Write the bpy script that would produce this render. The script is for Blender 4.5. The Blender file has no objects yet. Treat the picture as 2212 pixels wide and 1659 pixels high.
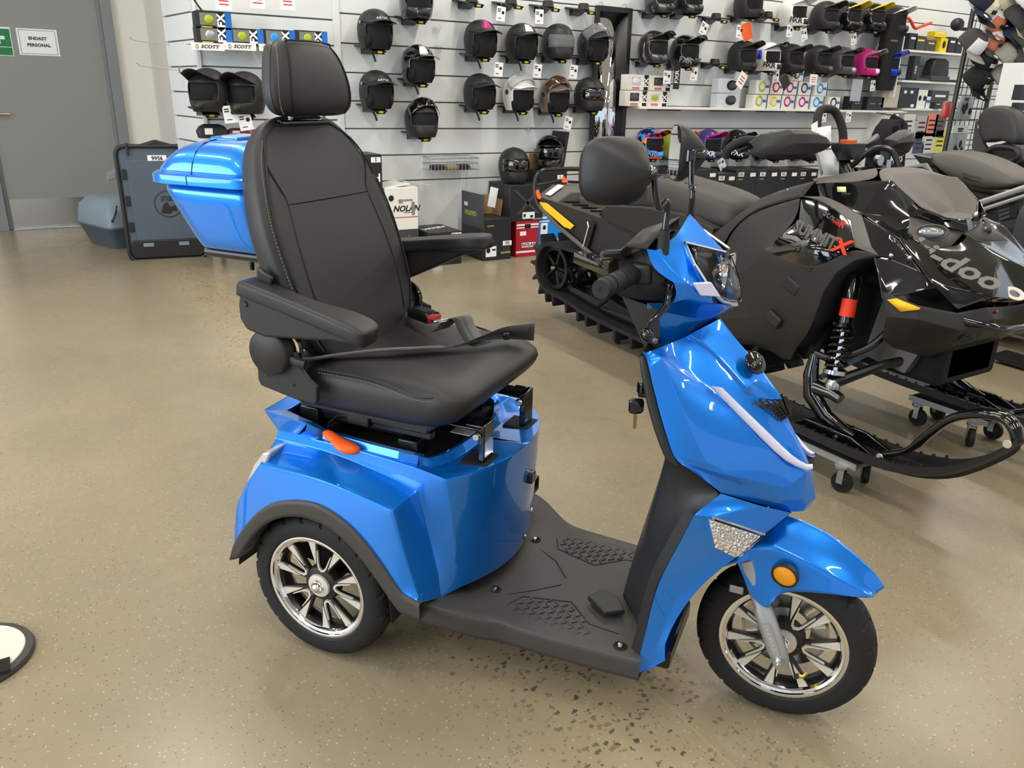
import bpy, bmesh, math, random
import numpy as np
from mathutils import Vector, Matrix, Euler
rnd = random.Random(7)
SC = bpy.context.scene
COL = SC.collection
PI = math.pi

# ---------------------------------------------------------------- camera calibration (photo 2212 x 1659)
FPX, PITCH, ROLL, YAW, CAMH = 1698.92, math.radians(20.20738), math.radians(-1.40477), math.radians(31.60636), 1.30
def _axes():
    fw = np.array([math.sin(YAW)*math.cos(PITCH), math.cos(YAW)*math.cos(PITCH), -math.sin(PITCH)])
    rt = np.array([math.cos(YAW), -math.sin(YAW), 0.0]); dn = np.cross(fw, rt)
    c, s = math.cos(ROLL), math.sin(ROLL)
    return np.stack([c*rt + s*dn, -s*rt + c*dn, fw])
CAX = _axes(); CPOS = np.array([0, 0, CAMH])
def on_plane(px, py, n, c):
    v = np.array([(px-1106.0)/FPX, (py-829.5)/FPX, 1.0]) @ CAX
    n = np.asarray(n, float); t = (c - n@CPOS)/(v@n)
    return CPOS + t*v
def W(px, py, Y=6.04):                 # a point on the plane parallel to the shop wall at distance Y
    p = on_plane(px, py, (0, 1, 0), Y); return (float(p[0]), float(p[1]), float(p[2]))
def FL(px, py, z=0.0):                 # a point at height z
    p = on_plane(px, py, (0, 0, 1), z); return (float(p[0]), float(p[1]), float(p[2]))
class Frame:                           # local frame of a vehicle standing on the floor
    def __init__(s, x, y, deg):
        a = math.radians(deg); s.deg = deg; s.o = np.array([x, y, 0.0])
        s.ex = np.array([math.cos(a), math.sin(a), 0]); s.ey = np.array([-math.sin(a), math.cos(a), 0]); s.ez = np.array([0, 0, 1.0])
    def __call__(s, px, py, x=None, y=None, z=None):
        n, c = (s.ex, x + s.o@s.ex) if x is not None else (s.ey, y + s.o@s.ey) if y is not None else (s.ez, z)
        q = on_plane(px, py, n, c) - s.o
        return (float(q@s.ex), float(q@s.ey), float(q@s.ez))

# ---------------------------------------------------------------- materials
MATS = {}
def pmat(name, col, rough=0.5, metal=0.0, coat=0.0, coat_r=0.03, spec=0.5, trans=0.0, ior=1.45, alpha=1.0, emit=None, es=0.0, sheen=0.0):
    if name in MATS: return MATS[name]
    m = bpy.data.materials.new(name); m.use_nodes = True
    b = m.node_tree.nodes['Principled BSDF']
    def st(k, v):
        if k in b.inputs: b.inputs[k].default_value = v
    st('Base Color', (*col, 1)); st('Roughness', rough); st('Metallic', metal); st('Coat Weight', coat); st('Coat Roughness', coat_r)
    st('Specular IOR Level', spec); st('Transmission Weight', trans); st('IOR', ior); st('Alpha', alpha); st('Sheen Weight', sheen)
    if emit: st('Emission Color', (*emit, 1)); st('Emission Strength', es)
    MATS[name] = m
    return m
def srgb(r, g, b):
    f = lambda v: (v/255/12.92) if v <= 10.31 else ((v/255+0.055)/1.055)**2.4
    return (f(r), f(g), f(b))
def add_noise_bump(m, scale, strength, dist=0.002, detail=2.0):
    nt = m.node_tree; b = nt.nodes['Principled BSDF']
    tc = nt.nodes.new('ShaderNodeTexCoord'); n = nt.nodes.new('ShaderNodeTexNoise'); bu = nt.nodes.new('ShaderNodeBump')
    n.inputs['Scale'].default_value = scale; n.inputs['Detail'].default_value = detail
    bu.inputs['Strength'].default_value = strength; bu.inputs['Distance'].default_value = dist
    nt.links.new(tc.outputs['Object'], n.inputs['Vector']); nt.links.new(n.outputs['Fac'], bu.inputs['Height']); nt.links.new(bu.outputs['Normal'], b.inputs['Normal'])
    return m

# ---------------------------------------------------------------- mesh building
class MB:
    def __init__(s): s.v = []; s.f = []; s.sharp = set()
    def face(s, pts):
        i = len(s.v); s.v += [tuple(p) for p in pts]; s.f.append(tuple(range(i, i+len(pts)))); return s
    def strip(s, a, b):
        for k in range(len(a)-1): s.face([a[k], a[k+1], b[k+1], b[k]])
        return s
    def grid(s, rows, closed=False):
        i0 = len(s.v); n = len(rows[0])
        for r in rows: s.v += [tuple(p) for p in r]
        for j in range(len(rows)-1):
            for k in range(n if closed else n-1):
                k2 = (k+1) % n
                s.f.append((i0+j*n+k, i0+j*n+k2, i0+(j+1)*n+k2, i0+(j+1)*n+k))
        return s
    def loft(s, rings, cap=True):
        i0 = len(s.v); n = len(rings[0]); s.grid(rings, True)
        if cap:
            s.f.append(tuple(i0+k for k in reversed(range(n)))); s.f.append(tuple(i0+(len(rings)-1)*n+k for k in range(n)))
        return s
    def box(s, c, d, rot=None):
        x, y, z = d[0]/2, d[1]/2, d[2]/2
        vs = [(-x,-y,-z),(x,-y,-z),(x,y,-z),(-x,y,-z),(-x,-y,z),(x,-y,z),(x,y,z),(-x,y,z)]
        R = (rot.to_matrix() if isinstance(rot, Euler) else rot) if rot is not None else None
        i = len(s.v)
        for v in vs:
            v = Vector(v); v = R @ v if R is not None else v
            s.v.append((v.x+c[0], v.y+c[1], v.z+c[2]))
        for f in ((0,3,2,1),(4,5,6,7),(0,1,5,4),(1,2,6,5),(2,3,7,6),(3,0,4,7)): s.f.append(tuple(i+k for k in f))
        return s
    def tube(s, path, r, n=10, cap=True, closed=False, flat=None):
        P = [Vector(p) for p in path]; m = len(P); rr = r if isinstance(r, (list, tuple)) else [r]*m
        rings = []; up = None
        for i in range(m):
            a = P[(i-1) % m] if (closed or i > 0) else P[i]; b = P[(i+1) % m] if (closed or i < m-1) else P[i]
            t = (b-a).normalized()
            if up is None: up = Vector((0,0,1)) if abs(t.z) < .9 else Vector((1,0,0))
            u = (up - t*up.dot(t)); u = u.normalized() if u.length > 1e-6 else t.orthogonal().normalized()
            w = t.cross(u); up = u
            fx = flat or (1, 1)
            rings.append([tuple(P[i] + (u*math.cos(2*PI*k/n)*fx[0] + w*math.sin(2*PI*k/n)*fx[1])*rr[i]) for k in range(n)])
        if closed: rings.append(rings[0]); return s.loft(rings, False)
        return s.loft(rings, cap)
    def lathe(s, prof, o=(0,0,0), axis='y', n=48, a0=0, a1=2*PI):
        # prof: (radius, offset along axis)
        full = abs(a1-a0-2*PI) < 1e-6; cnt = n if full else n+1
        rows = []
        for r, h in prof:
            row = []
            for k in range(cnt):
                a = a0+(a1-a0)*k/n; c, q = r*math.cos(a), r*math.sin(a)
                row.append({'y': (o[0]+c, o[1]+h, o[2]+q), 'z': (o[0]+c, o[1]+q, o[2]+h), 'x': (o[0]+h, o[1]+c, o[2]+q)}[axis])
            rows.append(row)
        return s.grid(rows, full)
    def prism(s, poly, vec):
        a = [Vector(p) for p in poly]; v = Vector(vec)
        return s.loft([[tuple(p) for p in a], [tuple(p+v) for p in a]])
    def sphere(s, c, r, n=16, m=10):
        rr = r if isinstance(r, (tuple, list)) else (r, r, r)
        rows = [[(c[0]+rr[0]*math.sin(PI*j/m)*math.cos(2*PI*k/n), c[1]+rr[1]*math.sin(PI*j/m)*math.sin(2*PI*k/n), c[2]+rr[2]*math.cos(PI*j/m)) for k in range(n)] for j in range(m+1)]
        return s.grid(rows, True)
    def mirror_y(s):
        i = len(s.v); s.v += [(x, -y, z) for x, y, z in s.v]; s.f += [tuple(reversed([i+k for k in f])) for f in s.f]
        return s
    def xf(s, M):
        s.v = [tuple(M @ Vector(p)) for p in s.v]; return s
    def add(s, o, M=None):
        i = len(s.v); s.v += [tuple(M @ Vector(p)) if M is not None else p for p in o.v]; s.f += [tuple(i+k for k in f) for f in o.f]
        return s
    def mesh(s, name, mat, smooth=35, merge=1e-5, crease=None, crease_w=0.85, recalc=True):
        me = bpy.data.meshes.new(name)
        bm = bmesh.new(); vs = [bm.verts.new(p) for p in s.v]
        for f in s.f:
            try: bm.faces.new([vs[k] for k in f])
            except ValueError: pass
        if merge: bmesh.ops.remove_doubles(bm, verts=bm.verts, dist=merge)
        bmesh.ops.dissolve_degenerate(bm, dist=1e-6, edges=bm.edges)
        if recalc: bmesh.ops.recalc_face_normals(bm, faces=bm.faces)
        if crease:
            cl = bm.edges.layers.float.get('crease_edge') or bm.edges.layers.float.new('crease_edge')
            for e in bm.edges:
                if len(e.link_faces) == 2 and e.calc_face_angle(0) > math.radians(crease): e[cl] = crease_w
        bm.to_mesh(me); bm.free()
        if mat:
            for m_ in (mat if isinstance(mat, (list, tuple)) else [mat]): me.materials.append(m_)
        for p in me.polygons: p.use_smooth = True
        if smooth is not None and smooth < 180: me.set_sharp_from_angle(angle=math.radians(smooth))
        return me
    def split_y(s):
        a, b = MB(), MB()
        for f in s.f: (a if sum(s.v[k][1] for k in f) < 0 else b).face([s.v[k] for k in f])
        return a, b
    def obj(s, name, mat, parent=None, loc=(0,0,0), rot=(0,0,0), smooth=35, bevel=0, seg=2, sub=0, solid=0, off=0, crease=None, crease_w=0.85, merge=1e-5, bang=30):
        o = bpy.data.objects.new(name, s.mesh(name, mat, smooth if not sub else 180, merge, crease, crease_w))
        COL.objects.link(o); o.location = loc; o.rotation_euler = rot
        if parent: o.parent = parent
        if sub:
            m = o.modifiers.new('sub', 'SUBSURF'); m.levels = m.render_levels = sub; m.boundary_smooth = 'PRESERVE_CORNERS'
        if solid:
            m = o.modifiers.new('solid', 'SOLIDIFY'); m.thickness = solid; m.offset = off
        if bevel or (sub and crease and crease_w >= .99):
            if not bevel: bevel, bang = .0022, 9
            m = o.modifiers.new('bevel', 'BEVEL'); m.width = bevel; m.segments = seg; m.limit_method = 'ANGLE'; m.angle_limit = math.radians(bang); m.harden_normals = False
        return o
def empty(name, loc=(0,0,0), rz=0.0, parent=None):
    o = bpy.data.objects.new(name, None); COL.objects.link(o); o.location = loc; o.rotation_euler = (0, 0, rz); o.empty_display_size = .05
    if parent: o.parent = parent
    return o
def tag(o, label=None, cat=None, group=None, kind=None):
    if label: o['label'] = label
    if cat: o['category'] = cat
    if group: o['group'] = group
    if kind: o['kind'] = kind
    return o
def thing(name, label, cat, loc=(0,0,0), rz=0.0, group=None):
    return tag(empty(name, loc, rz), label, cat, group)
def copy_tree(o, parent=None, loc=None, rz=None, label=None, group=None):
    c = o.copy(); COL.objects.link(c); c.parent = parent
    if loc is not None: c.location = loc
    if rz is not None: c.rotation_euler[2] = rz
    if label: c['label'] = label
    if group: c['group'] = group
    for ch in list(o.children): copy_tree(ch, c)
    return c
def txt(body, size, name, mat, parent=None, loc=(0,0,0), M=None, depth=0.0006, shear=0.0, align='CENTER', sx=1.0, bold=0.0, space=1.0):
    cu = bpy.data.curves.new(name, 'FONT'); cu.body = body; cu.size = size; cu.align_x = align; cu.align_y = 'CENTER'; cu.shear = shear; cu.extrude = depth; cu.offset = bold; cu.space_character = space
    cu.resolution_u = 2
    t = bpy.data.objects.new(name, cu); COL.objects.link(t)
    dg = bpy.context.evaluated_depsgraph_get(); me = bpy.data.meshes.new_from_object(t.evaluated_get(dg))
    bpy.data.objects.remove(t); bpy.data.curves.remove(cu)
    me.name = name; me.materials.clear(); me.materials.append(mat)
    if sx != 1.0: me.transform(Matrix.Diagonal((sx, 1, 1, 1)))
    o = bpy.data.objects.new(name, me); COL.objects.link(o)
    if parent: o.parent = parent
    if M is not None: o.matrix_basis = M
    else: o.location = loc
    return o
def basis(o, u, v):
    """matrix whose x axis is along u, y axis close to v, origin o"""
    x = Vector(u).normalized(); z = x.cross(Vector(v)).normalized(); y = z.cross(x)
    return Matrix(((x.x, y.x, z.x, o[0]), (x.y, y.y, z.y, o[1]), (x.z, y.z, z.z, o[2]), (0, 0, 0, 1)))
def rrect(w, h, r, n=4):
    pts = []
    for cx_, cy_, a in ((w/2-r, h/2-r, 0), (-w/2+r, h/2-r, PI/2), (-w/2+r, -h/2+r, PI), (w/2-r, -h/2+r, 1.5*PI)):
        for k in range(n+1): pts.append((cx_+r*math.cos(a+PI/2*k/n), cy_+r*math.sin(a+PI/2*k/n)))
    return pts
def spl(pts, n=6):
    """Catmull-Rom through the points"""
    P = [Vector(p) for p in pts]; out = []
    for i in range(len(P)-1):
        p0 = P[i-1] if i else P[0]*2-P[1]; p1, p2 = P[i], P[i+1]; p3 = P[i+2] if i+2 < len(P) else P[-1]*2-P[-2]
        for k in range(n):
            t = k/n
            out.append(tuple(.5*((2*p1)+(p2-p0)*t+(2*p0-5*p1+4*p2-p3)*t*t+(3*p1-p0-3*p2+p3)*t**3)))
    out.append(tuple(P[-1])); return out

def car_paint(name, col, col2):
    m = pmat(name, col, rough=.32, metal=.55, coat=1.0, coat_r=.02)
    nt = m.node_tree; b = nt.nodes['Principled BSDF']
    lw = nt.nodes.new('ShaderNodeLayerWeight'); lw.inputs['Blend'].default_value = .35
    mx = nt.nodes.new('ShaderNodeMix'); mx.data_type = 'RGBA'; mx.inputs[6].default_value = (*col, 1); mx.inputs[7].default_value = (*col2, 1)
    nt.links.new(lw.outputs['Facing'], mx.inputs[0]); nt.links.new(mx.outputs[2], b.inputs['Base Color'])
    return m
BLUE = pmat('blue metallic paint', (0.0, .205, .80), rough=.33, metal=.62, coat=1.0, coat_r=.015)
BLKP = add_noise_bump(pmat('black textured plastic', srgb(34, 33, 33), rough=.48), 900, .25, .0006)
GRYP = add_noise_bump(pmat('dark grey moulded plastic', srgb(62, 59, 57), rough=.55), 900, .2, .0006)
BLKG = pmat('gloss black', srgb(12, 12, 13), rough=.12, coat=.6)
BLKM = pmat('satin black metal', srgb(18, 18, 19), rough=.3, spec=.6)
RUBR = add_noise_bump(pmat('black rubber', srgb(24, 24, 25), rough=.7), 500, .15, .0005)
LEAT = add_noise_bump(pmat('black leatherette', srgb(40, 39, 38), rough=.5), 1400, .3, .0006)
FABR = add_noise_bump(pmat('dark webbing', srgb(38, 36, 36), rough=.45, sheen=.3), 700, .3, .0008)
THRD = pmat('grey stitching thread', srgb(120, 118, 114), rough=.8)
CHRM = pmat('chrome', (.85, .85, .86), rough=.06, metal=1)
ALUM = pmat('machined aluminium', srgb(214, 206, 194), rough=.35, metal=.25)
SILV = pmat('silver painted metal', srgb(176, 176, 178), rough=.38, metal=.6, coat=.3)
STEE = pmat('zinc steel', srgb(190, 192, 195), rough=.25, metal=1)
ORNG = pmat('orange plastic', srgb(250, 95, 25), rough=.4)
AMBR = pmat('amber reflector', srgb(235, 150, 15), rough=.25, coat=.5)
REDP = pmat('red plastic', srgb(190, 20, 25), rough=.35)
CLEAR = pmat('clear lens', (1, 1, 1), rough=.03, trans=1.0, ior=1.25)
LEDW = pmat('milky lens', srgb(215, 212, 235), rough=.25, coat=.6)
WHTE = pmat('white paint', srgb(232, 232, 228), rough=.5)
PAPR = pmat('white paper', srgb(238, 238, 238), rough=.7)
INK = pmat('black ink', srgb(25, 25, 27), rough=.6)
REDI = pmat('red ink', srgb(205, 40, 35), rough=.6)
GRYI = pmat('grey ink', srgb(130, 130, 132), rough=.6)
YELP = pmat('yellow print', srgb(235, 205, 20), rough=.5)
DARK = pmat('dark lining', srgb(14, 14, 16), rough=.8)
GLAS = pmat('mirror glass', (.9, .9, .92), rough=.01, metal=1)
LAMP_W, WIN_W, WORLD_S = 30, 230, .8
EXPO = 0.12
# ================================================================ ROOM
def ntree(m): return m.node_tree, m.node_tree.nodes, m.node_tree.links
def concrete():
    m = pmat('polished concrete', srgb(150, 138, 115), .3); nt, nd, lk = ntree(m); b = nd['Principled BSDF']
    def new(t, **k):
        n = nd.new(t)
        for a, v in k.items(): setattr(n, a, v)
        return n
    def math_(op, a=None, b_=None, c=None):
        n = new('ShaderNodeMath', operation=op)
        for i, x in enumerate((a, b_, c)):
            if x is None: continue
            if isinstance(x, (int, float)): n.inputs[i].default_value = x
            else: lk.new(x, n.inputs[i])
        return n.outputs[0]
    def noise(sc_, det=3.0, rough=.5):
        n = new('ShaderNodeTexNoise'); n.inputs['Scale'].default_value = sc_; n.inputs['Detail'].default_value = det; n.inputs['Roughness'].default_value = rough; lk.new(P, n.inputs['Vector']); return n.outputs['Fac']
    def vor(sc_):
        n = new('ShaderNodeTexVoronoi'); n.inputs['Scale'].default_value = sc_; lk.new(P, n.inputs['Vector']); return n
    def ramp(x, lo, hi): 
        n = new('ShaderNodeMapRange'); n.inputs[1].default_value = lo; n.inputs[2].default_value = hi; n.clamp = True; lk.new(x, n.inputs[0]); return n.outputs[0]
    def mixc(f, a, c):
        n = new('ShaderNodeMix', data_type='RGBA')
        if isinstance(f, float): n.inputs[0].default_value = f
        else: lk.new(f, n.inputs[0])
        for i, x in ((6, a), (7, c)):
            if isinstance(x, tuple): n.inputs[i].default_value = (*x, 1)
            else: lk.new(x, n.inputs[i])
        return n.outputs[2]
    tc = new('ShaderNodeTexCoord'); P = tc.outputs['Object']
    sep = new('ShaderNodeSeparateXYZ'); lk.new(P, sep.inputs[0]); X, Y = sep.outputs[0], sep.outputs[1]
    col = mixc(ramp(noise(1.3, 4), .35, .68), FLOOR_A, FLOOR_B)
    col = mixc(ramp(noise(9, 4), .4, .75), col, FLOOR_C)
    # band of exposed stone along the joint
    wob = math_('MULTIPLY', math_('SUBTRACT', noise(2.2, 3), .5), .55)
    dj = math_('ADD', math_('SUBTRACT', X, 1.07), wob)
    band = math_('MULTIPLY', ramp(dj, -.42, -.22), ramp(dj, .12, .03))
    lf = ramp(math_('ADD', math_('SUBTRACT', -.28, X), math_('MULTIPLY', wob, .8)), -.12, .12)
    lf = math_('MULTIPLY', lf, .55)
    band = math_('MAXIMUM', band, lf)
    col = mixc(math_('MULTIPLY', band, .55), col, FLOOR_D)
    # fine speckle everywhere
    v1 = vor(120); d1 = ramp(v1.outputs['Distance'], .34, .20)
    sc1 = new('ShaderNodeSeparateColor'); lk.new(v1.outputs['Color'], sc1.inputs[0])
    dark = math_('MULTIPLY', d1, math_('GREATER_THAN', sc1.outputs[0], .80)); lite = math_('MULTIPLY', d1, math_('GREATER_THAN', sc1.outputs[1], .86))
    col = mixc(math_('MULTIPLY', dark, .55), col, srgb(70, 64, 55)); col = mixc(math_('MULTIPLY', lite, .5), col, srgb(205, 192, 165))
    # larger chips in the exposed zones
    mp = new('ShaderNodeMapping'); mp.inputs['Scale'].default_value = (1, 1.35, 1); lk.new(P, mp.inputs['Vector'])
    wn = new('ShaderNodeTexNoise'); wn.inputs['Scale'].default_value = 60; lk.new(P, wn.inputs['Vector'])
    va = new('ShaderNodeVectorMath', operation='MULTIPLY_ADD'); va.inputs[1].default_value = (.03,)*3; lk.new(wn.outputs['Color'], va.inputs[0]); lk.new(mp.outputs[0], va.inputs[2])
    v2 = new('ShaderNodeTexVoronoi'); v2.inputs['Scale'].default_value = 48; lk.new(va.outputs[0], v2.inputs['Vector'])
    sc2 = new('ShaderNodeSeparateColor'); lk.new(v2.outputs['Color'], sc2.inputs[0])
    chip = math_('MULTIPLY', ramp(v2.outputs['Distance'], .40, .33), math_('GREATER_THAN', sc2.outputs[0], .58))
    chip = math_('MULTIPLY', chip, band)
    col = mixc(math_('MULTIPLY', chip, .8), col, mixc(ramp(sc2.outputs[1], .2, .9), srgb(52, 52, 56), srgb(128, 112, 90)))
    # saw-cut joint
    jn = math_('LESS_THAN', math_('ABSOLUTE', math_('SUBTRACT', X, 1.07)), .0035)
    col = mixc(math_('MULTIPLY', jn, .5), col, srgb(170, 152, 120))
    lk.new(col, b.inputs['Base Color'])
    rg = new('ShaderNodeMapRange'); rg.inputs[3].default_value = .20; rg.inputs[4].default_value = .34; lk.new(noise(3, 4), rg.inputs[0]); lk.new(rg.outputs[0], b.inputs['Roughness'])
    b.inputs['Specular IOR Level'].default_value = .4
    bu = new('ShaderNodeBump'); bu.inputs['Strength'].default_value = .08; bu.inputs['Distance'].default_value = .002; lk.new(noise(140, 3), bu.inputs['Height']); lk.new(bu.outputs[0], b.inputs['Normal'])
    return m
FLOOR_A, FLOOR_B, FLOOR_C, FLOOR_D = srgb(136, 125, 103), srgb(150, 138, 114), srgb(143, 131, 108), srgb(168, 151, 119)
def struct(o): o['kind'] = 'structure'; return o
fo = MB().box((3, 2.5, -.05), (26, 24, .1)).obj('floor', concrete()); struct(fo)
WALLM = pmat('white slatwall board', srgb(222, 225, 224), rough=.35)
WALLP = pmat('white painted wall', srgb(226, 222, 214), rough=.6)
GROV = pmat('slat groove', srgb(120, 116, 108), rough=.4)
WY = 6.04
wb = MB()
def slats(x0, x1, zs, ztop=3.4, zbot=0.0, gap=.011):
    zz = sorted([z for z in zs]); lo = zbot
    for z in zz + [ztop+gap/2]:
        wb.box(((x0+x1)/2, WY+.009, (lo+z-gap/2)/2), (x1-x0, .018, z-gap/2-lo)); lo = z+gap/2
slats(1.165, 2.115, [1.776-.172*k for k in range(-9, 8)], zbot=.42)
slats(2.165, 8.44, [1.826-.2*k for k in range(-7, 7)])
slats(8.48, 13.0, [2.32-.15*k for k in range(-7, 12)])
for x in (2.14, 8.46): wb.box((x, WY+.005, 1.7), (.05, .03, 3.4))
wb.box((1.160, WY+.01, 1.91), (.022, .05, 2.98))
wo = wb.obj('wall_back', WALLM, bevel=.0015, seg=1); struct(wo)
struct(MB().box((7.565, WY+.026, 1.7), (10.88, .014, 3.4)).box((1.64, WY+.026, 1.91), (.97, .014, 2.98)).obj('trim_1', GROV))
struct(MB().box((1.75, 6.75, .3), (.9, .04, .6)).obj('wall_plinth', WALLP))
# slatted return on the left
wr = MB(); lo = .42
for z in [1.77-.169*k for k in range(7, -10, -1)] + [3.4]:
    a = math.atan2(.66, -.085); L = .665
    wr.box((1.118, 6.37+.02, (lo+z-.005)/2), (L, .018, z-.005-lo), Euler((0, 0, a))); lo = z+.005
struct(wr.obj('wall_return', WALLM, bevel=.0015, seg=1))
struct(MB().box((1.135, 6.39, 1.91), (.665, .012, 2.98), Euler((0, 0, math.atan2(.66, -.085)))).obj('trim_2', GROV))
# door wall
wl_ = MB(); wl_.box((-2.6, 8.82, 1.7), (4.7, .1, 3.4)); wl_.box((1.10, 8.82, 1.7), (.30, .1, 3.4)); wl_.box((.35, 8.82, 2.8), (1.2, .1, 1.2))
struct(wl_.obj('wall_left', WALLP))
struct(MB().box((1.29, 7.75, 1.7), (.10, 2.04, 3.4)).obj('wall_side', WALLP))
DGRY = pmat('door grey paint', srgb(140, 140, 138), rough=.45); DFRM = pmat('door frame grey paint', srgb(128, 131, 132), rough=.45)
fr = MB(); fr.box((-.215, 8.755, 1.06), (.09, .10, 2.12)); fr.box((.905, 8.755, 1.06), (.09, .10, 2.12)); fr.box((.345, 8.755, 2.16), (1.21, .10, .09)); fr.box((.845, 8.775, 1.06), (.03, .04, 2.12)); fr.box((-.155, 8.775, 1.06), (.03, .04, 2.12))
struct(fr.obj('door_frame', DFRM, bevel=.003))
do = struct(MB().box((.345, 8.785, 1.062), (.97, .045, 2.10)).obj('door_1', DGRY, bevel=.002))
brs = add_noise_bump(pmat('brushed steel kick plate', srgb(196, 194, 190), rough=.28, metal=1), 12, .3, .002)
struct(MB().box((.345, 8.761, .145), (.95, .003, .265)).obj('kick_plate', brs, do))
hd_ = MB().tube([(-.10, 8.76, 1.03), (-.10, 8.715, 1.03), (.0, 8.715, 1.03)], .010, 10).lathe([(.026, 0), (.026, -.006), (.0001, -.006)], o=(-.10, 8.762, 1.03), n=20); struct(hd_.obj('door_handle', pmat('worn brass', srgb(200, 165, 130), .25, 1), do))
struct(MB().box((.345, 8.74, .006), (.97, .07, .012)).obj('door_threshold', STEE, bevel=.002))
# papers on the door
p1 = thing('paper_sign', 'laminated white ENDAST PERSONAL paper taped to the grey door', 'sign')
c = (.323, 8.7595, 1.64)
MB().box(c, (.317, .0012, .22)).obj('sheet', PAPR, p1)
bm_ = MB()
for z in (-.097, .097): bm_.box((c[0], c[1]-.001, c[2]+z), (.285, .0008, .003))
for x in (-.141, .141): bm_.box((c[0]+x, c[1]-.001, c[2]), (.003, .0008, .195))
bm_.obj('printed_border', INK, p1)
Mw = lambda x, z, y=8.7575: Matrix(((1, 0, 0, x), (0, 0, -1, y), (0, 1, 0, z), (0, 0, 0, 1)))
txt('ENDAST', .036, 'lettering', INK, p1, M=Mw(c[0]-.002, c[2]+.03), bold=.0012, sx=1.05); txt('PERSONAL', .036, 'lettering', INK, p1, M=Mw(c[0]+.002, c[2]-.025), bold=.0012, sx=1.05)
p2 = thing('first_aid_sign', 'green first aid sign with white cross taped to the grey door', 'sign')
GRN = pmat('sign green', srgb(20, 120, 65), .4)
MB().box((.0, 8.7595, 1.635), (.24, .0012, .235)).obj('sheet', PAPR, p2); MB().box((.0, 8.7585, 1.665), (.228, .0012, .145)).obj('cross_field', GRN, p2); MB().box((.0, 8.7585, 1.555), (.228, .0012, .065)).obj('text_field', GRN, p2)
MB().box((.02, 8.7575, 1.665), (.028, .001, .10)).box((.02, 8.7575, 1.665), (.10, .001, .028)).obj('white_cross', PAPR, p2)
# metal peg hooks on the return panel
for q0, q1, zl in (((372,98),(300,88),'upper'),((388,152),(318,142),'lower')):
    y0 = 6.62 if zl == 'upper' else 6.36
    A = Vector(W(*q0, y0)); hk = MB(); B = A+Vector((-.26, -.03, .02))
    hk.tube([A+Vector((0,0,.02)), A+Vector((0,0,-.0)), B, B+Vector((-.02, 0, .018))], .0035, 6); hk.box((A.x, A.y, A.z+.005), (.006, .03, .05))
    tag(hk.obj('display_hook', STEE), f'bare metal display hook on the slatted side panel, {zl} of the two', 'hook', 'empty display hooks')
# ceiling with strip lamps
struct(MB().box((3, 2.5, 4.25), (26, 24, .1)).obj('ceiling', pmat('ceiling paint', srgb(205, 205, 200), .8)))
LAMP = pmat('fluorescent tube', (1, 1, 1), emit=(1.0, .93, .82), es=LAMP_E if 'LAMP_E' in globals() else 14.0)
def area(name, loc, size, power, rot=(0,0,0), col=(1,1,1)):
    l = bpy.data.lights.new(name, 'AREA'); l.shape = 'RECTANGLE'; l.size, l.size_y = size; l.energy = power; l.color = col
    o = bpy.data.objects.new(name, l); COL.objects.link(o); o.location = loc; o.rotation_euler = rot; return o
k = 0
for x in (-2.6, .4, 3.4, 6.4, 9.4):
    for y in (-2.2, .4, 3.0, 5.0):
        k += 1
        t = thing('ceiling_light', 'long white fluorescent strip light under the ceiling', 'ceiling light', (x, y, 3.9), 0, 'ceiling strip lights')
        MB().box((0, 0, .05), (.12, 1.5, .06)).obj('lamp_housing', WHTE, t); MB().box((0, 0, .01), (.07, 1.46, .02)).obj('lamp_tube', LAMP, t)
        area('strip_light', (x, y, 3.86), (.09, 1.45), LAMP_W, col=(1.0, .95, .87))
# shop-front windows on the left give daylight
l = area('window_light', (-4.4, 2.0, 1.9), (5.0, 2.6), WIN_W, (math.radians(90), 0, math.radians(-90)), (.86, .93, 1.0))
w = bpy.data.worlds.new('world'); SC.world = w; w.use_nodes = True
w.node_tree.nodes['Background'].inputs[0].default_value = (.80, .90, 1, 1); w.node_tree.nodes['Background'].inputs[1].default_value = WORLD_S
# ================================================================ MOBILITY SCOOTER (x forward, y left, z up, origin under the rear axle)
S = Frame(.692, 1.758, -55.2)
sc = thing('mobility_scooter', 'bright blue three-wheeled mobility scooter with a black captain seat and rear top box', 'scooter', (.692, 1.758, 0), math.radians(-55.2))
def pts(y, *q): return [S(a, b, y=y) for a, b in q]
R_T, R_L = .189, .135
# ---- wheels
def tire_mesh(w=.078):
    hw = w/2; prof = [(R_L-.004, -hw*.78), (R_L+.004, -hw*.98), (R_L+.018, -hw*1.02), (.160, -hw*1.0), (.174, -hw*.9), (.182, -hw*.72), (.1865, -hw*.5), (.1885, -hw*.25), (R_T, 0)]
    prof = prof + [(r, -h) for r, h in reversed(prof[:-1])]
    fine = []
    for (r0, h0), (r1, h1) in zip(prof, prof[1:]):
        n = 3 if r0 > .165 and r1 > .165 else 1
        for k in range(n): fine.append((r0+(r1-r0)*k/n, h0+(h1-h0)*k/n))
    fine.append(prof[-1])
    N = 300; rows = []
    for r, h in fine:
        row = []
        for k in range(N):
            a = 2*PI*k/N; d = 0
            if r > .170:
                t = abs(h)/hw; ph = (k/N*20 + t*.55 + (0 if h > 0 else .5)) % 1
                if .18 < t < .93 and ph < .17: d = .0045
                ph2 = (k/N*20 + .5 - t*.35 + (0 if h > 0 else .5)) % 1
                if .0 < t < .45 and ph2 < .1: d = .0035
            row.append(((r-d)*math.cos(a), h, (r-d)*math.sin(a)))
        rows.append(row)
    return MB().grid(rows, True)
def polar(r, deg): a = math.radians(deg); return (r*math.cos(a), r*math.sin(a))
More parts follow.
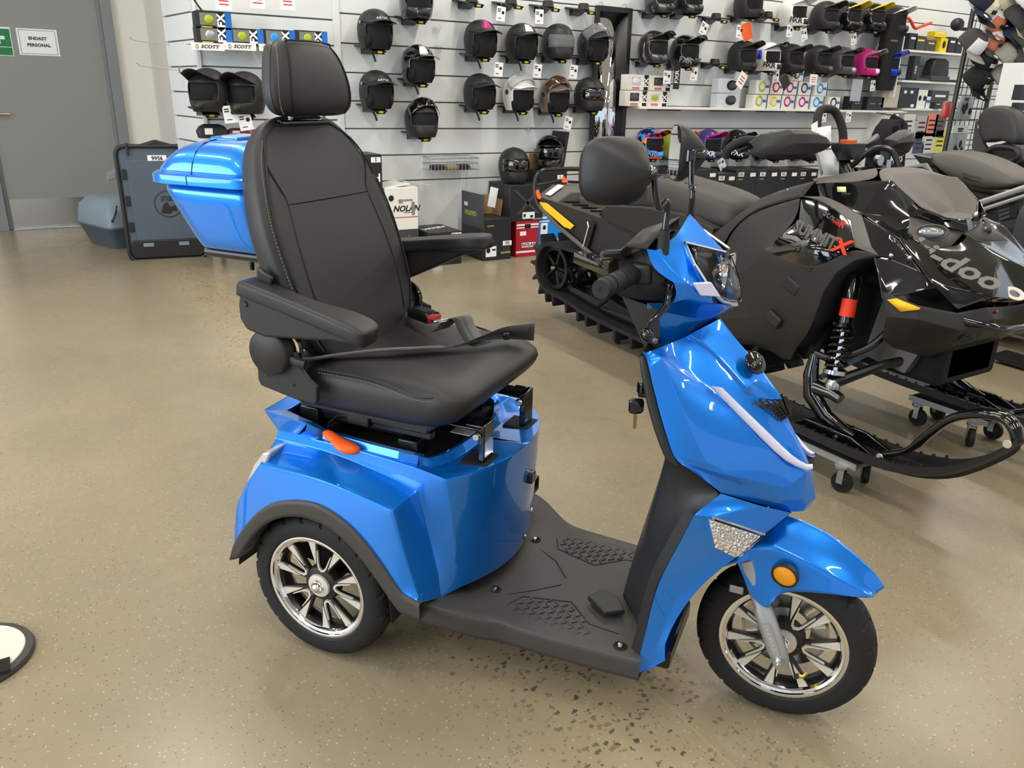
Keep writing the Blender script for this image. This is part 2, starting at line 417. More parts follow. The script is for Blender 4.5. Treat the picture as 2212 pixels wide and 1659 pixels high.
def wheel(name, parent, loc, front=False, side=-1, roll=0.0):
    # side -1: machined face looks to -y
    w = tag(empty(name, loc, 0, parent)); w.rotation_euler = (0, math.radians(roll), 0)
    tire_mesh().obj('tire', RUBR, w, smooth=30)
    f = side
    lip = MB()
    for s in (-1, 1):
        lip.lathe([(.112, s*.012), (.118, s*.020), (.121, s*.027), (.1265, s*.029), (.1275, s*.033), (.133, s*.0345), (.1365, s*.033), (.1365, s*.026), (.130, s*.02)], n=96)
    lip.obj('rim_lip', CHRM, w, smooth=40)
    MB().lathe([(.112, -.014), (.110, 0), (.112, .014), (.128, .03)], n=96).lathe([(.128, -.03), (.112, -.014)], n=96).obj('rim_barrel', BLKM, w, smooth=50)
    dark = MB(); face = MB()
    def blade(mb, poly, y0, y1): mb.prism([(x, y0, z) for x, z in poly], (0, y1-y0, 0))
    off = 90
    for k in range(5):
        a = off+72*k
        for s in (-1, 1):
            outer = [polar(.113, a+s*12), polar(.113, a+s*24), polar(.043, a+s*21), polar(.040, a+s*12)]
            blade(dark, outer, f*.004, f*.016)
            bl = [polar(.1175, a+s*13.5), polar(.1175, a+s*23), polar(.058, a+s*17.5)]
            blade(face, bl, f*.0155, f*.0205)
        # thin U strip joining the pair
        U = [polar(.095, a-11), polar(.062, a-10), polar(.050, a-7), polar(.0455, a), polar(.050, a+7), polar(.062, a+10), polar(.095, a+11)]
        V = [polar(.095, a-12.2), polar(.058, a-13), polar(.046, a-11), polar(.040, a), polar(.046, a+11), polar(.058, a+13), polar(.095, a+12.2)]
        for i in range(6): blade(face, [U[i], U[i+1], V[i+1], V[i]], f*.0155, f*.0205)
    dark.lathe([(.001, f*.019), (.030, f*.019), (.044, f*.014), (.046, f*.004), (.046, -f*.012), (.001, -f*.012)], n=48)
    dark.obj('spokes', BLKP, w, smooth=30, bevel=.0012, seg=1)
    face.obj('machined_spoke_faces', ALUM, w, smooth=30)
    hub = MB().lathe([(.001, f*.026), (.02, f*.026), (.0285, f*.024), (.030, f*.018)], n=40)
    hub.obj('hub_plate', ALUM, w, smooth=35)
    MB().lathe([(.001, f*.040), (.007, f*.040), (.0115, f*.036), (.0135, f*.030), (.0165, f*.029), (.018, f*.025)], n=32).obj('axle_nut_cap', CHRM, w, smooth=50)
    if front:
        bd = MB()
        n = 60
        for k in range(n):
            if k % 5 == 2: continue
            a0, a1 = 2*PI*k/n, 2*PI*(k+1)/n
            bd.prism([(.060*math.cos(a0), .030, .060*math.sin(a0)), (.088*math.cos(a0), .030, .088*math.sin(a0)), (.088*math.cos(a1), .030, .088*math.sin(a1)), (.060*math.cos(a1), .030, .060*math.sin(a1))], (0, .004, 0))
        bd.lathe([(.054, .030), (.061, .030), (.061, .034), (.054, .034)], n=60).lathe([(.087, .030), (.094, .030), (.094, .034), (.087, .034), (.087, .030)], n=60)
        bd.obj('brake_disc', STEE, w, smooth=30)
        vs = MB().tube([(.085, f*.012, -.040), (.080, f*.022, -.046), (.072, f*.024, -.050)], .004, 8)
        vs.obj('valve_stem', pmat('brass', srgb(205, 170, 80), .3, 1.0), w)
        MB().tube([(.072, f*.024, -.050), (.064, f*.025, -.056)], .0055, 8).obj('valve_cap', BLKP, w)
    return w
wheel('rear_wheel', sc, (0, -.271, R_T), roll=12)
wl = wheel('rear_wheel', sc, (0, .271, R_T), side=1, roll=40)
fw_ = wheel('front_wheel', sc, (1.033, 0, R_T), front=True, roll=25); fw_.rotation_euler[2] = math.radians(1.0)
MB().tube([(0, -.25, R_T), (0, .25, R_T)], .022, 12).box((0, 0, R_T), (.13, .14, .13)).obj('rear_axle', BLKM, sc, bevel=.01)

# ---- rear fairing
rf = MB()
arch = pts(-.335, (506,1178),(518,1152),(549,1111),(583,1086),(617,1079),(652,1079),(686,1085),(720,1104),(755,1131),(789,1167),(824,1214),(848,1251),(868,1279),(909,1303))
upq = [(507,1140),(512,1090),(535,1040),(561,1003),(607,1013),(652,1025),(696,1037),(745,1057),(797,1080),(848,1103),(862,1160),(876,1211),(890,1255),(910,1302)]
upper = [S(a, b, y=-.326) for a, b in upq]
inner = pts(-.247, (596,948),(637,957),(690,970),(740,987),(795,1010),(850,1034),(902,1060))
lip = pts(-.243, (601,930),(645,940),(690,952),(740,964),(795,980),(850,996),(905,1013))
corner = [S(964,1036,y=-.24), S(973,1100,y=-.235), S(981,1165,y=-.225), S(988,1225,y=-.216), S(994,1268,y=-.21)]
val = [inner[6], S(918,1120,y=-.245), S(933,1180,y=-.245), S(946,1235,y=-.25), S(953,1290,y=-.255)]
rf.strip(arch, upper)
rf.face([upper[3], upper[4], inner[1], inner[0]]); rf.strip(upper[4:10], inner[1:7])
rf.strip(upper[9:14], val)
c2 = [lip[6]] + [tuple((np.array(lip[6])*(1-t)+np.array(corner[0])*t)) for t in (1.0,)]
rf.strip(inner, lip)
rf.face([inner[6], lip[6], corner[0]]) ; rf.strip(val, corner)
# rear face of fender and back panel
bk = [S(561,1003,y=-.326), inner[0], lip[0]]
rearlow = [(-.20,-.2,.30), (-.20,-.2,.42), (-.17,-.2,.5), (-.14,-.2,.53)]
rf.strip(upper[0:4], rearlow); rf.face([upper[3], inner[0], rearlow[3]])
rf.face([inner[0], lip[0], (-.15,-.15,.57), rearlow[3]])
rf.strip(rearlow, [(-.205,0,.30), (-.205,0,.42), (-.18,0,.5), (-.16,0,.54)]); rf.face([rearlow[3], (-.15,-.15,.57), (-.165,0,.57), (-.16,0,.54)])
# deck: lip -> ledge -> flared rim
tip = S(570,885,y=-.25); rim1 = S(663,914,y=-.25)
rimq = [tip, rim1] + pts(-.222, (699,932),(758,948),(810,962),(862,975)) + [S(905,985,y=-.205), S(925,990,y=-.19), S(946,986,y=-.165), S(977,972,y=-.125), S(1000,958,y=-.09)]
ledge = [lip[0], lip[1]] + [tuple(np.array(p)+np.array((0,.012,.004))) for p in (lip[2], lip[3], lip[4], lip[5], lip[6])]
rf.face([lip[0], lip[1], rim1, tip])
low = lambda p, d=.03: (p[0], p[1]-.006, p[2]-d)
base = [lip[1], lip[2], lip[3], lip[4], lip[5], lip[6]]
rb = [rim1] + rimq[2:6] + [rimq[6]]
rf.strip(base, [low(p, .016) for p in rb]); rf.strip([low(p, .016) for p in rb], rb)
# front panel (curved apron)
def frontrow(cr, xc, zc, n=6):
    out = []
    for k in range(n+1):
        t = k/n; y = cr[1]*(1-t); e = 1-(1-t)**2.0
        out.append((cr[0]+(xc-cr[0])*(1-(1-t)**2.2), y, cr[2]+(zc-cr[2])*t))
    return out
xc = [.408, .404, .399, .392, .386]; zc = [.528, .45, .36, .27, .222]
fr = [frontrow(corner[i], xc[i], zc[i]) for i in range(5)]
for i in range(4): rf.strip(fr[i], fr[i+1])
# deck top in front of the well
rim2 = rimq[6:] + [(rimq[10][0]+.004, 0, rimq[10][2])]
step = [low(p, .018) for p in rim2]
step = [(p[0]+.012, p[1], p[2]) for p in step]
rf.strip(rim2, step)
rf.face([lip[6], step[0], fr[0][0]]); rf.strip(step, [fr[0][0], fr[0][1], fr[0][2], fr[0][3], fr[0][4], fr[0][6]])
rf.face([lip[6], rimq[6], step[0]])
# inner lip of the well
inl = [(min(p[0]-.012, 9) if i > 6 else p[0], p[1]+(.02 if i < 7 else .01), p[2]-.004) for i, p in enumerate(rimq)] + [(rim2[-1][0]-.02, 0, rim2[-1][2]-.004)]
inl[0] = (tip[0]+.03, -.205, tip[2]-.012)
rf.strip(rimq + [rim2[-1]], inl); rf.strip(inl, [(p[0]*.97, p[1]*.97, p[2]-.05) for p in inl])
rf.face([tip, inl[0], (-.14, 0, .585), (-.175, 0, .60)]); rf.face([lip[0], tip, (-.175,0,.60), (-.165,0,.57), (-.15,-.15,.57)])
rf.mirror_y()
rf.obj('rear_fairing', BLUE, sc, sub=3, crease=13, crease_w=1.0, merge=.0008)
# arch trim
inn = pts(-.332, (501,1207),(520,1204),(549,1152),(583,1124),(617,1113),(652,1112),(686,1121),(720,1140),(755,1169),(789,1208),(824,1258),(851,1299),(868,1320),(911,1337))
out2 = [(p[0], -.342, p[2]) for p in arch]; out2[0] = S(503,1180,y=-.342); in2 = [(p[0], -.342, p[2]) for p in inn]
for sgn, in ((1,), (-1,)):
    t = MB(); fl = lambda L: [(p[0], p[1]*sgn, p[2]) for p in L]
    back = [(p[0], p[1]*.88, p[2]) for p in inn]; bo = [(p[0], -.325, p[2]) for p in arch]
    t.strip(fl(bo), fl(out2)); t.strip(fl(out2), fl(in2)); t.strip(fl(in2), fl(back))
    t.obj('wheel_arch_trim', GRYP, sc, sub=2, crease=30, crease_w=.7)
    # inner wheel housing
    h = MB(); rows = [[((R_T+.03)*math.cos(a), sgn*y, R_T+(R_T+.03)*math.sin(a)) for a in [math.radians(d) for d in range(-5, 190, 13)]] for y in (-.318, -.21)]
    h.grid(rows); cap = rows[1]
    h.face(cap)
    h.obj('wheel_housing', DARK, sc, solid=.003)
    # rear lamp
    lq = [(-.085,.530),(-.108,.525),(-.140,.485),(-.166,.435),(-.176,.400),(-.155,.405),(-.125,.45)]
    tl = MB().prism([(x-.004, sgn*.318, z) for x, z in lq], (-.008, -sgn*.085, -.004))
    tl.obj('tail_lamp', pmat('clear lamp lens', srgb(205, 200, 195), .10, .4, 1), sc, bevel=.005, seg=3)
# well floor, seat mechanism
MB().box((.05, 0, .50), (.36, .37, .05)).obj('seat_well', DARK, sc)
m = MB()
for s in (-1, 1):
    m.box((-.075, s*.17, .565), (.05, .045, .07)); m.box((.19, s*.165, .54), (.05, .045, .05))
    m.box((.08, s*.165, .596), (.32, .034, .02)); m.box((.08, s*.165, .58), (.33, .022, .018))
m.box((.06, 0, .56), (.30, .30, .014)); m.box((.0, 0, .585), (.2, .26, .03)); m.box((.06, -.165, .592), (.06, .05, .03))
m.obj('seat_slider', BLKM, sc, bevel=.003)
for s in (-1, 1):
    hb = MB(); hb.box((.352, s*.115, .570), (.016, .050, .088)); hb.box((.335, s*.115, .606), (.045, .050, .016)); hb.box((.255, s*.115, .605), (.19, .060, .006))
    h_ = hb.obj('seat_hinge', BLKG, sc, bevel=.004, seg=3)
    MB().lathe([(.001, -.012), (.007, -.012), (.009, -.009), (.009, 0)], o=(.345, s*.115-.027, .59), n=16).obj('hinge_bolt', STEE, h_)
    MB().box((.338, s*.115, .5215), (.066, .072, .006)).obj('hinge_recess', DARK, sc)
p = MB().box((.285, -.07, .571), (.05, .085, .002)); p.obj('rating_plate', ALUM, sc)
# orange slide lever
lv = []
for x, y, w, h in ((.0, -.225, .011, .010), (.02, -.232, .013, .010), (.045, -.240, .013, .010), (.062, -.246, .019, .011), (.08, -.25, .021, .012), (.096, -.25, .016, .011), (.103, -.25, .006, .006)):
    lv.append([(x-.005+.6*dy, y+dy, .562-.18*x+dz) for dy, dz in [(w*math.cos(t), h*math.sin(t)) for t in [2*PI*k/10 for k in range(10)]]])
MB().loft(lv).obj('seat_slide_lever', ORNG, sc, sub=1)
MB().tube([(.03, -.17, .59), (.0, -.185, .588), (-.012, -.2, .575), (.0, -.222, .563)], .003, 8).obj('lever_rod', BLKM, sc)
# bump stop on the front panel
MB().prism([(.386+.02*0, .03+u, .425+v) for u, v in rrect(.03, .03, .008)], (.028, 0, 0)).obj('rubber_buffer', BLKG, sc, bevel=.004, seg=3)
MB().lathe([(.001, .004), (.006, .003), (.007, 0)], o=(.388, .085, .30), axis='x', n=12).obj('fairing_screw', STEE, sc)

# ---- footboard
fb = MB()
zt = .19
def fbrow(x, zs): return [(x, y, z) for y, z in zs]
E_ = [ # x, outer half width, outer z, mid z
 (.24, .300, .235, .20), (.30, .300, .232, .20), (.345, .290, .225, .195), (.40, .262, .20, .188), (.445, .236, .19, .186), (.55, .232, .188, .186), (.66, .226, .186, .186), (.765, .215, .184, .186)]
top = []
for x, hw, zo, zm in E_:
    top.append([(x, -hw, zo), (x, -hw+.012, zo+.004), (x, -hw*.74, zo-.002 if zo > .2 else zm), (x, -hw*.55, zm), (x, 0, zm), (x, hw*.55, zm), (x, hw*.74, zo-.002 if zo > .2 else zm), (x, hw-.012, zo+.004), (x, hw, zo)])
fb.grid(top)
for sgn in (0, -1):
    e = [r[sgn] for r in top]; s_ = -1 if sgn == 0 else 1
    fb.strip(e, [(q[0], q[1]-s_*.004, q[2]-.055) for q in e]); fb.strip([(q[0], q[1]-s_*.004, q[2]-.055) for q in e], [(q[0], q[1]*.6, q[2]-.058) for q in e])
fb.obj('footboard', GRYP, sc, sub=2, crease=25, crease_w=.8)
# checker-plate bars on the tread zones
tr = MB()
def inpoly(x, y, P):
    c = False
    for i in range(len(P)):
        (x1, y1), (x2, y2) = P[i-1], P[i]
        if (y1 > y) != (y2 > y) and x < (x2-x1)*(y-y1)/(y2-y1)+x1: c = not c
    return c
for s in (-1, 1):
    zone = [(.445, s*.215), (.66, s*.205), (.63, s*.15), (.565, s*.09), (.47, s*.12), (.44, s*.16)]
    for i in range(14):
        for j in range(14):
            x, y = .42+.0195*i, s*(.08+.0125*j)
            if not inpoly(x, y, zone): continue
            r = math.radians(45 if (i+j) % 2 else -45)
            tr.box((x, y, .187), (.016, .0035, .004), Euler((0, 0, r)))
for t_ in tr.split_y(): t_.obj('tread_pattern', GRYP, sc)
gr = MB()
for P in ([(.40,.10),(.47,.06),(.52,0)], [(.40,-.14),(.47,-.08),(.52,-.03)], [(.43,.17),(.455,.115),(.565,.085),(.63,.145),(.70,.15)], [(.43,-.17),(.455,-.115),(.565,-.085),(.63,-.145),(.70,-.15)]):
    gr.tube([(x, y, .1862) for x, y in P], .0016, 6)
gr.obj('moulded_groove', DARK, sc)
for x, y, z in ((.29,-.265,.232),(.385,-.125,.19),(.385,.125,.19),(.715,-.19,.187),(.29,.265,.232)):
    MB().lathe([(.016, .001), (.012, .0035), (.011, .001), (.0, .001)], o=(x, y, z), axis='z', n=20).obj('screw_recess', DARK, sc)
    MB().lathe([(.0001, .008), (.0055, .007), (.007, .002)], o=(x, y, z), axis='z', n=12).obj('footboard_screw', STEE, sc)
pd = MB().prism([(.60, -.075, .196), (.655, -.115, .196), (.695, -.09, .196), (.665, -.045, .196), (.625, -.03, .196)], (0, 0, .012))
pd.obj('brake_pedal', BLKP, sc, bevel=.003)
MB().box((.5, 0, .12), (.62, .22, .05)).tube([(.72, 0, .15), (.80, 0, .5), (.735, 0, .85)], .025, 10).obj('chassis_frame', BLKM, sc, bevel=.008)
MB().tube([(.40, -.16, .09), (.40, -.16, .13)], .008, 8).obj('chassis_bolt', BLKM, sc)
# ---- front cowl
def Q(l): return [S(a, b, y=y) for a, b, y in l]
cw = MB()
rows = [Q(r) for r in (
 [(1395,762,-.185),(1412,756,-.165),(1442,744,-.12),(1482,727,-.065),(1512,711,-.035),(1547,693,0)],
 [(1402,795,-.187),(1429,772,-.183),(1474,797,-.115),(1518,746,-.060),(1546,738,-.03),(1576,733,0)],
 [(1415,855,-.190),(1452,826,-.184),(1528,835,-.100),(1562,791,-.058),(1587,780,-.03),(1610,771,0)],
 [(1432,915,-.195),(1478,893,-.187),(1592,893,-.086),(1606,842,-.055),(1628,828,-.03),(1647,816,0)],
 [(1448,965,-.200),(1500,947,-.188),(1652,951,-.072),(1655,912,-.042),(1675,888,-.022),(1691,880,0)],
 [(1455,983,-.201),(1528,1003,-.182),(1700,1001,-.052),(1700,965,-.028),(1716,948,-.014),(1731,962,0)],
 [(1464,996,-.201),(1552,1022,-.168),(1700,1055,-.058),(1742,1020,-.026),(1750,1018,-.012),(1755,1018,0)],
 [(1474,1004,-.200),(1562,1034,-.146),(1680,1074,-.072),(1735,1080,-.032),(1750,1081,-.014),(1762,1076,0)],
 [(1504,1023,-.190),(1557,1064,-.150),(1665,1095,-.070),(1706,1107,-.034),(1735,1104,-.015),(1748,1096,0)])]
cw.grid(rows)
# rolled edge towards the rider side
cw.strip([rows[i][0] for i in range(9)], [(rows[i][0][0]-.010, rows[i][0][1]+.014, rows[i][0][2]-.002) for i in range(9)])
cw.mirror_y()
cw.obj('front_cowl', BLUE, sc, sub=3, crease=11, crease_w=1.0, merge=.0008)
# raised centre panel
npn = MB(); o_ = lambda p, d: (p[0]+d*.8, p[1], p[2]+d*.6)
r_ = []
for k in range(4):
    a = rows[k]; r_.append([o_(a[3], -.001), o_(a[3], .007), o_(a[4], .009), o_(a[5], .010)])
e = [o_(p, .0) for p in Q([(1606,862,-.055),(1606,862,-.052),(1645,868,-.028),(1681,867,0)])]
r_.append([e[0], o_(e[1], .007), o_(e[2], .009), o_(e[3], .010)])
r_.append([o_(p, -.02) for p in r_[-1]])
npn.grid(r_); npn.mirror_y(); npn.obj('nose_panel', BLUE, sc, sub=3, crease=20, crease_w=1.0, merge=.0008)
# vent grille under the centre panel
vg = MB(); g0 = [o_(p, .008) for p in Q([(1612,872,-.052),(1648,876,-.028),(1684,874,0)])]; g1 = [o_(p, .007) for p in Q([(1668,922,-.028),(1672,926,-.022),(1690,905,0)])]
vg.strip(g0, g1).mirror_y().obj('vent_grille', BLKP, sc, sub=1, crease=20, solid=.004, merge=.0008)
cl = MB()
for i in range(9):
    for j in range(5):
        t, u = (i+.5)/9, (j+.5)/5
        if u > .92-.05*i*0: continue
        pa = np.array(g0[0])*(1-u)+np.array(g0[2])*u; pb = np.array(g1[0])*(1-u)+np.array(g1[2])*u; p = pa*(1-t)+pb*t
        for s in (-1, 1): cl.box((p[0]+.010, s*p[1], p[2]+.009), (.005, .006*(1-.5*t), .006))
cl.obj('vent_cells', BLKG, sc)
# light strips
for s in (-1, 1):
    a = Q([(1535,835,-.104),(1590,892,-.090),(1648,950,-.076),(1697,1000,-.058),(1741,1016,-.036),(1751,1014,-.030)])
    b = Q([(1555,839,-.098),(1604,888,-.084),(1659,939,-.069),(1702,985,-.052),(1737,1004,-.034),(1749,1003,-.026)])
    f_ = lambda L, d: [(p[0]+d*.75, s*(p[1]-d*.45), p[2]+d*.5) for p in L]
    m = MB(); m.strip(f_(a, .0), f_(a, .006)); m.strip(f_(a, .006), f_(b, .007)); m.strip(f_(b, .007), f_(b, .0))
    m.obj('daytime_light_strip', LEDW, sc, sub=1, crease=25, crease_w=.6)
# brand badge
bd = empty('badge', (0,0,0), 0, sc)
c = S(1625, 788, y=-.022); n_ = Vector((.60, -.46, .65)).normalized(); up = Vector((-.69, 0, .72)); rt = up.cross(n_)
M = basis(Vector(c)+n_*.008, rt, up)
MB().lathe([(.024, 0), (.024, .004), (.021, .006), (.0001, .0075)], axis='z', n=40).obj('badge_disc', BLKG, bd).matrix_basis = M
txt('LEIWIN', .0125, 'badge_lettering', CHRM, bd, M=basis(Vector(c)+n_*.0157, rt, up))
# ---- black leg shield and column
ls = MB()
lv = [ # z, rear corner (x, y), blue edge (x, y, z)
 ((.668,-.012,.188),(.70,-.060,.188),(.735,-.105,.188),S(1378,1400,y=-.196)),
 ((.672,-.012,.22),(.698,-.078,.22),(.735,-.12,.225),S(1390,1385,y=-.196)),
 ((.685,-.012,.30),(.704,-.092,.30),(.742,-.13,.31),S(1405,1320,y=-.198)),
 ((.705,-.012,.40),(.722,-.105,.40),(.765,-.14,.40),S(1440,1220,y=-.203)),
 ((.725,-.012,.50),(.741,-.118,.51),(.80,-.15,.50),S(1488,1128,y=-.202)),
 ((.742,-.012,.60),(.757,-.130,.60),(.82,-.155,.59),S(1556,1066,y=-.155)),
 ((.745,-.012,.68),(.765,-.150,.66),(.77,-.175,.655),S(1462,992,y=-.196)),
 ((.72,-.012,.78),(.728,-.165,.77),(.732,-.185,.76),S(1418,872,y=-.192)),
 ((.69,-.012,.845),(.698,-.165,.835),(.702,-.18,.84),S(1396,772,y=-.186))]
ls.grid(lv); ls.mirror_y(); ls.obj('leg_shield', BLKP, sc, sub=2, crease=40, merge=.0008)
# black edge band outside the cowl
for s in (-1, 1):
    a = Q([(1396,764,-.186),(1404,800,-.188),(1418,870,-.192),(1436,932,-.197),(1456,986,-.2),(1466,998,-.2),(1480,1010,-.197)])
    t = MB(); t.tube([(p[0]-.010, s*(p[1]+.001), p[2]-.003) for p in a], [.004,.009,.010,.010,.010,.008,.004], 10, flat=(1, .8))
    t.obj('cowl_edge_trim', BLKP, sc, sub=1)
# lower side panels
Lq = [(1500,1112,-.205),(1482,1146,-.206),(1462,1184,-.206),(1441,1222,-.205),(1420,1265,-.203),(1405,1318,-.201),(1392,1380,-.2),(1379,1425,-.2),(1367,1463,-.199)]
Rq = [(1537,1117,-.196),(1547,1160,-.188),(1593,1202,-.155),(1550,1235,-.167),(1508,1272,-.178),(1474,1317,-.186),(1450,1358,-.191),(1437,1393,-.194),(1437,1427,-.194)]
Tq = [(1557,1066,-.155),(1640,1092,-.108),(1710,1108,-.048)]
Uq = [(1500,1112,-.205),(1537,1117,-.196),(1653,1153,-.105)]
for s in (-1, 1):
    fl = lambda L: [(p[0], s*p[1], p[2]) for p in L]
    L, R, T, U = fl(Q(Lq)), fl(Q(Rq)), fl(Q(Tq)), fl(Q(Uq))
    m = MB(); mid = [tuple((np.array(a)*.35+np.array(b)*.65)+np.array((0, s*.004, 0))) for a, b in zip(L, R)]
    m.strip(T, U); m.strip(L, mid); m.strip(mid, R)
    m.face([U[2], T[2], (T[2][0]-.01, s*.02, T[2][2]-.02), (U[2][0]-.01, s*.055, U[2][2])])
    m.strip(R[2:], [(p[0]-.012, p[1]*.86, p[2]-.004) for p in R[2:]])
    m.face([L[8], R[8], (R[8][0]-.004, s*.17, R[8][2]+.004), (L[8][0]+.004, s*.17, L[8][2]+.006)])
    m.obj('shield_side_panel', BLUE, sc, sub=3, crease=14, crease_w=1.0, merge=.0008)
    b_ = MB(); b_.strip([(p[0]-.001, p[1], p[2]) for p in L], [(p[0]-.022, p[1]*.92, p[2]+.003) for p in L]); b_.obj('shield_inner_edge', BLKP, sc)
    # indicator lamp
    P = fl(Q([(1539,1118,-.198),(1651,1155,-.107),(1604,1197,-.152),(1597,1201,-.158),(1553,1179,-.192)]))
    cN = np.mean(P, axis=0); ctr = tuple(cN)
    lamp = tag(empty('indicator_lamp', (0,0,0), 0, sc))
    dn = np.array((.5, s*.75, .05)); dn /= np.linalg.norm(dn)
    MB().face([tuple(np.array(p)-dn*.010) for p in P]).obj('lamp_reflector', add_noise_bump(pmat('lamp reflector', srgb(235, 230, 225), .18, .75), 160, 1.0, .01, 1.0), lamp)
    lm = MB().prism([tuple(np.array(p)-dn*.002) for p in P], tuple(dn*.006)); lm.obj('lamp_lens', CLEAR, lamp, bevel=.002)
    rb_ = MB()
    for k in range(6):
        t = .12+.14*k; a = np.array(P[0])*(1-t)+np.array(P[4])*t; b = np.array(P[1])*(1-t)+np.array(P[2])*t
        rb_.tube([tuple(a*.92+b*.08-dn*.004), tuple(a*.1+b*.9-dn*.004)], .0022, 6)
    rb_.obj('lamp_ribs', pmat('lamp reflector', (1,1,1)), lamp)
    MB().tube([tuple(np.array(p)+dn*.001) for p in P], .0025, 6, closed=True).obj('lamp_rim', CHRM, lamp)
# under-cowl filler
MB().grid([[(.78,-.14,.62),(.85,-.11,.60),(.93,-.06,.56),(.99,0,.53)],[(.80,-.15,.50),(.86,-.13,.48),(.90,-.09,.47),(.93,0,.46)],[(.80,-.16,.3),(.83,-.15,.3),(.84,-.1,.3),(.84,0,.3)]]).mirror_y().obj('inner_fairing', DARK, sc, merge=.001)

# ---- fork and front fender
fk = MB()
for s in (-1, 1):
    a = Vector((1.035, s*.068, .178)); b = Vector((.952, s*.068, .36)); d = (b-a)
    fk.tube([a-d*.09, a, a+d*.1, a+d*.62, a+d*.66, b+d*.2], [.012, .019, .021, .021, .0165, .0165], 16, flat=(1, .78))
fko = fk.obj('front_fork', SILV, sc, smooth=50)
for s in (-1,):
    a = Vector((1.035, s*.068, .178)); d = Vector((-.083, 0, .182)).normalized()
    MB().lathe([(.0001, -.016), (.006, -.016), (.0065, -.012), (.010, -.012), (.010, -.004), (.014, -.004), (.014, 0)], o=(a.x, a.y-.014, a.z), n=24).obj('axle_nut', STEE, sc, smooth=40)
    c = a+d*.062+Vector((0, -.0172, 0))
    M = basis(c, d*-1, Vector((.9, 0, .42)))
    MB().prism([(u, v, 0) for u, v in rrect(.085, .018, .008)], (0, 0, .0012)).obj('fork_cartouche', SILV, sc, bevel=.0006).matrix_basis = M
    txt('VIGOROUS', .0135, 'fork_lettering', pmat('raised silver', srgb(205,205,207), .3, .7), sc, M=basis(c+Vector((0,-.0012,0)), d*-1, Vector((.9, 0, .42))), depth=.0008, sx=.95)
ff = MB()
# sections along the wheel: centre ridge, shoulder, edge
fr_c = [S(1655,1160,y=0), S(1700,1112,y=0), S(1755,1130,y=0), S(1812,1163,y=0), S(1862,1207,y=0), S(1895,1240,y=0), S(1912,1268,y=0)]
fr_m = Q([(1640,1155,-.03),(1655,1150,-.035),(1690,1150,-.033),(1755,1178,-.03),(1820,1222,-.026),(1868,1258,-.02),(1893,1282,-.012)])
fr_s = Q([(1600,1180,-.063),(1640,1178,-.066),(1672,1180,-.067),(1740,1212,-.064),(1805,1247,-.056),(1850,1275,-.045),(1888,1289,-.028)])
fr_e = Q([(1592,1215,-.078),(1640,1262,-.079),(1690,1277,-.077),(1745,1279,-.074),(1800,1284,-.066),(1845,1290,-.052),(1872,1292,-.036)])
ff.strip(fr_c, fr_m); ff.strip(fr_m, fr_s); ff.strip(fr_s, fr_e)
# fork skirt
sk = Q([(1592,1215,-.078),(1605,1245,-.082),(1622,1290,-.083),(1645,1308,-.083),(1662,1316,-.083),(1668,1298,-.083),(1690,1277,-.077)])
ff.face([sk[0], sk[1], fr_e[1]]); ff.face([sk[1], sk[2], fr_e[1]]); ff.face([sk[2], sk[3], sk[4], fr_e[1]]); ff.face([sk[4], sk[5], sk[6], fr_e[1]])
ff.strip([fr_c[0], fr_m[0], fr_s[0], fr_e[0]], [(.90,0,.44),(.895,-.03,.43),(.885,-.06,.40),(.89,-.076,.37)])
ff.mirror_y()
ff.obj('front_mudguard', BLUE, sc, sub=3, crease=22, crease_w=.92, solid=.003, off=-1, merge=.0008)
for s in (-1, 1):
    c = S(1697,1241,y=-.079); r = empty('side_reflector', (c[0], s*.0785, c[2]), 0, sc); r.rotation_euler = (math.radians(-8*s), 0, math.radians(-12*-s))
    MB().lathe([(.0275, s*-.002), (.0275, s*.008), (.0235, s*.009), (.0235, s*.006)], n=48).obj('reflector_rim', BLKP, r)
    MB().lathe([(.0240, s*.006), (.02, s*.0085), (.0001, s*.0095)], n=48).obj('reflector_lens', add_noise_bump(AMBR, 900, .6, .001), r)
MB().box((.925, -.06, .315), (.03, .004, .018)).obj('fender_bracket', SILV, sc, bevel=.002)

# ---- handlebar cowl
hd = MB()
top = Q([(1478,500,-.06),(1490,463,-.0)])
# facets of the right half
A = S(1397,538,y=-.135); B = S(1420,541,y=-.13); C_ = S(1462,508,y=-.075); D = S(1490,462,y=0)
E1 = S(1475,522,y=-.085); F1 = S(1565,543,y=0); F2 = S(1478,523,y=-.085)
G1 = S(1404,560,y=-.137); G2 = S(1413,584,y=-.138); H1 = S(1455,610,y=-.135); H2 = S(1464,636,y=-.132); H3 = S(1452,655,y=-.13); H4 = S(1398,654,y=-.128); H5 = S(1398,668,y=-.127)
I1 = S(1440,575,y=-.132); I2 = S(1485,612,y=-.13); I3 = S(1486,645,y=-.125)
J1 = S(1490,612,y=-.122); J2 = S(1540,655,y=-.085)
K1 = S(1588,662,y=-.02); K2 = S(1597,655,y=0); K0 = S(1512,690,y=-.04)
L1 = S(1425,750,y=-.075); L2 = S(1490,722,y=-.03); L3 = S(1510,710,y=0); L0 = S(1425,672,y=-.09); L0b = S(1410,664,y=-.11)
hd.face([A, B, I1, G2, G1]); hd.face([B, E1, J1, I2, I1]) ; hd.face([B, C_, E1]); hd.face([C_, D, F1, E1])
hd.face([G2, I1, I2, H1]); hd.face([H1, I2, I3, H2]); hd.face([H2, I3, H3]); hd.face([H3, I3, L0b, H4]); hd.face([H4, L0b, H5])
hd.face([I2, J1, J2, I3]); hd.face([E1, S(1500,575,y=-.105), S(1537,640,y=-.085), J2, J1]) ; hd.face([I3, J2, K1, K0, L0]); hd.face([I3, L0, L0b])
hd.face([L0, K0, L2, L1]); hd.face([K0, K1, K2, L3, L2])
hd.mirror_y()
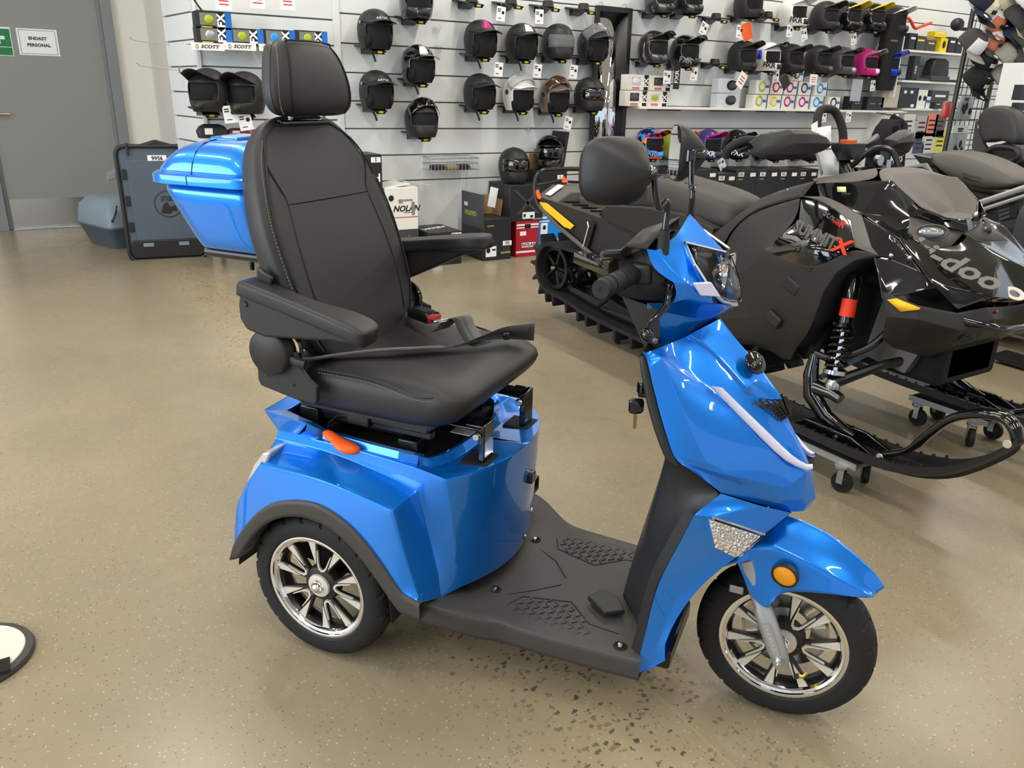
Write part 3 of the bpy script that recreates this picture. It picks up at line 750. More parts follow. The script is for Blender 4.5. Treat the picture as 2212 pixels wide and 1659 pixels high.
hd.obj('handlebar_cowl', BLUE, sc, sub=3, crease=10, crease_w=1.0, merge=.0008)
# dark inside of the cowl, dash and steering column cover
dk = MB(); 
for s in (-1, 1):
    f_ = lambda p: (p[0]-.006, s*(abs(p[1])-.02), p[2])
    dk.face([f_(A), f_(G2), f_(H1), f_(H2), f_(H3), f_(H4), (.63, s*.09, .93), (.62, s*.08, 1.0)])
dk.grid([[(.645,-.125,1.035),(.645,0,1.05),(.645,.125,1.035)],[(.60,-.08,.99),(.595,0,1.0),(.60,.08,.99)],[(.60,-.07,.93),(.59,0,.92),(.60,.07,.93)]])
dk.grid([[A, (.70,-.06,1.065), (.715,0,1.08), (.70,.06,1.065), (A[0], -A[1], A[2])], [(.645,-.125,1.035),(.645,-.06,1.045),(.645,0,1.05),(.645,.06,1.045),(.645,.125,1.035)]])
dk.obj('dashboard', BLKP, sc, solid=.003)
cv = MB(); P0 = [S(1343,640,y=-.085), S(1425,668,y=-.088), S(1427,752,y=-.08), S(1396,760,y=-.082)]
cv.face(P0); cv.face([(p[0], -p[1], p[2]) for p in reversed(P0)]); cv.strip([P0[0], P0[3]], [(P0[0][0]-.02, 0, P0[0][2]), (P0[3][0]-.02, 0, P0[3][2])]); cv.strip([(P0[0][0]-.02, 0, P0[0][2]), (P0[3][0]-.02, 0, P0[3][2])], [(P0[0][0], -P0[0][1], P0[0][2]), (P0[3][0], -P0[3][1], P0[3][2])])
cv.obj('steering_cover', BLKP, sc)
MB().lathe([(.0001, -.006), (.006, -.006), (.007, 0)], o=S(1417,735,y=-.084), n=12).obj('cover_screw', STEE, sc)
# headlamp
hl = tag(empty('headlamp', (0,0,0), 0, sc))
HL = Q([(1478,523,-.085),(1566,544,-.02),(1590,585,-.005),(1601,625,-.002),(1600,652,-.002),(1590,658,-.02),(1560,650,-.065),(1536,630,-.088),(1500,572,-.105)])
half = HL[:9]
ctrf = (.845, 0, .985)
lens = MB()
HLm = [(p[0], -p[1], p[2]) for p in HL]
tipm = [S(1566,543,y=0), S(1601,620,y=.0), S(1597,656,y=0)]
cR = S(1555,600,y=-.055); cR = (cR[0]+.012, cR[1], cR[2])
for L in (HL, HLm):
    s = -1 if L is HL else 1; c = (cR[0], s*.055, cR[2])
    n = len(L)
    for k in range(n): lens.face([L[k], L[(k+1) % n], c])
lens.obj('lamp_lens', CLEAR, hl, sub=2, crease=60, solid=.002)
rf2 = MB()
for L in (HL, HLm): rf2.face([(p[0]-.028, p[1]*.9, p[2]-.004) for p in L])
rf2.face([HL[1], HLm[1], HLm[5], HL[5]])
rf2.obj('lamp_housing', pmat('lamp bowl', srgb(95, 92, 92), .18, .9), hl)
for s in (-1, 1):
    MB().lathe([(.028, .022), (.022, .008), (.012, 0), (.001, -.002)], o=(.800, s*.048, .985), axis='x', n=24).obj('lamp_bowl', CHRM, hl)
    MB().tube([(p[0]+.001, p[1], p[2]) for p in (HL[8:9]+HL[0:2] if s < 0 else HLm[8:9]+HLm[0:2])], .003, 6).obj('lamp_bezel', CHRM, hl)
    MB().tube([(p[0]+.001, p[1], p[2]) for p in ((HL if s < 0 else HLm)[5:9])], .004, 6).obj('lamp_bezel', CHRM, hl)
    P = Q([(1494,610,-.123),(1532,608,-.1),(1553,640,-.085),(1510,637,-.11)])
    MB().prism([(p[0], s*-p[1], p[2]) for p in P], (.006, s*.005, .0)).obj('indicator_lens', LEDW, sc, bevel=.002)
# ---- bars, grips, levers
gp = []
for s in (-1, 1):
    a = Vector((.638, s*.248, .977)); b = Vector((.662, s*.105, .982)); d = a-b
    g = MB(); rr = []; pp = []
    for k in range(13):
        t = k/12; pp.append(b+d*t); rr.append(.0185 if k % 3 else .0172)
    rr[0] = .0225; rr[1] = .0205; rr[12] = .0172; rr[11] = .0185
    g.tube(pp, rr, 24)
    for k in range(5):
        t = .3+.15*k; ring = [b+d*(t+.03*math.sin(2*PI*q/24))+(Vector((0,0,1))*math.cos(2*PI*q/24)+Vector((1,0,0))*math.sin(2*PI*q/24))*.0186 for q in range(24)]
        g.tube(ring, .0011, 5, closed=True)
    g.obj('handlebar_grip', RUBR, sc, smooth=40)
    MB().lathe([(.0001, 0), (.0045, 0)], o=(a.x, a.y-s*-.0006, a.z), n=14).obj('grip_end_hole', DARK, sc)
    lev = MB().tube([(.695, s*.085, .985), (.735, s*.125, .965), (.737, s*.15, .935), (.715, s*.165, .905), (.712, s*.172, .888)], [.008, .011, .010, .008, .008], 10, flat=(1, .7))
    lev.sphere((.712, s*.174, .884), .0135, 12, 8); lev.obj('brake_lever', BLKG, sc, smooth=60)
    MB().box((.678, s*.10, .985), (.04, .05, .04)).obj('switch_housing', BLKP, sc, bevel=.008, seg=3)
MB().tube([(.655, .11, .982), (.64, .0, .965), (.655, -.11, .982)], .011, 12).tube([(.58, -.05, 1.0), (.60, -.09, 1.01), (.64, -.12, 1.02)], .009, 8).obj('handlebar', BLKM, sc)
# ---- mirrors
def mirror(side, stem_top, yaw, pitch):
    r = empty('rear_view_mirror', (0,0,0), 0, sc)
    b = Vector((.713, side*.112, 1.022)); t = Vector(stem_top)
    MB().lathe([(.0155, 0), (.0145, .006), (.012, .012), (.0098, .045), (.0085, .048)], o=tuple(b), axis='z', n=24).obj('mirror_boot', RUBR, r)
    pth = spl([b+Vector((0,0,.045)), b+Vector((0,0,.10)), b*.4+t*.6+Vector((.004,0,.0)), t+Vector((.004, side*-.004, -.01)), t], 5)
    MB().tube(pth, .0062, 12).obj('mirror_stem', BLKG, r)
    h = empty('mirror_head', tuple(t), 0, r); h.rotation_euler = (0, pitch, yaw)
    # shell: squarish pyramid whose back tapers to the ball joint; glass looks to -x, arm comes from -side
    n = 28; outl = []
    for k in range(n):
        a = 2*PI*k/n; c_, s_ = math.cos(a), math.sin(a); rr = 1/((abs(c_)**3.2+abs(s_)**3.2)**(1/3.2))
        outl.append((c_*rr, s_*rr))
    W2, H2 = .064, .060
    def ring(x, sc_, dy, dz=0): return [(x, side*(.068*1+dy)+u*W2*sc_*(1.0), dz+v*H2*sc_*(1-.10*u*side*-1*0)) for u, v in outl]
    sh = MB().loft([ring(-.020, .97, 0), ring(-.014, 1.0, 0), ring(-.004, .96, -.002), ring(.014, .74, -.010), ring(.030, .45, -.022), ring(.038, .22, -.034), ring(.040, .10, -.04)])
    sh.obj('mirror_shell', BLKP, h, smooth=60)
    MB().face([(-.0205, p[1], p[2]) for p in ring(0, .92, 0)]).obj('mirror_glass', GLAS, h)
    MB().tube([(0, 0, -.012), (0, 0, .010)], .0115, 12).tube([(0, 0, 0), (.018, side*.012, .002), (.034, side*.026, 0)], [.011, .0125, .010], 12).obj('mirror_joint', BLKG, h)
    return r
mr_ = mirror(-1, S(1408,372,y=-.148), math.radians(-52), 0)
p_ = S(1381,386,y=-.165); MB().lathe([(.0001, 0), (.008, 0), (.008, .002), (.0001, .002)], o=(p_[0], p_[1], p_[2]), axis='y', n=16).obj('yellow_tag', YELP, mr_)
mirror(1, S(1491,335,y=.150), math.radians(24), 0)
# ---- ignition key socket
MB().lathe([(.012, 0), (.012, -.02), (.0001, -.02)], o=(.708, -.10, .742), axis='x', n=16).obj('ignition_lock', BLKG, sc)
# ---- seat cushion
def sring(z, x0, x1, hw, r, n=7, bow=0.0):
    out = []
    for cx_, cy_, a in ((x1-r, hw-r, 0), (x0+r*.6, hw-r*.6, PI/2), (x0+r*.6, -hw+r*.6, PI), (x1-r, -hw+r, 1.5*PI)):
        rr = r if cx_ > (x0+x1)/2 else r*.6
        for k in range(n+1): out.append((cx_+rr*math.cos(a+PI/2*k/n), cy_+rr*math.sin(a+PI/2*k/n), z))
    return out
cu = MB()
def seatring(z, ins, dome=0.0, fr=0.0):
    rg = sring(z, -.13+ins, .352-ins*1.2-fr, .236-ins, max(.07-ins*.2, .012))
    return [(x, y, z - (0.0 if x < .24 else (x-.24)*.12)) for x, y, z in rg]
rg = [seatring(.615, .032, fr=.050), seatring(.624, .012, fr=.042), seatring(.652, -.002, fr=.026), seatring(.686, -.004, fr=.004), seatring(.708, .001, fr=-.006), seatring(.722, .018)]
cu.loft(rg, cap=False)
# dished top with side bolsters
inner = []
base = rg[-1]
for t in (.16, .34, .6, .85):
    inner.append([(x*(1-t)+.11*t, y*(1-t), .722 + (.006 if t < .3 else -.010*min(1, (t-.2)*2.2)) - (0 if x*(1-t)+.11*t < .24 else (x*(1-t)+.11*t-.24)*.12)) for x, y, z in base])
cu.grid([base]+inner, True); cu.face(inner[-1])
cu.obj('seat_cushion', LEAT, sc, sub=1, smooth=180)
# piping and stitching along the bolster
for s in (-1, 1):
    P = [S(*q, y=-.238) for q in [(688,797),(740,806),(790,816),(835,831),(880,850),(915,859)]]+[S(945,858,y=-.225), S(968,851,y=-.205), S(983,843,y=-.185)]
    P = spl([(p[0], s*-p[1], p[2]) for p in P], 4)
    MB().tube(P, .0028, 6).obj('seat_piping', LEAT, sc)
    st = MB(); acc = 0; 
    for a, b in zip(P, P[1:]):
        for k in range(2):
            t = k/2; p = np.array(a)*(1-t)+np.array(b)*t; q = np.array(a)*(1-t-.3)+np.array(b)*(t+.3)
            off = np.array((0, s*.002, -.008)); st.tube([tuple(p+off), tuple(q+off)], .0010, 4)
    st.obj('seat_stitching', THRD, sc)
MB().box((.08, 0, .612), (.34, .40, .012)).obj('seat_pan', BLKM, sc)
# ---- backrest
def backpt(t):   # centreline of the front face from bottom (0) to top (1)
    return Vector((-.015-.015*t-.165*t**1.25, 0, .700+.535*t))
N = 14; rings = []
prof_w = [.150, .195, .222, .236, .242, .246, .249, .248, .243, .233, .219, .201, .174, .130]
prof_d = [.040, .070, .085, .092, .095, .096, .096, .095, .094, .092, .090, .086, .078, .05]
for i in range(N):
    t = i/(N-1); c = backpt(t); w, d = prof_w[i], prof_d[i]
    nrm = Vector((.93, 0, .36)); bol = .028*(1 if .1 < t < .9 else .3)
    ring = []
    # front from right to left, then back
    for u, dx in ((-1.0, -.35), (-.97, -.08), (-.90, .30), (-.80, .34), (-.66, .12), (-.33, .0), (0, -.02), (.33, .0), (.66, .12), (.80, .34), (.90, .30), (.97, -.08), (1.0, -.35)):
        p = c + nrm*(bol*dx if dx > 0 else d*dx*.5); ring.append((p.x, u*w, p.z))
    for u, dx in ((.97, -.75), (.80, -.98), (.4, -1.02), (0, -1.03), (-.4, -1.02), (-.80, -.98), (-.97, -.75)):
        p = c + nrm*d*dx; ring.append((p.x, u*w*.97, p.z))
    rings.append(ring)
bk_ = MB().loft(rings, cap=False)
for r, fl in ((rings[0], 1), (rings[-1], -1)):
    cc = np.mean(r, axis=0); dz = -.012 if fl == 1 else .012
    r2 = [tuple(np.array(p)*.45+cc*.55+np.array((0, 0, dz))) for p in r]
    bk_.strip(r+[r[0]], r2+[r2[0]]); bk_.face(r2)
bk_.obj('backrest', LEAT, sc, sub=2, smooth=180)
nrm = Vector((.93, 0, .36))
def onback(t, u, lift=.004):
    i = min(int(t*(N-1)), N-2); f = t*(N-1)-i; w = prof_w[i]*(1-f)+prof_w[i+1]*f; c = backpt(t)
    dx = np.interp(abs(u), [0, .33, .66, .80, .90, .97, 1], [-.006, 0, .12, .34, .30, -.08, -.35]); bol = .028*(1 if .1 < t < .9 else .3)
    p = c + nrm*(bol*dx if dx > 0 else .045*dx) + nrm*lift
    return (p.x, u*w, p.z)
# seams: curved yoke and panel lines
seam = MB()
seam.tube(spl([onback(.67, u, .0005) for u in (-.66, -.33, 0, .33, .66)], 4), .0020, 5)
for s in (-1, 1):
    seam.tube(spl([onback(t, s*u, .0008) for t, u in ((.84,.90),(.79,.84),(.73,.73),(.67,.66),(.5,.68),(.3,.72),(.12,.76))], 4), .0020, 5)
    seam.tube(spl([onback(t, s*u, .0015) for t, u in ((.08,.93),(.2,.92),(.4,.915),(.6,.91),(.75,.90),(.85,.89),(.93,.86),(.975,.70),(.99,.5))], 4), .0024, 6)
seam.tube(spl([onback(.975, u, .002) for u in (-.70, -.35, 0, .35, .70)], 4), .0024, 6)
seam.obj('backrest_seams', pmat('seam shadow leather', srgb(22, 21, 21), .6), sc)
st = MB()
for s in (-1, 1):
    P = [Vector(p) for p in spl([onback(t, s*u, .001) for t, u in ((.08,.965),(.2,.958),(.4,.955),(.6,.95),(.75,.945),(.85,.94),(.92,.92))], 14)]
    for a, b in zip(P, P[1:]): st.tube([a+nrm*.0025, a*.4+b*.6+nrm*.0025], .0010, 4)
for t_ in st.split_y(): t_.obj('backrest_stitching', THRD, sc)
MB().box((-.205, 0, 1.228), (.05, .17, .012)).obj('headrest_guide', BLKG, sc, bevel=.004)
# ---- headrest
hr = []
for z, w, d, xo in ((1.240,.085,.05,0), (1.246,.112,.072,0), (1.262,.128,.088,.002), (1.29,.132,.094,.003), (1.32,.127,.094,.003), (1.35,.117,.090,.001), (1.375,.106,.083,-.003), (1.392,.093,.072,-.007), (1.402,.070,.052,-.012)):
    xc_ = -.170+xo-.015*(z-1.24)/.16; ring = []; w += .012
    for k in range(28):
        a = 2*PI*k/28; c_, s_ = math.cos(a), math.sin(a); rr = 1/((abs(c_)**5+abs(s_)**5)**.2)
        bow = -.014*(abs(s_*rr)**2) if c_ > 0 else 0.010*(abs(s_*rr)**2)
        ring.append((xc_+c_*rr*d/2+bow, s_*rr*w+.012, z+.004*(1-(s_*rr)**2)))
    hr.append(ring)
ho = MB().loft(hr).obj('headrest', LEAT, sc, sub=2, smooth=180)
sm = MB(); stt = MB()
def hpt(r, k, out=.001):
    c = np.mean(r, axis=0); p = np.array(r[k % 28]); d = p-c; d[2] = 0; return tuple(p+d/np.linalg.norm(d)*out)
P = [hpt(hr[i], 25, -.0015) for i in range(1, 9)]; P2 = [hpt(hr[i], 3, -.0015) for i in range(1, 9)]
topP = [hpt(hr[7], k, .0) for k in (25, 26, 27, 0, 1, 2, 3)]
sm.tube(spl(P[:7]+[tuple(np.array(q)+np.array((-.002,0,.006))) for q in topP]+P2[6::-1], 3), .0022, 6)
sm.obj('headrest_piping', pmat('seam shadow leather', (0,0,0)), ho)
P = [Vector(p) for p in spl([hpt(hr[i], 24, .0) for i in range(1, 8)], 9)]
for a, b in zip(P, P[1:]): stt.tube([a, a*.4+b*.6], .0011, 4)
stt.obj('headrest_stitching', THRD, ho)
for y in (-.048, .072): MB().tube([(-.178, y, 1.25), (-.205, y, 1.205)], .0058, 12).obj('headrest_post', CHRM, sc)
# ---- armrests
def armrest(s, tilt):
    a = empty('armrest', (-.105, s*.272, .905), 0, sc); a.rotation_euler = (0, tilt, 0)
    secs = [(-.052,.030,-.004), (-.048,.036,.0), (-.02,.036,.0), (.06,.032,.0), (.12,.031,.0), (.16,.040,.001), (.20,.047,.002), (.245,.047,.001), (.268,.040,-.002), (.278,.026,-.005)]
    rings = []
    for x, w, z in secs:
        inn = s*-1*(w-.034)*.9
        rings.append([(x, inn*.6+w*1.0*u, z+.019*v) for u, v in rrect(2*.95, 2*.95, .4, 4)])
    MB().loft(rings).obj('arm_pad', BLKP, a, sub=1, smooth=180)
    poly = [(-.047,-.004), (.262,-.008), (.262,-.022), (.20,-.034), (.10,-.066), (.03,-.088), (-.02,-.088), (-.04,-.07), (-.047,-.04)]
    MB().prism([(x, s*.026, z) for x, z in poly], (0, -s*.048, 0)).obj('arm_shell', BLKP, a, bevel=.008, seg=3)
    MB().lathe([(.0001, s*.002), (.006, s*.002), (.007, 0)], o=(-.028, s*.027, -.03), n=16).obj('pivot_cap', BLKP, a)
    return a
armrest(-1, math.radians(12.5)).location[2] -= .018; armrest(1, math.radians(-8))
# ---- recliner hinges and side brackets
for s in (-1, 1):
    MB().lathe([(.0001, s*.006), (.047, s*.006), (.0515, s*.002), (.053, -s*.03), (.045, -s*.032)], o=(-.095, s*.288, .757), n=56).obj('hinge_cover', BLKP, sc, smooth=50)
    MB().lathe([(.048, s*.0), (.052, -s*.006), (.050, -s*.012), (.038, -s*.012)], o=(-.080, s*.262, .765), n=48).obj('hinge_ring', BLKG, sc, smooth=40)
    MB().prism([(-.11, s*.252, .84), (-.09, s*.252, .92), (-.13, s*.252, .94), (-.15, s*.252, .80)], (0, s*.012, 0)).obj('recliner_arm', BLKM, sc, bevel=.004)
    MB().tube([(-.06, s*.275, .752), (-.03, s*.275, .742), (-.012, s*.27, .738)], [.011, .011, .012], 10, flat=(1, .8)).obj('recline_lever', BLKP, sc)
    P = [S(*q, y=-.27) for q in [(556,765),(560,820),(566,832),(640,862),(680,872),(687,868),(686,835),(668,820),(648,790),(640,760)]]
    MB().prism([(p[0], s*.262, p[2]) for p in P], (0, s*.012, 0)).obj('seat_side_bracket', BLKP, sc, bevel=.003)
    for q in ((580,810),(635,833)):
        p = S(*q, y=-.275); MB().lathe([(.0001, 0), (.0045, 0)], o=(p[0], s*.2745, p[2]), n=12).obj('bracket_hole', DARK, sc)
MB().tube([(-.12, -.24, .9), (-.12, .24, .9)], .008, 8).obj('recliner_bar', BLKM, sc)
# ---- seat belt
def ribbon(mb, path, wv, th=.0012):
    P = [Vector(p) for p in path]; w_ = [Vector(v) for v in (wv if isinstance(wv[0], (tuple, list, Vector)) else [wv]*len(P))]
    a = [p-w for p, w in zip(P, w_)]; b = [p+w for p, w in zip(P, w_)]
    mb.strip([tuple(p) for p in a], [tuple(p) for p in b])
sb = empty('seat_belt', (0,0,0), 0, sc)
m = MB(); path = spl([(-.06,-.25,.735), (-.03,-.225,.735), (.0,-.18,.735), (.06,-.09,.731), (.14,-.02,.729), (.20,.03,.729), (.25,.09,.742), (.285,.13,.748), (.345,.170,.748)], 4)
n = len(path); ribbon(m, path, [Vector((.011, -.016, .003)) if i < n*.55 else Vector((.012*(1-(i/n-.55)/.45), -.012*(1-(i/n-.55)/.45), .004+.020*(i/n-.55)/.45)) for i in range(n)])
m.obj('belt_webbing', FABR, sb, solid=.002)
m = MB(); path = spl([(.115,.105,.738), (.14,.125,.765), (.165,.125,.772), (.19,.105,.752), (.225,.08,.732), (.25,.075,.728)], 5)
ribbon(m, path, (.016, .016, .004)); m.obj('belt_loop', FABR, sb, solid=.002)
m = MB(); path = spl([(-.085,.19,.745), (-.06,.165,.748), (-.03,.155,.742), (.01,.15,.755)], 5); ribbon(m, path, [(.004,.008,.018)]*5+[(.006,.014,.010)]*11); m.obj('belt_stalk', FABR, sb, solid=.002)
d = Vector((.045,-.02,0)).normalized()
M = basis((.050, .135, .762), d, (.35, 1, .0)) @ Matrix.Scale(1.2, 4)
MB().box((0,0,0), (.075,.040,.022)).obj('buckle_housing', BLKG, sb, bevel=.006, seg=3).matrix_basis = M
MB().box((.002,0,.0115), (.04,.024,.0012)).obj('buckle_label', BLKP, sb).matrix_basis = M
MB().box((.0385,0,-.001), (.005,.034,.016)).obj('buckle_release', REDP, sb, bevel=.002).matrix_basis = M
MB().box((.055,0,.0), (.035,.024,.003)).tube([(.062,-.02,0), (.066,0,.003), (.062,.02,0)], .003, 6).obj('buckle_tongue', STEE, sb, bevel=.001).matrix_basis = M
MB().box((.288, .132, .745), (.016, .05, .018), Euler((0,0,.35))).obj('belt_adjuster', BLKG, sb, bevel=.003)
# ---- top box on its rack
tb = empty('top_box', (-.345, 0, .935), 0, sc)
def bring(z, x0, x1, hw, r, n=5):
    w, h = (x1-x0), 2*hw
    return [(u+(x0+x1)/2, v, z) for u, v in rrect(w, h, min(r, w/2.2), n)]
MB().loft([bring(.0, -.060, .145, .145, .03), bring(.003, -.066, .148, .150, .04), bring(.014, -.074, .150, .160, .05), bring(.06, -.104, .152, .170, .06), bring(.148, -.150, .155, .186, .065), bring(.150, -.151, .155, .186, .065)]).obj('box_body', BLUE, tb, sub=1, smooth=180)
lipm = MB(); z0 = .150
for ex, za, zb in ((.016, .152, .178),):
    lipm.loft([bring(za, -.150-ex*.6, .155+ex*.6, .186+ex*.5, .07), bring(za+.003, -.150-ex, .155+ex, .186+ex, .07), bring(zb-.004, -.150-ex, .155+ex, .186+ex, .07), bring(zb, -.150-ex*.7, .155+ex*.7, .186+ex*.7, .07)])
lipm.obj('lid_rim', BLUE, tb, smooth=40)
lid = MB().loft([bring(.174, -.156, .163, .194, .07), bring(.176, -.156, .163, .194, .07), bring(.200, -.142, .160, .189, .07), bring(.226, -.112, .152, .178, .07), bring(.244, -.074, .136, .156, .06), bring(.252, -.03, .108, .12, .045), bring(.254, .02, .08, .07, .03)])
lid.obj('box_lid', BLUE, tb, sub=1, smooth=180)
MB().prism([(-.030, -.115, .237), (.055, -.115, .237), (.075, -.02, .243), (-.030, -.02, .243)], (0, 0, .02)).obj('lid_hump', BLUE, tb, bevel=.009, seg=3)
ln = MB(); ln.tube([(-.02, -.2022, .155), (-.02, -.2018, .174), (-.012, -.1935, .179), (-.011, -.1875, .202), (-.009, -.1745, .227), (-.006, -.150, .2450), (-.004, -.118, .2515), (-.002, 0, .2545)], .0013, 6)
ln.obj('lid_split_line', pmat('dark blue gap', srgb(8, 30, 90), .5), tb)
rk = MB()
for s in (-1, 1):
    rk.tube([(-.415, s*.10, .918), (-.40, s*.125, .925), (-.20, s*.125, .925), (-.15, s*.10, .88), (-.13, s*.09, .60)], .013, 12)
rk.box((-.30, 0, .927), (.22, .26, .012)); rk.box((-.215, 0, .89), (.07, .24, .05)); rk.tube([(-.29, -.1, .92), (-.29, -.1, .885)], .006, 8)
rk.obj('luggage_rack', BLKM, sc, bevel=.004)
# ================================================================ BLACK SNOWMOBILE (x forward, y left)
N = Frame(2.8, 1.65, -90)
sm_ = thing('snowmobile', 'glossy black mountain snowmobile with yellow side reflectors standing behind the blue scooter', 'snowmobile', (2.8, 1.65, 0), math.radians(-90))
GB = pmat('snowmobile gloss black', srgb(14, 14, 15), rough=.08, coat=.8, coat_r=.02)
MBK = add_noise_bump(pmat('snowmobile matt black plastic', srgb(38, 36, 34), rough=.5), 700, .2, .0006)
MGR = add_noise_bump(pmat('snowmobile dark grey plastic', srgb(88, 84, 78), rough=.55), 700, .2, .0006)
SEAT = add_noise_bump(pmat('snowmobile seat vinyl', srgb(62, 58, 55), rough=.55), 900, .25, .0006)
GRYM = pmat('dark grey metal', srgb(105, 102, 98), rough=.5, metal=.4)
YREF = pmat('yellow reflector', srgb(250, 190, 10), rough=.35, coat=.4)
REDX = pmat('red decal', srgb(230, 60, 30), rough=.5)
GDEC = pmat('grey decal', srgb(112, 106, 102), rough=.5)
def NN(*q): return [N(a, b, y=y) for a, b, y in q]
def panel(name, mat, polys, par=sm_, mir=True, sub=2, crease=14, cw=.9, solid=0.004, merge=.0015):
    m = MB()
    for p in polys: m.face(p)
    if mir and min(abs(q[1]) for q in m.v) > .004:
        m.mirror_y(); r = [h.obj(name, mat, par, sub=sub, crease=crease, crease_w=1.0, solid=solid, off=-1, merge=merge) for h in m.split_y()]
        return r[0]
    cw = 1.0 if cw == .9 else cw
    if mir: m.mirror_y()
    return m.obj(name, mat, par, sub=sub, crease=crease, crease_w=cw, solid=solid, off=-1, merge=merge)
# matte side panel
a_ = dict(
 t0=(1572,505,-.26), t1=(1622,457,-.25), t2=(1690,438,-.25), t3=(1727,428,-.26), t4=(1722,478,-.33), t5=(1652,540,-.385), t6=(1747,586,-.43), t7=(1800,560,-.43), t8=(1846,533,-.415),
 b0=(1898,552,-.40), b1=(1848,560,-.415), b2=(1806,588,-.43), b3=(1778,630,-.43), b4=(1758,690,-.425), b5=(1742,728,-.41), b6=(1722,747,-.39), b7=(1707,778,-.37), b8=(1690,776,-.36), b9=(1655,752,-.36), b10=(1605,738,-.37), b11=(1560,722,-.37), l0=(1520,690,-.37), l1=(1545,600,-.34), m1=(1600,600,-.39), m2=(1690,640,-.42), m3=(1640,690,-.40))
v = {k: N(*q[:2], y=q[2]) for k, q in a_.items()}
P_ = lambda s: [v[k] for k in s.split()]
panel('side_panel', MBK, [P_('t0 t1 t5'), P_('t1 t2 t4 t5'), P_('t2 t3 t4'), P_('t0 t5 m1 l1'), P_('t5 t6 m2 m1'), P_('t6 t7 b2 b3 m2'), P_('t7 t8 b1 b2'), P_('t8 b0 b1'), P_('m2 b3 b4'), P_('m2 b4 b5 m3'), P_('m1 m2 m3'), P_('l1 m1 m3 l0'), P_('l0 m3 b10 b11'), P_('m3 b5 b6 b9 b10'), P_('b6 b7 b8 b9')])
# arch return
panel('arch_liner', DARK, [[v['b1'], v['b2'], (v['b2'][0], -.2, v['b2'][2]), (v['b1'][0], -.2, v['b1'][2])], [v['b2'], v['b3'], (v['b3'][0]-.02, -.2, v['b3'][2]), (v['b2'][0], -.2, v['b2'][2])], [v['b3'], v['b4'], (v['b4'][0]-.03, -.2, v['b4'][2]), (v['b3'][0]-.02, -.2, v['b3'][2])], [v['b4'], v['b6'], (v['b6'][0]-.02, -.2, v['b6'][2]), (v['b4'][0]-.03, -.2, v['b4'][2])], [v['b0'], v['b1'], (v['b1'][0], -.2, v['b1'][2]), (v['b0'][0]+.1, -.2, v['b0'][2])]], sub=0)
# gloss window and upper decal panel
w_ = {k: N(*q[:2], y=q[2]) for k, q in dict(a=(1730,430,-.262), b=(1770,433,-.262), c=(1838,476,-.325), d=(1847,530,-.412), e=(1786,508,-.395), f=(1724,486,-.338)).items()}
panel('decal_panel', GB, [[w_['a'], w_['b'], w_['c'], w_['d'], w_['e'], w_['f']]], sub=1, cw=1)
panel('tinted_window', pmat('tinted window', srgb(6, 5, 5), .05, 0, 1), [[w_['f'], w_['e'], w_['d'], v['t6'], v['t5'], v['t4']]], sub=0)
g_ = NN((1735,424,-.25),(1800,424,-.235),(1850,428,-.225),(1864,470,-.295),(1882,532,-.395),(1898,552,-.40),(1846,533,-.413),(1839,474,-.324),(1775,431,-.26))
panel('grey_side_trim', MGR, [[g_[0], g_[1], g_[7], g_[8]], [g_[1], g_[2], g_[3], g_[7]], [g_[3], g_[4], g_[6], g_[7]], [g_[4], g_[5], g_[6]]])
# front side fairing (gloss)
f_ = {k: N(*q[:2], y=q[2]) for k, q in dict(a=(1865,468,-.30), b=(1905,492,-.315), c=(1940,520,-.33), d=(1990,588,-.335), e=(2014,617,-.325), g=(1905,648,-.415), h=(1899,598,-.412), i=(1884,545,-.40), j=(1925,560,-.372), k=(1960,600,-.36), l=(1990,628,-.352)).items()}
panel('front_fairing', GB, [[f_[k] for k in 'abji'], [f_[k] for k in 'bcdj'], [f_[k] for k in 'jdek'], [f_[k] for k in 'ijh'], [f_[k] for k in 'hjkg'], [f_[k] for k in 'kelg']], crease=8)
# lower nose (matt)
n_ = {k: N(*q[:2], y=q[2]) for k, q in dict(a=(1907,630,-.417), b=(1985,660,-.375), c=(2068,676,-.30), d=(2130,664,-.20), e=(2200,660,0), f=(1914,685,-.415), g=(1980,690,-.385), h=(2075,715,-.30), i=(2150,690,-.17), j=(2185,690,0), k=(1905,732,-.385), l=(1955,748,-.34), m=(2055,748,-.26), n=(2110,735,-.17), o=(2150,722,0), p=(1930,752,-.33), q=(2000,772,-.22), r=(2020,778,0)).items()}
panel('nose_bumper_fairing', MBK, [[n_[k] for k in s] for s in ('abgf', 'bchg', 'cdih', 'deji', 'fglk', 'ghml', 'hinm', 'ijon', 'klp', 'lmqp', 'mnq', 'norq')], crease=10)
panel('side_reflector', YREF, [[(p[0]+.002, p[1]-.004, p[2]+.002) for p in NN((1916,648,-.415),(1936,645,-.406),(1988,666,-.383),(1986,670,-.384),(1946,674,-.405))]], sub=0, solid=.003)
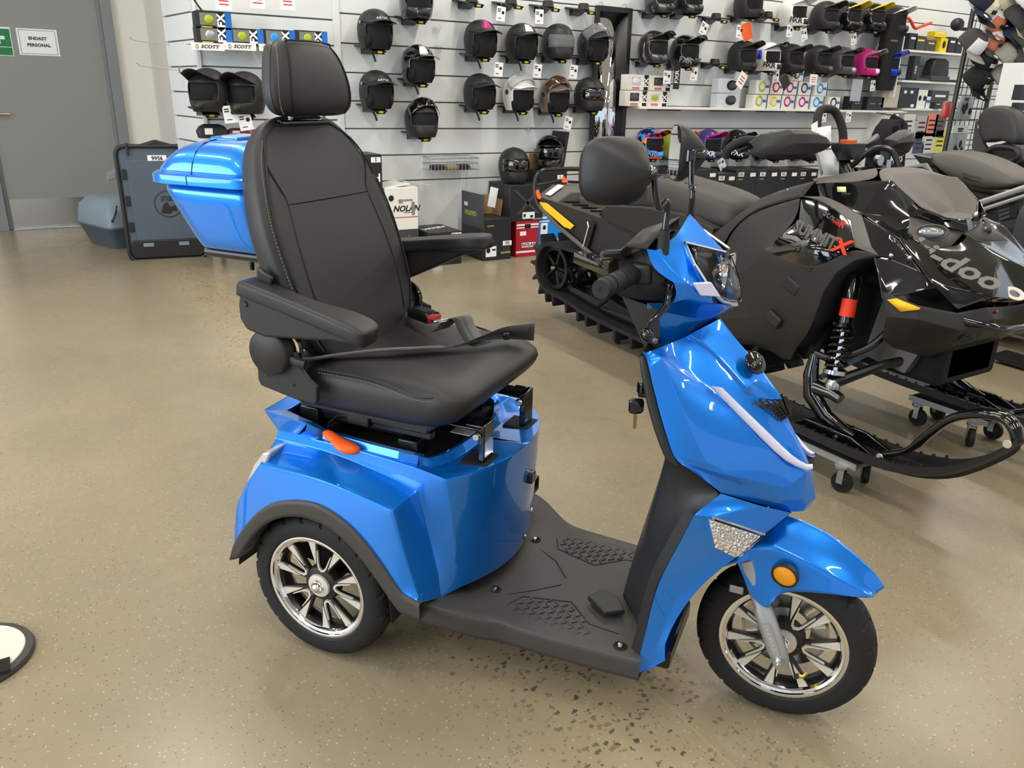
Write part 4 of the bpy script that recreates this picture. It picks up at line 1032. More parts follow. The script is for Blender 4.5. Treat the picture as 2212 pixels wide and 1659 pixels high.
# glossy hood
h_ = {k: N(*q[:2], y=q[2]) for k, q in dict(a=(1765,396,-.21), b=(1905,390,-.195), c=(1928,390,-.20), d=(1864,462,-.29), e=(1772,430,-.245), f=(1985,450,-.19), g=(2040,474,-.13), h=(2087,480,-.0), i=(1965,468,-.205), j=(1962,500,-.235), k=(2003,540,-.245), l=(1942,515,-.325), m=(2014,612,-.322), n=(2068,532,-.10), o=(2078,522,-.05), p=(2092,506,0), q=(2145,640,-.20), r=(2068,668,-.285), s=(2130,658,-.185), t=(2208,650,0), u=(2150,570,-.06), w=(2160,560,0), x=(2085,490,-.0), y=(2040,486,-.10), z=(1905,490,-.312)).items()}
H_ = lambda s: [h_[k] for k in s]
panel('hood', GB, [H_('abde'), H_('bcid'), H_('cfi'), H_('dijl'), H_('dlz'), H_('jkml'), H_('knqm'), H_('mqr'), H_('qsr'), H_('nouq'), H_('opwu'), H_('uwtq'), H_('qts'), H_('fgyi')], crease=10)
panel('headlamp_recess', MGR, [[h_['i'], h_['y'], (h_['x'][0], 0, h_['x'][2]-.01), (h_['p'][0]-.02, 0, h_['p'][2]), (h_['o'][0]-.02, -.05, h_['o'][2]), (h_['n'][0]-.02, -.10, h_['n'][2]-.003), h_['k'], h_['j']]], sub=0)
for s in (-1, 1):
    c = N(2007, 502, y=-.165); e_ = empty('headlamp', (c[0]+.005, s*.165, c[2]), 0, sm_); e_.rotation_euler = (0, math.radians(-20), math.radians(-38*-s))
    MB().sphere((0, 0, 0), (.022, .05, .020), 20, 12).obj('lamp_lens', pmat('crystal lens', srgb(190, 200, 205), .08, .7, 1), e_, smooth=180)
    MB().lathe([(.056, 0), (.058, .012), (.05, .015)], axis='x', n=28).xf(Matrix.Diagonal((1, 1, .48, 1))).obj('lamp_surround', MGR, e_)
panel('hood_brow', GB, [NN((1960,425,-.19),(1985,446,-.175),(2042,472,-.10),(2088,474,0)) + NN((2092,500,0),(2048,490,-.10),(1985,465,-.185),(1958,448,-.205))], sub=1)
# windscreen-like dark grey visor and dash band
u_ = {k: N(*q[:2], y=q[2]) for k, q in dict(a=(1755,386,-.17), b=(1830,373,-.165), c=(1893,363,-.14), d=(1930,362,0), e=(1762,396,-.21), f=(1905,391,-.198), g=(1928,391,-.20), h=(1965,425,-.185), i=(1990,447,-.175), j=(2042,473,-.10), k=(2087,473,0), l=(1955,372,0), m=(2005,412,0), n=(2058,455,0), o=(1930,378,-.10), p=(1990,430,-.09), q=(2030,462,-.05)).items()}
U_ = lambda s: [u_[k] for k in s]
panel('windscreen_cowl', MGR, [U_('cogf'), U_('cdlo'), U_('olmp'), U_('ophg'), U_('pmnq'), U_('pqjih'), U_('qnkj')], crease=10)
panel('dash_band', MGR, [U_('abfe'), U_('bcf'), [u_['a'], u_['b'], (u_['b'][0]-.02, 0, u_['b'][2]+.005), (u_['a'][0]-.02, 0, u_['a'][2]+.005)], [u_['b'], u_['c'], u_['d'], (u_['b'][0]-.02, 0, u_['b'][2]+.005)]], crease=10)
# knee console
k_ = NN((1760,392,-.21),(1700,405,-.20),(1640,430,-.19),(1600,460,-.20),(1520,520,-.21),(1480,560,-.22)); k2 = NN((1735,425,-.25),(1690,436,-.25),(1622,455,-.25),(1572,503,-.26),(1548,560,-.30),(1520,640,-.33))
m = MB(); m.strip(k_, k2); m.strip([(p[0], 0, p[2]+.02) for p in k_], k_); m.mirror_y(); m.obj('console', MBK, sm_, sub=2, crease=14, crease_w=.8, solid=.004, merge=.002)
panel('console_gloss_trim', GB, [NN((1655,425,-.205),(1700,408,-.205),(1735,420,-.215),(1700,432,-.225))], sub=0)
# lettering
def dec(body, size, name, mat, p, q, y0, shear=.25, sx=1.1, bold=.0):
    A, B = N(*p, y=y0[0]), N(*q, y=y0[1]); d = Vector(B)-Vector(A); up = Vector((-.15, .10, 1)); c = (Vector(A)+Vector(B))/2
    M = basis(c, d, up); return txt(body, size, name, mat, sm_, M=Matrix.Translation((.004, -.012, .004)) @ M, shear=shear, sx=sx, bold=bold, depth=.001)
dec('SUMMIT', .064, 'summit_lettering', GDEC, (1722,490), (1800,528), (-.352,-.418), sx=1.12, bold=.002)
dec('EXPERT', .024, 'expert_lettering', GDEC, (1757,517), (1790,532), (-.405,-.43))
dec('X', .07, 'red_x', REDX, (1803,530), (1829,537), (-.422,-.425), sx=1.4, bold=.002)
dec('850', .042, 'engine_lettering', GDEC, (1776,464), (1801,478), (-.298,-.32), sx=1.0)
dec('E-TEC', .018, 'etec_lettering', GDEC, (1802,474), (1818,484), (-.32,-.335))
dec('TURBO', .014, 'turbo_lettering', REDX, (1800,479), (1815,487), (-.325,-.338))
dec('R', .042, 'red_r', REDX, (1816,484), (1825,489), (-.338,-.343), bold=.001)
A, B = N(1990,562,y=-.225), N(2085,608,y=-.20); d = Vector(B)-Vector(A)
txt('ski-doo', .105, 'skidoo_lettering', GDEC, sm_, M=basis((Vector(A)+Vector(B))/2+Vector((.014, -.020, .040)), d, Vector((-.55, .55, .6))), depth=.001, shear=.15, sx=1.15, bold=.003)
c = N(2188,637,y=-.055); r_ = empty('round_emblem', (c[0]+.004, c[1], c[2]+.004), 0, sm_); r_.rotation_euler = (math.radians(15), math.radians(28), 0)
MB().lathe([(.030, 0), (.032, .003), (.018, .003), (.016, 0)], axis='z', n=28).obj('emblem_ring', ALUM, r_)
xm = MB(); cX = N(2140,676,y=-.13)
for ang in (25, -25): xm.box((cX[0]+.012, cX[1], cX[2]), (.003, .09, .008), Euler((math.radians(ang), 0, math.radians(35))))
xm.obj('nose_x_emblem', REDX, sm_)
gl = MB()
for k in range(5): gl.tube([N(2080-2*k, 730+5*k-8, y=-.27), N(2120-3*k, 722+5*k-10, y=-.17), N(2140-4*k, 716+5*k-8, y=-.05)], .004, 6)
gl.mirror_y().obj('nose_grille', BLKP, sm_)
stk = MB().face([(p[0]+.003, p[1]-.004, p[2]) for p in NN((1808,403,-.235),(1827,403,-.235),(1828,415,-.24),(1809,414,-.24))]); stk.obj('yellow_sticker', pmat('sticker', srgb(235,225,170), .5), sm_, solid=.001)
# front bumper tube
bt = [N(2015,682,y=-.33), N(2060,690,y=-.29), N(2130,705,y=-.23), N(2185,712,y=-.13)]
bt = bt + [(p[0], -p[1], p[2]) for p in reversed(bt)]
MB().tube(spl(bt, 4), .015, 12).obj('front_bumper', BLKG, sm_)
# screws on the fairing
for q in ((1926,552,-.375),(1966,557,-.345)): MB().sphere((N(*q[:2], y=q[2])[0], q[2]-.004, N(*q[:2], y=q[2])[2]), .008, 10, 6).obj('fairing_screw', STEE, sm_)
# side panel latches
for q in ((1708,618),(1668,690)):
    c = N(*q, y=-.425); MB().box((c[0], -.415, c[2]), (.07, .02, .045), Euler((0, math.radians(25), 0))).obj('panel_latch', BLKP, sm_, bevel=.006)
# ---- bulkhead, belly pan
MB().box((-.05, 0, .52), (.55, .36, .30)).box((.1, 0, .45), (.25, .3, .14)).obj('bulkhead', DARK, sm_, bevel=.02)
MB().prism([(-.02,-.19,.70), (.06,-.20,.66), (.16,-.21,.50), (.12,-.22,.40), (-.05,-.22,.42)], (0, .38, 0)).obj('suspension_mount_plate', GRYM, sm_)
# ---- suspension: spindle, arms, shock, skis
for s in (-1, 1):
    top = Vector((-.065, s*.33, .735)); bot = Vector((-.03, s*.40, .375)); d = bot-top
    sh = empty('shock_absorber', (0,0,0), 0, sm_)
    MB().tube([top, top+d*.05, top+d*.48], [.014, .026, .026], 16).tube([top+d*.48, top+d*.52, top+d*.54], [.026, .034, .03], 16).obj('shock_body', BLKG, sh)
    MB().tube([top+d*.5, bot], .009, 10).obj('shock_shaft', CHRM, sh)
    MB().tube([top+d*.95, top+d*.99], .04, 18).obj('spring_seat', STEE, sh)
    u = d.normalized().orthogonal().normalized(); w = d.normalized().cross(u); tn = 6.5
    MB().tube([top+d*(.5+.45*k/90)+(u*math.cos(2*PI*tn*k/90)+w*math.sin(2*PI*tn*k/90))*.036 for k in range(91)], .0055, 8).obj('coil_spring', BLKG, sh)
    MB().tube([top+d*.25, top+d*.42], .0268, 16).obj('red_shock_label', REDX, sh)
    # arms
    sp_t = Vector((-.125, s*.40, .43)); sp_b = Vector((.0, s*.41, .27))
    lo_in = Vector((.12, s*.17, .45)); up_in = Vector((.06, s*.2, .60))
    MB().tube([bot+Vector((0,0,-.03)), bot*.4+lo_in*.6, lo_in], [.022, .017, .017], 10).tube([bot+Vector((0,0,-.04)), Vector((-.25, s*.17, .42))], .016, 10).obj('lower_control_arm', BLKM, sm_)
    MB().tube(spl([sp_t, Vector((-.05, s*.38, .43)), Vector((.03, s*.30, .49)), up_in], 5), .014, 10).tube([sp_t, Vector((-.2, s*.2, .56))], .013, 8).obj('upper_control_arm', BLKM, sm_)
    MB().tube([Vector((-.10, s*.38, .34)), Vector((-.05, s*.2, .42))], .011, 8).obj('tie_rod', pmat('blue grey metal', srgb(120, 140, 158), .4, .6), sm_)
    MB().tube([sp_t, Vector((-.12, s*.41, .35)), Vector((-.10, s*.415, .28)), Vector((-.03, s*.41, .215)), Vector((.06, s*.41, .185)), Vector((.10, s*.41, .18))], [.018, .030, .034, .032, .026, .02], 12, flat=(1, .75)).tube([Vector((-.09, s*.41, .31)), Vector((-.02, s*.41, .31)), Vector((.02, s*.41, .30))], [.03, .022, .02], 10).obj('spindle', GB, sm_, smooth=50)
    MB().lathe([(.02, 0), (.026, .02), (.026, .045), (.018, .06)], o=(bot.x, bot.y, .30), axis='z', n=14).obj('ball_joint', STEE, sm_)
    # ski
    sk = empty('ski', (0,0,0), 0, sm_)
    prof = [(-.62,.235),(-.60,.20),(-.5,.165),(-.3,.145),(0,.137),(.2,.137),(.33,.150),(.45,.195),(.54,.265),(.61,.34),(.63,.372)]
    prof = spl([(x, 0, z) for x, z in prof], 3)
    wid = lambda x: .085 if x < .25 else .085-.045*((x-.25)/.38)**1.3
    m = MB(); rows = []
    for x, _, z in prof:
        w = wid(x); hgt = .042 if x < .35 else .042-.018*(x-.35)/.3
        rows.append([(x, s*.41+q*w, z+e) for q, e in ((-1, hgt), (-1.02, .012), (-.6, .0), (-.12, -.004), (0, -.02), (.12, -.004), (.6, 0), (1.02, .012), (1, hgt), (.86, hgt), (.80, .014), (0, .01), (-.80, .014), (-.86, hgt))])
    m.loft(rows); m.obj('ski_blade', BLKP, sk, smooth=30)
    stb = MB()
    for k in range(22):
        x = -.55+.045*k
        z = np.interp(x, [p[0] for p in prof], [p[2] for p in prof])
        for q in (-1, 1): stb.box((x, s*.41+q*.08*wid(x)/.085, z+.045), (.008, .008, .008))
    stb.obj('ski_studs', BLKP, sk)
    MB().prism([(-.14, s*.41-.05, .155), (-.08, s*.41-.05, .20), (.12, s*.41-.05, .20), (.24, s*.41-.05, .16)], (0, .014, 0)).prism([(-.14, s*.41+.036, .155), (-.08, s*.41+.036, .20), (.12, s*.41+.036, .20), (.24, s*.41+.036, .16)], (0, .014, 0)).obj('ski_saddle', BLKG, sk, bevel=.004)
    for q in (-1, 1): MB().lathe([(.0001, q*.004), (.008, q*.004), (.009, 0)], o=(.06, s*.41+q*.052, .178), n=10).obj('saddle_bolt', STEE, sk)
    loop = spl([(.22, s*.41, .165), (.30, s*.41, .215), (.36, s*.41, .30), (.42, s*.41, .375), (.50, s*.41, .42), (.565, s*.41, .432), (.60, s*.41, .415), (.625, s*.41, .375)], 4)
    MB().tube(loop, [.016]*6+[.02]*10+[.022]*(len(loop)-16), 10, flat=(.75, 1.5)).obj('ski_handle', GB, sk, smooth=60)
    for x, z in ((.235,.172),(.612,.372)): MB().lathe([(.0001, s*.003), (.012, s*.003), (.013, 0)], o=(x, s*.41-.045*(1 if x < .5 else .95), z), n=14).obj('handle_rivet', ALUM, sk)
# ---- tunnel, seat, tank
tun = MB()
tp = [(-2.35,.735),(-2.2,.728),(-1.3,.665),(-.9,.66),(-.55,.68)]
for s in (-1, 1):
    tun.strip([(x, s*.20, z) for x, z in tp], [(x, s*.205, z-.03) for x, z in tp])
    lo = [(-2.34,.66),(-2.2,.63),(-1.75,.50),(-.9,.46),(-.55,.46)]
    tun.strip([(x, s*.205, z-.03) for x, z in tp], [(x, s*.20, z) for x, z in lo])
tun.strip([(x, -.20, z) for x, z in tp], [(x, .20, z) for x, z in tp])
tun.obj('tunnel', MBK, sm_, smooth=25, merge=.001)
rb = MB()
for s in (-1, 1):
    rb.strip([(-1.80, s*.20, .505), (-1.4, s*.20, .47), (-.5, s*.20, .46)], [(-1.80, s*.30, .505), (-1.4, s*.31, .47), (-.5, s*.33, .46)])
    rb.strip([(-1.80, s*.30, .505), (-1.4, s*.31, .47), (-.5, s*.33, .46)], [(-1.80, s*.305, .45), (-1.4, s*.315, .43), (-.5, s*.335, .42)])
rb.obj('running_board', GB, sm_, solid=.004, merge=.001)
cl = MB()
for k in range(12): 
    for s in (-1, 1): cl.box((-1.72+.07*k, s*.252, .505-.0004*k), (.012, .07, .012))
cl.obj('board_teeth', STEE, sm_)
MB().box((-1.85, 0, .712), (.85, .05, .03), Euler((0, math.radians(3.8), 0))).obj('tunnel_rail', MGR, sm_, bevel=.006)
st = MB()
for k in range(9):
    for s in (-1, 1): st.box((-2.12+.085*k, s*.105, .728-.0056*k), (.03, .09, .006), Euler((0, math.radians(3.8), s*.5)))
st.obj('tunnel_ribs', BLKG, sm_)
# side tube from bumper and rear bumper loop
for s in (-1, 1):
    MB().tube([(-2.33, s*.21, .70), (-2.1, s*.215, .60), (-1.72, s*.225, .49), (-1.5, s*.225, .47)], .013, 10, flat=(1, .7)).obj('tunnel_side_rail', GRYM, sm_)
    MB().prism([(-2.30, s*.207, .71), (-2.22, s*.207, .712), (-1.93, s*.212, .625), (-1.96, s*.214, .60), (-2.02, s*.214, .603), (-2.24, s*.21, .675)], (0, s*.008, 0)).obj('rear_side_reflector', YREF, sm_, bevel=.003)
lp = [(-2.30,-.215,.68), (-2.34,-.215,.74), (-2.36,-.205,.83), (-2.36,-.17,.875), (-2.36,-.10,.885), (-2.36,.10,.885), (-2.36,.17,.87), (-2.35,.205,.82), (-2.31,.215,.74)]
MB().tube(spl(lp, 4), .0135, 12).tube([(-2.355,-.2,.80), (-2.40,0,.81), (-2.355,.2,.80)], .009, 8).obj('rear_grab_bar', BLKM, sm_, smooth=60)
tl = MB().prism([(-2.36,-.20,.735), (-2.36,-.09,.80), (-2.36,.09,.80), (-2.36,.20,.735)], (.20, 0, -.02)); tl.obj('tail_housing', MGR, sm_, bevel=.012, seg=3)
for s in (-1, 1):
    A = Vector((-2.27, s*.13, .782)); M = basis(A, Vector((0, 1, -s*.58)), Vector((1, 0, -.05)))
    wl_ = empty('warning_label', (0,0,0), 0, sm_); wl_.matrix_basis = M
    MB().box((0, 0, .004), (.105, .055, .002)).obj('label_sheet', PAPR, wl_); MB().box((s*.038, 0, .0055), (.026, .046, .001)).obj('orange_block', ORNG, wl_)
    tx = MB()
    for k in range(4): tx.box((-s*.012, .016-.011*k, .0055), (.05, .004, .001))
    tx.obj('label_text', REDI, wl_)
MB().prism([(-2.36,-.015,.81), (-2.36,.02,.81), (-2.38,.003,.845)], (.02, 0, 0)).prism([(-2.34,-.215,.735), (-2.30,-.215,.725), (-2.33,-.218,.775)], (0, .02, 0)).obj('tail_lamp', ORNG, sm_)
# rear cover block and rear bag
ct = MB().loft([[(x, y*w, z) for x, y, z in ((x0,-1,z0),(x0,1,z0),(x0,1,z1),(x0,-1,z1))] for x0, w, z0, z1 in ((-1.80,.14,.705,.71),(-1.66,.215,.69,.765),(-1.33,.24,.665,.80),(-1.05,.235,.655,.80),(-.9,.2,.65,.76))])
ct.obj('rear_tank_cover', MBK, sm_, bevel=.012, seg=3)
MB().loft([[(x0, y*w, z) for y, z in ((-1,z0),(1,z0),(.85,z1),(-.85,z1))] for x0, w, z0, z1 in ((-1.78,.06,.75,.80),(-1.66,.10,.76,.86),(-1.5,.12,.78,.88),(-1.34,.12,.79,.86))]).obj('rear_seat_block', MBK, sm_, bevel=.01, seg=3)
rows = []
for x, w, zt, zb in ((-1.47,.10,.90,.78),(-1.44,.135,.925,.765),(-1.36,.15,.935,.76),(-1.2,.152,.92,.752),(-1.05,.148,.905,.745),(-.95,.14,.89,.738),(-.84,.12,.86,.735)):
    rows.append([(x, y*w, zb+(zt-zb)*t+(.02 if abs(y) < .5 and t == 1 else 0)) for y, t in ((-1.05,0),(-1.08,.4),(-1.0,.85),(-.72,1),(-.3,1.0),(.3,1.0),(.72,1),(1.0,.85),(1.08,.4),(1.05,0))])
so = MB().loft(rows).obj('seat', SEAT, sm_, sub=2, smooth=180)
rd = MB()
for k in range(6):
    x = -1.38+.05*k; rd.tube(spl([(x-.035, -.10, .939-.0045*k+.004), (x+.05, -.05, .946-.006*k), (x+.06, 0, .9475-.006*k), (x+.05, .05, .946-.006*k), (x-.035, .10, .939-.0045*k+.004)], 3), .003, 5)
rd.obj('seat_ribs', SEAT, so)
txt('X', .075, 'seat_red_x', REDX, so, M=basis((-1.40, 0, .958), Vector((.2, 1, 0)), Vector((1, -.2, 0))), sx=1.4)
# ---- track
tk = empty('track', (0,0,0), 0, sm_)
cpth = []
for a in range(100, 271, 12): cpth.append((-2.185+.155*math.cos(math.radians(a)), .335+.155*math.sin(math.radians(a))))
cpth += [(-2.0+ .0, .165), (-1.8, .135), (-1.4, .115), (-1.0, .110), (-.75, .14), (-.62, .22), (-.55, .32), (-.6, .42), (-.8, .455), (-1.3, .47), (-1.8, .49)]
cpth = [(p[0], p[2]) for p in spl([(x, 0, z) for x, z in cpth], 3)]
m = MB(); out = [(x, z) for x, z in cpth]; n = len(out)
ring = []
for i in range(n):
    a, b = Vector((out[i-1][0], out[i-1][1])), Vector((out[(i+1) % n][0], out[(i+1) % n][1])); t = (b-a).normalized(); nr = Vector((t.y, -t.x)); ring.append((out[i], nr))
rows = [[(p[0]-k[0]*q, y, p[1]-k[1]*q) for p, k in ring] for y, q in ((-.2, 0), (.2, 0), (.2, .022), (-.2, .022), (-.2, 0))]
m.grid(rows, True)
lg = m; L = 0; acc = 0
for i in range(n):
    a, b = ring[i][0], ring[(i+1) % n][0]; seg = math.hypot(b[0]-a[0], b[1]-a[1]); acc += seg
    if acc > .072:
        acc = 0; p, k = ring[i]; 
        for y0, y1 in ((-.2, -.09), (-.07, .07), (.09, .2)):
            R = Matrix(((k[1], 0, k[0]), (0, 1, 0), (-k[0], 0, k[1]))) ; 
            t = Vector((k[1], 0, -k[0])); nn = Vector((k[0], 0, k[1])); c = Vector((p[0], 0, p[1]))
            q0 = [c+t*u+nn*0+Vector((0, y, 0)) for u, y in ((-.014, y0), (.014, y0), (.014, y1), (-.014, y1))]
            q1 = [c+t*u*.5+nn*.062+Vector((0, y, 0)) for u, y in ((-.014, y0+.008), (.014, y0+.008), (.014, y1-.008), (-.014, y1-.008))]
            lg.loft([[tuple(v) for v in q0], [tuple(v) for v in q1]])
m.obj('track_belt', RUBR, tk, smooth=40)
sus = MB()
for s in (-1, 1):
    sus.tube([(-2.2, s*.12, .30), (-2.05, s*.12, .215), (-1.7, s*.12, .175), (-1.0, s*.12, .155), (-.75, s*.12, .20)], .018, 8, flat=(1.5, .6))
    sus.tube([(-1.75, s*.15, .20), (-1.45, s*.16, .44)], .012, 8); sus.tube([(-1.3, s*.12, .18), (-1.0, s*.16, .44)], .014, 8)
sus.tube([(-2.185, -.16, .335), (-2.185, .16, .335)], .012, 10)
sus.obj('suspension_rails', BLKM, sm_)
for y in (-.15, -.05, .05, .15):
    w = MB().lathe([(.128, -.012), (.13, 0), (.128, .012), (.105, .012), (.105, -.012), (.128, -.012)], o=(-2.185, y, .335), n=30)
    for k in range(5): 
        a = 2*PI*k/5; w.tube([(-2.185+.02*math.cos(a), y, .335+.02*math.sin(a)), (-2.185+.108*math.cos(a), y, .335+.108*math.sin(a))], .009, 6)
    w.obj('idler_wheel', BLKM, sm_)
MB().lathe([(.0001, -.01), (.012, -.01), (.016, 0)], o=(-2.185, -.172, .335), n=10).obj('axle_bolt', STEE, sm_)
for s in (-1, 1): MB().lathe([(.0001, s*.012), (.075, s*.012), (.08, 0), (.03, -s*.02)], o=(-1.62, s*.21, .42), n=28).obj('idler_cover', BLKP, sm_)
MB().prism([(-1.80, -.21, .50), (-1.74, -.21, .66), (-1.77, -.21, .68), (-1.84, -.21, .50), (-1.83, -.21, .40), (-1.79, -.21, .40)], (0, -.012, 0)).obj('toe_bracket', BLKM, sm_)
MB().tube([(-1.80, -.225, .665), (-1.785, -.226, .64), (-1.80, -.226, .60), (-1.815, -.227, .55), (-1.83, -.227, .515)], .004, 6).obj('bracket_shiny_edge', ALUM, sm_)
# ---- handlebars, guards, strap
hb_ = empty('handlebar_assembly', (0,0,0), 0, sm_)
MB().tube(spl([(-.60,-.42,1.115), (-.56,-.36,1.145), (-.50,-.22,1.14), (-.47,-.10,1.12), (-.46,0,1.115), (-.47,.10,1.12), (-.50,.22,1.14), (-.56,.36,1.165)], 4), .0135, 12).tube([(-.46, 0, 1.10), (-.36, 0, .98)], .03, 12).box((-.44, 0, 1.12), (.09, .14, .06)).obj('bar', BLKM, hb_, smooth=60)
MB().tube(spl([(-.63,-.455,1.09), (-.615,-.45,1.125), (-.58,-.41,1.155), (-.54,-.34,1.15)], 4), .0175, 14).obj('right_grip', RUBR, hb_)
for s in (-1, 1):
    g = MB(); gx = []
    cs = [(-.52, .425, 1.13, .022), (-.48, .41, 1.14, .044), (-.42, .36, 1.148, .054), (-.385, .29, 1.15, .052), (-.375, .235, 1.152, .034), (-.385, .20, 1.15, .016)]
    for x, y, z, h in cs: gx.append([(x+dx, s*y+0, z+dz*h) for dx, dz in ((-.0, 1.0), (.03, .75), (.04, .15), (.025, -.6), (-.01, -1.0), (-.03, -.9), (-.015, -.5), (.0, .1), (-.015, .7), (-.03, .95))])
    go = g.loft(gx).obj('hand_guard', MBK, hb_, smooth=25, bevel=.004)
    c = Vector((-.352 if s < 0 else -.352, s*.315, 1.15)); M = basis(c, Vector((.04*-s*-1, 1, 0)) if s > 0 else Vector((.62, .78, .03)), Vector((0, 0, 1)))
    A, B = N(1705,300,y=-.345), N(1757,292,y=-.262)
    if s < 0: M = basis((Vector(A)+Vector(B))/2+Vector((.012, -.012, 0)), Vector(B)-Vector(A), Vector((0, 0, 1)))
    else: M = basis((-.33, .34, 1.165), Vector((-.6, .8, .05)), Vector((0, 0, 1)))
    txt('ski-doo', .042, 'guard_lettering', pmat('pale grey decal', srgb(168, 168, 168), .5), go, M=M, depth=.001, shear=.2, sx=1.05, bold=.001)
MB().tube(spl([(-.50,-.085,1.14), (-.52,-.08,1.20), (-.545,-.05,1.262), (-.55,0,1.275), (-.545,.05,1.262), (-.52,.075,1.20), (-.50,.075,1.12)], 5), .0165, 10).obj('mountain_strap', RUBR, hb_, smooth=60)
MB().tube(spl([(-.40,.0,1.06), (-.34,.03,1.13), (-.29,.08,1.13), (-.25,.10,1.05), (-.25,.09,.97)], 5), .011, 8).tube(spl([(-.38,.12,1.08), (-.32,.2,1.02), (-.36,.26,1.02)], 4), .012, 8).box((-.40,.16,1.10), (.06,.06,.06)).obj('cables', BLKM, hb_)
MB().lathe([(.02, 0), (.02, .02), (.0001, .02)], o=(-.36, .10, 1.09), axis='x', n=14).box((-.36, .17, 1.075), (.02, .03, .03)).obj('bar_controls', STEE, hb_)
MB().box((-.36, .10, 1.02), (.10, .18, .05), Euler((0, .5, 0))).obj('gauge', BLKG, hb_, bevel=.01)
MB().box((-.47,.06,1.155), (.05,.04,.012)).obj('orange_tag', ORNG, hb_)

# ---- price sheet hanging at the handlebar
pl_ = thing('price_sheet', 'folded white price sheet hanging from the snowmobile handlebar', 'paper')
def nw(p): q = N.o + N.ex*p[0] + N.ey*p[1] + N.ez*p[2]; return tuple(q)
a = [nw(p) for p in NN((1765,276,-.15),(1763,300,-.15),(1763,322,-.15),(1772,348,-.14),(1780,379,-.12))]; b = [nw(p) for p in NN((1795,271,-.10),(1795,295,-.10),(1795,321,-.10),(1812,350,-.06),(1812,377,-.05))]
MB().strip(a, b).obj('front_sheet', PAPR, pl_, solid=.001)
a2 = [nw(p) for p in NN((1752,270,-.14),(1756,310,-.14),(1766,350,-.13),(1773,380,-.11))]; b2 = [nw(p) for p in NN((1766,261,-.12),(1768,310,-.12),(1785,350,-.10),(1790,366,-.08))]
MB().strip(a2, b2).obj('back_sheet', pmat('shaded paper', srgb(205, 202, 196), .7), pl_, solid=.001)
tx = MB()
A, B = Vector(a[2]), Vector(b[2]); 
for k, (t0, t1, w) in enumerate(((.0,1.0,.010),)): tx.tube([A, B], .004, 4)
for k in range(4): tx.tube([Vector(a[1])*.8+Vector(b[1])*.2+Vector((0,-.003,-.005*k)), Vector(a[1])*.4+Vector(b[1])*.6+Vector((0,-.003,-.005*k))], .0009, 4)
tx.obj('printed_lines', GRYI, pl_)
# ---- ski dollies
def dolly(x, y, label, L=.34):
    d = thing('ski_dolly', label, 'dolly', nw((x, y, 0)), math.radians(-90), 'wheeled dollies under the snowmobile')
    MB().box((0, 0, .107), (L, .13, .018)).obj('dolly_plate', STEE if False else GRYM, d, bevel=.003)
    MB().box((0, -.066, .108), (L, .004, .024)).box((0, .066, .108), (L, .004, .024)).obj('dolly_edge_rail', SILV, d)
    for i in (-1, 1):
        for j in (-1, 1):
            c = empty('caster', (i*(L/2-.05), j*.075, 0), rnd.uniform(-1, 1), d)
            MB().lathe([(.0001, -.012), (.018, -.012), (.022, -.009), (.036, -.010), (.038, -.006), (.038, .006), (.036, .010), (.022, .009), (.018, .012), (.0001, .012)], o=(.012, 0, .038), n=24).obj('caster_wheel', RUBR, c, smooth=40)
            MB().box((.006, -.015, .062), (.022, .003, .055)).box((.006, .015, .062), (.022, .003, .055)).lathe([(.02, .085), (.024, .09), (.024, .098), (.0001, .098)], axis='z', n=14).obj('caster_fork', STEE, c)
dolly(.0, -.41, 'steel wheeled dolly under the near ski of the black snowmobile')
dolly(.0, .41, 'steel wheeled dolly under the far ski of the black snowmobile')
dolly(-1.5, 0, 'wheeled dolly under the rubber track of the black snowmobile', .4)
# ================================================================ HELMETS
HZ = [.136, .131, .118, .098, .074, .048, .030, .010, -.012, -.034, -.052, -.070, -.090, -.108, -.120]
HA = [.012, .045, .078, .103, .120, .130, .134, .136, .136, .134, .131, .127, .121, .113, .106]
PHI = [0, 8, 16, 26, 36, 46, 56, 64, 72, 82, 94, 108, 122, 138, 154, 168]
PHI = [-p for p in reversed(PHI[1:])] + PHI + [180]
def hsurf(kind, z, a, ph, k=1.0):
    c, s = math.cos(math.radians(ph)), math.sin(math.radians(ph))
    b = a*.88; af = a*1.04
    if kind != 'jet' and z < -.02:
        t = min(1, (-.02-z)/.05); af = a*1.04*(1-t) + ({'full': .148, 'moto': .178}[kind] - max(0, -z-.09)*.4)*t
    x = (af if c > 0 else a*1.05)*c; y = b*s
    if kind == 'moto' and c > 0 and z < -.02: y *= 1-.32*c*c*min(1, (-.02-z)/.05)
    if z < -.06 and c < 0: x *= 1-.9*(-.06-z)
    return (x*k, y*k, z)
def hopen(kind, z0, z1, p0, p1):
    z, p = (z0+z1)/2, abs((p0+p1)/2)
    if kind == 'jet': return z < .032 and p < 56-(0 if z > -.06 else -8)
    if kind == 'full': return -.034 < z < .05 and p < 64
    return -.052 < z < .04 and p < 57
HC = {}
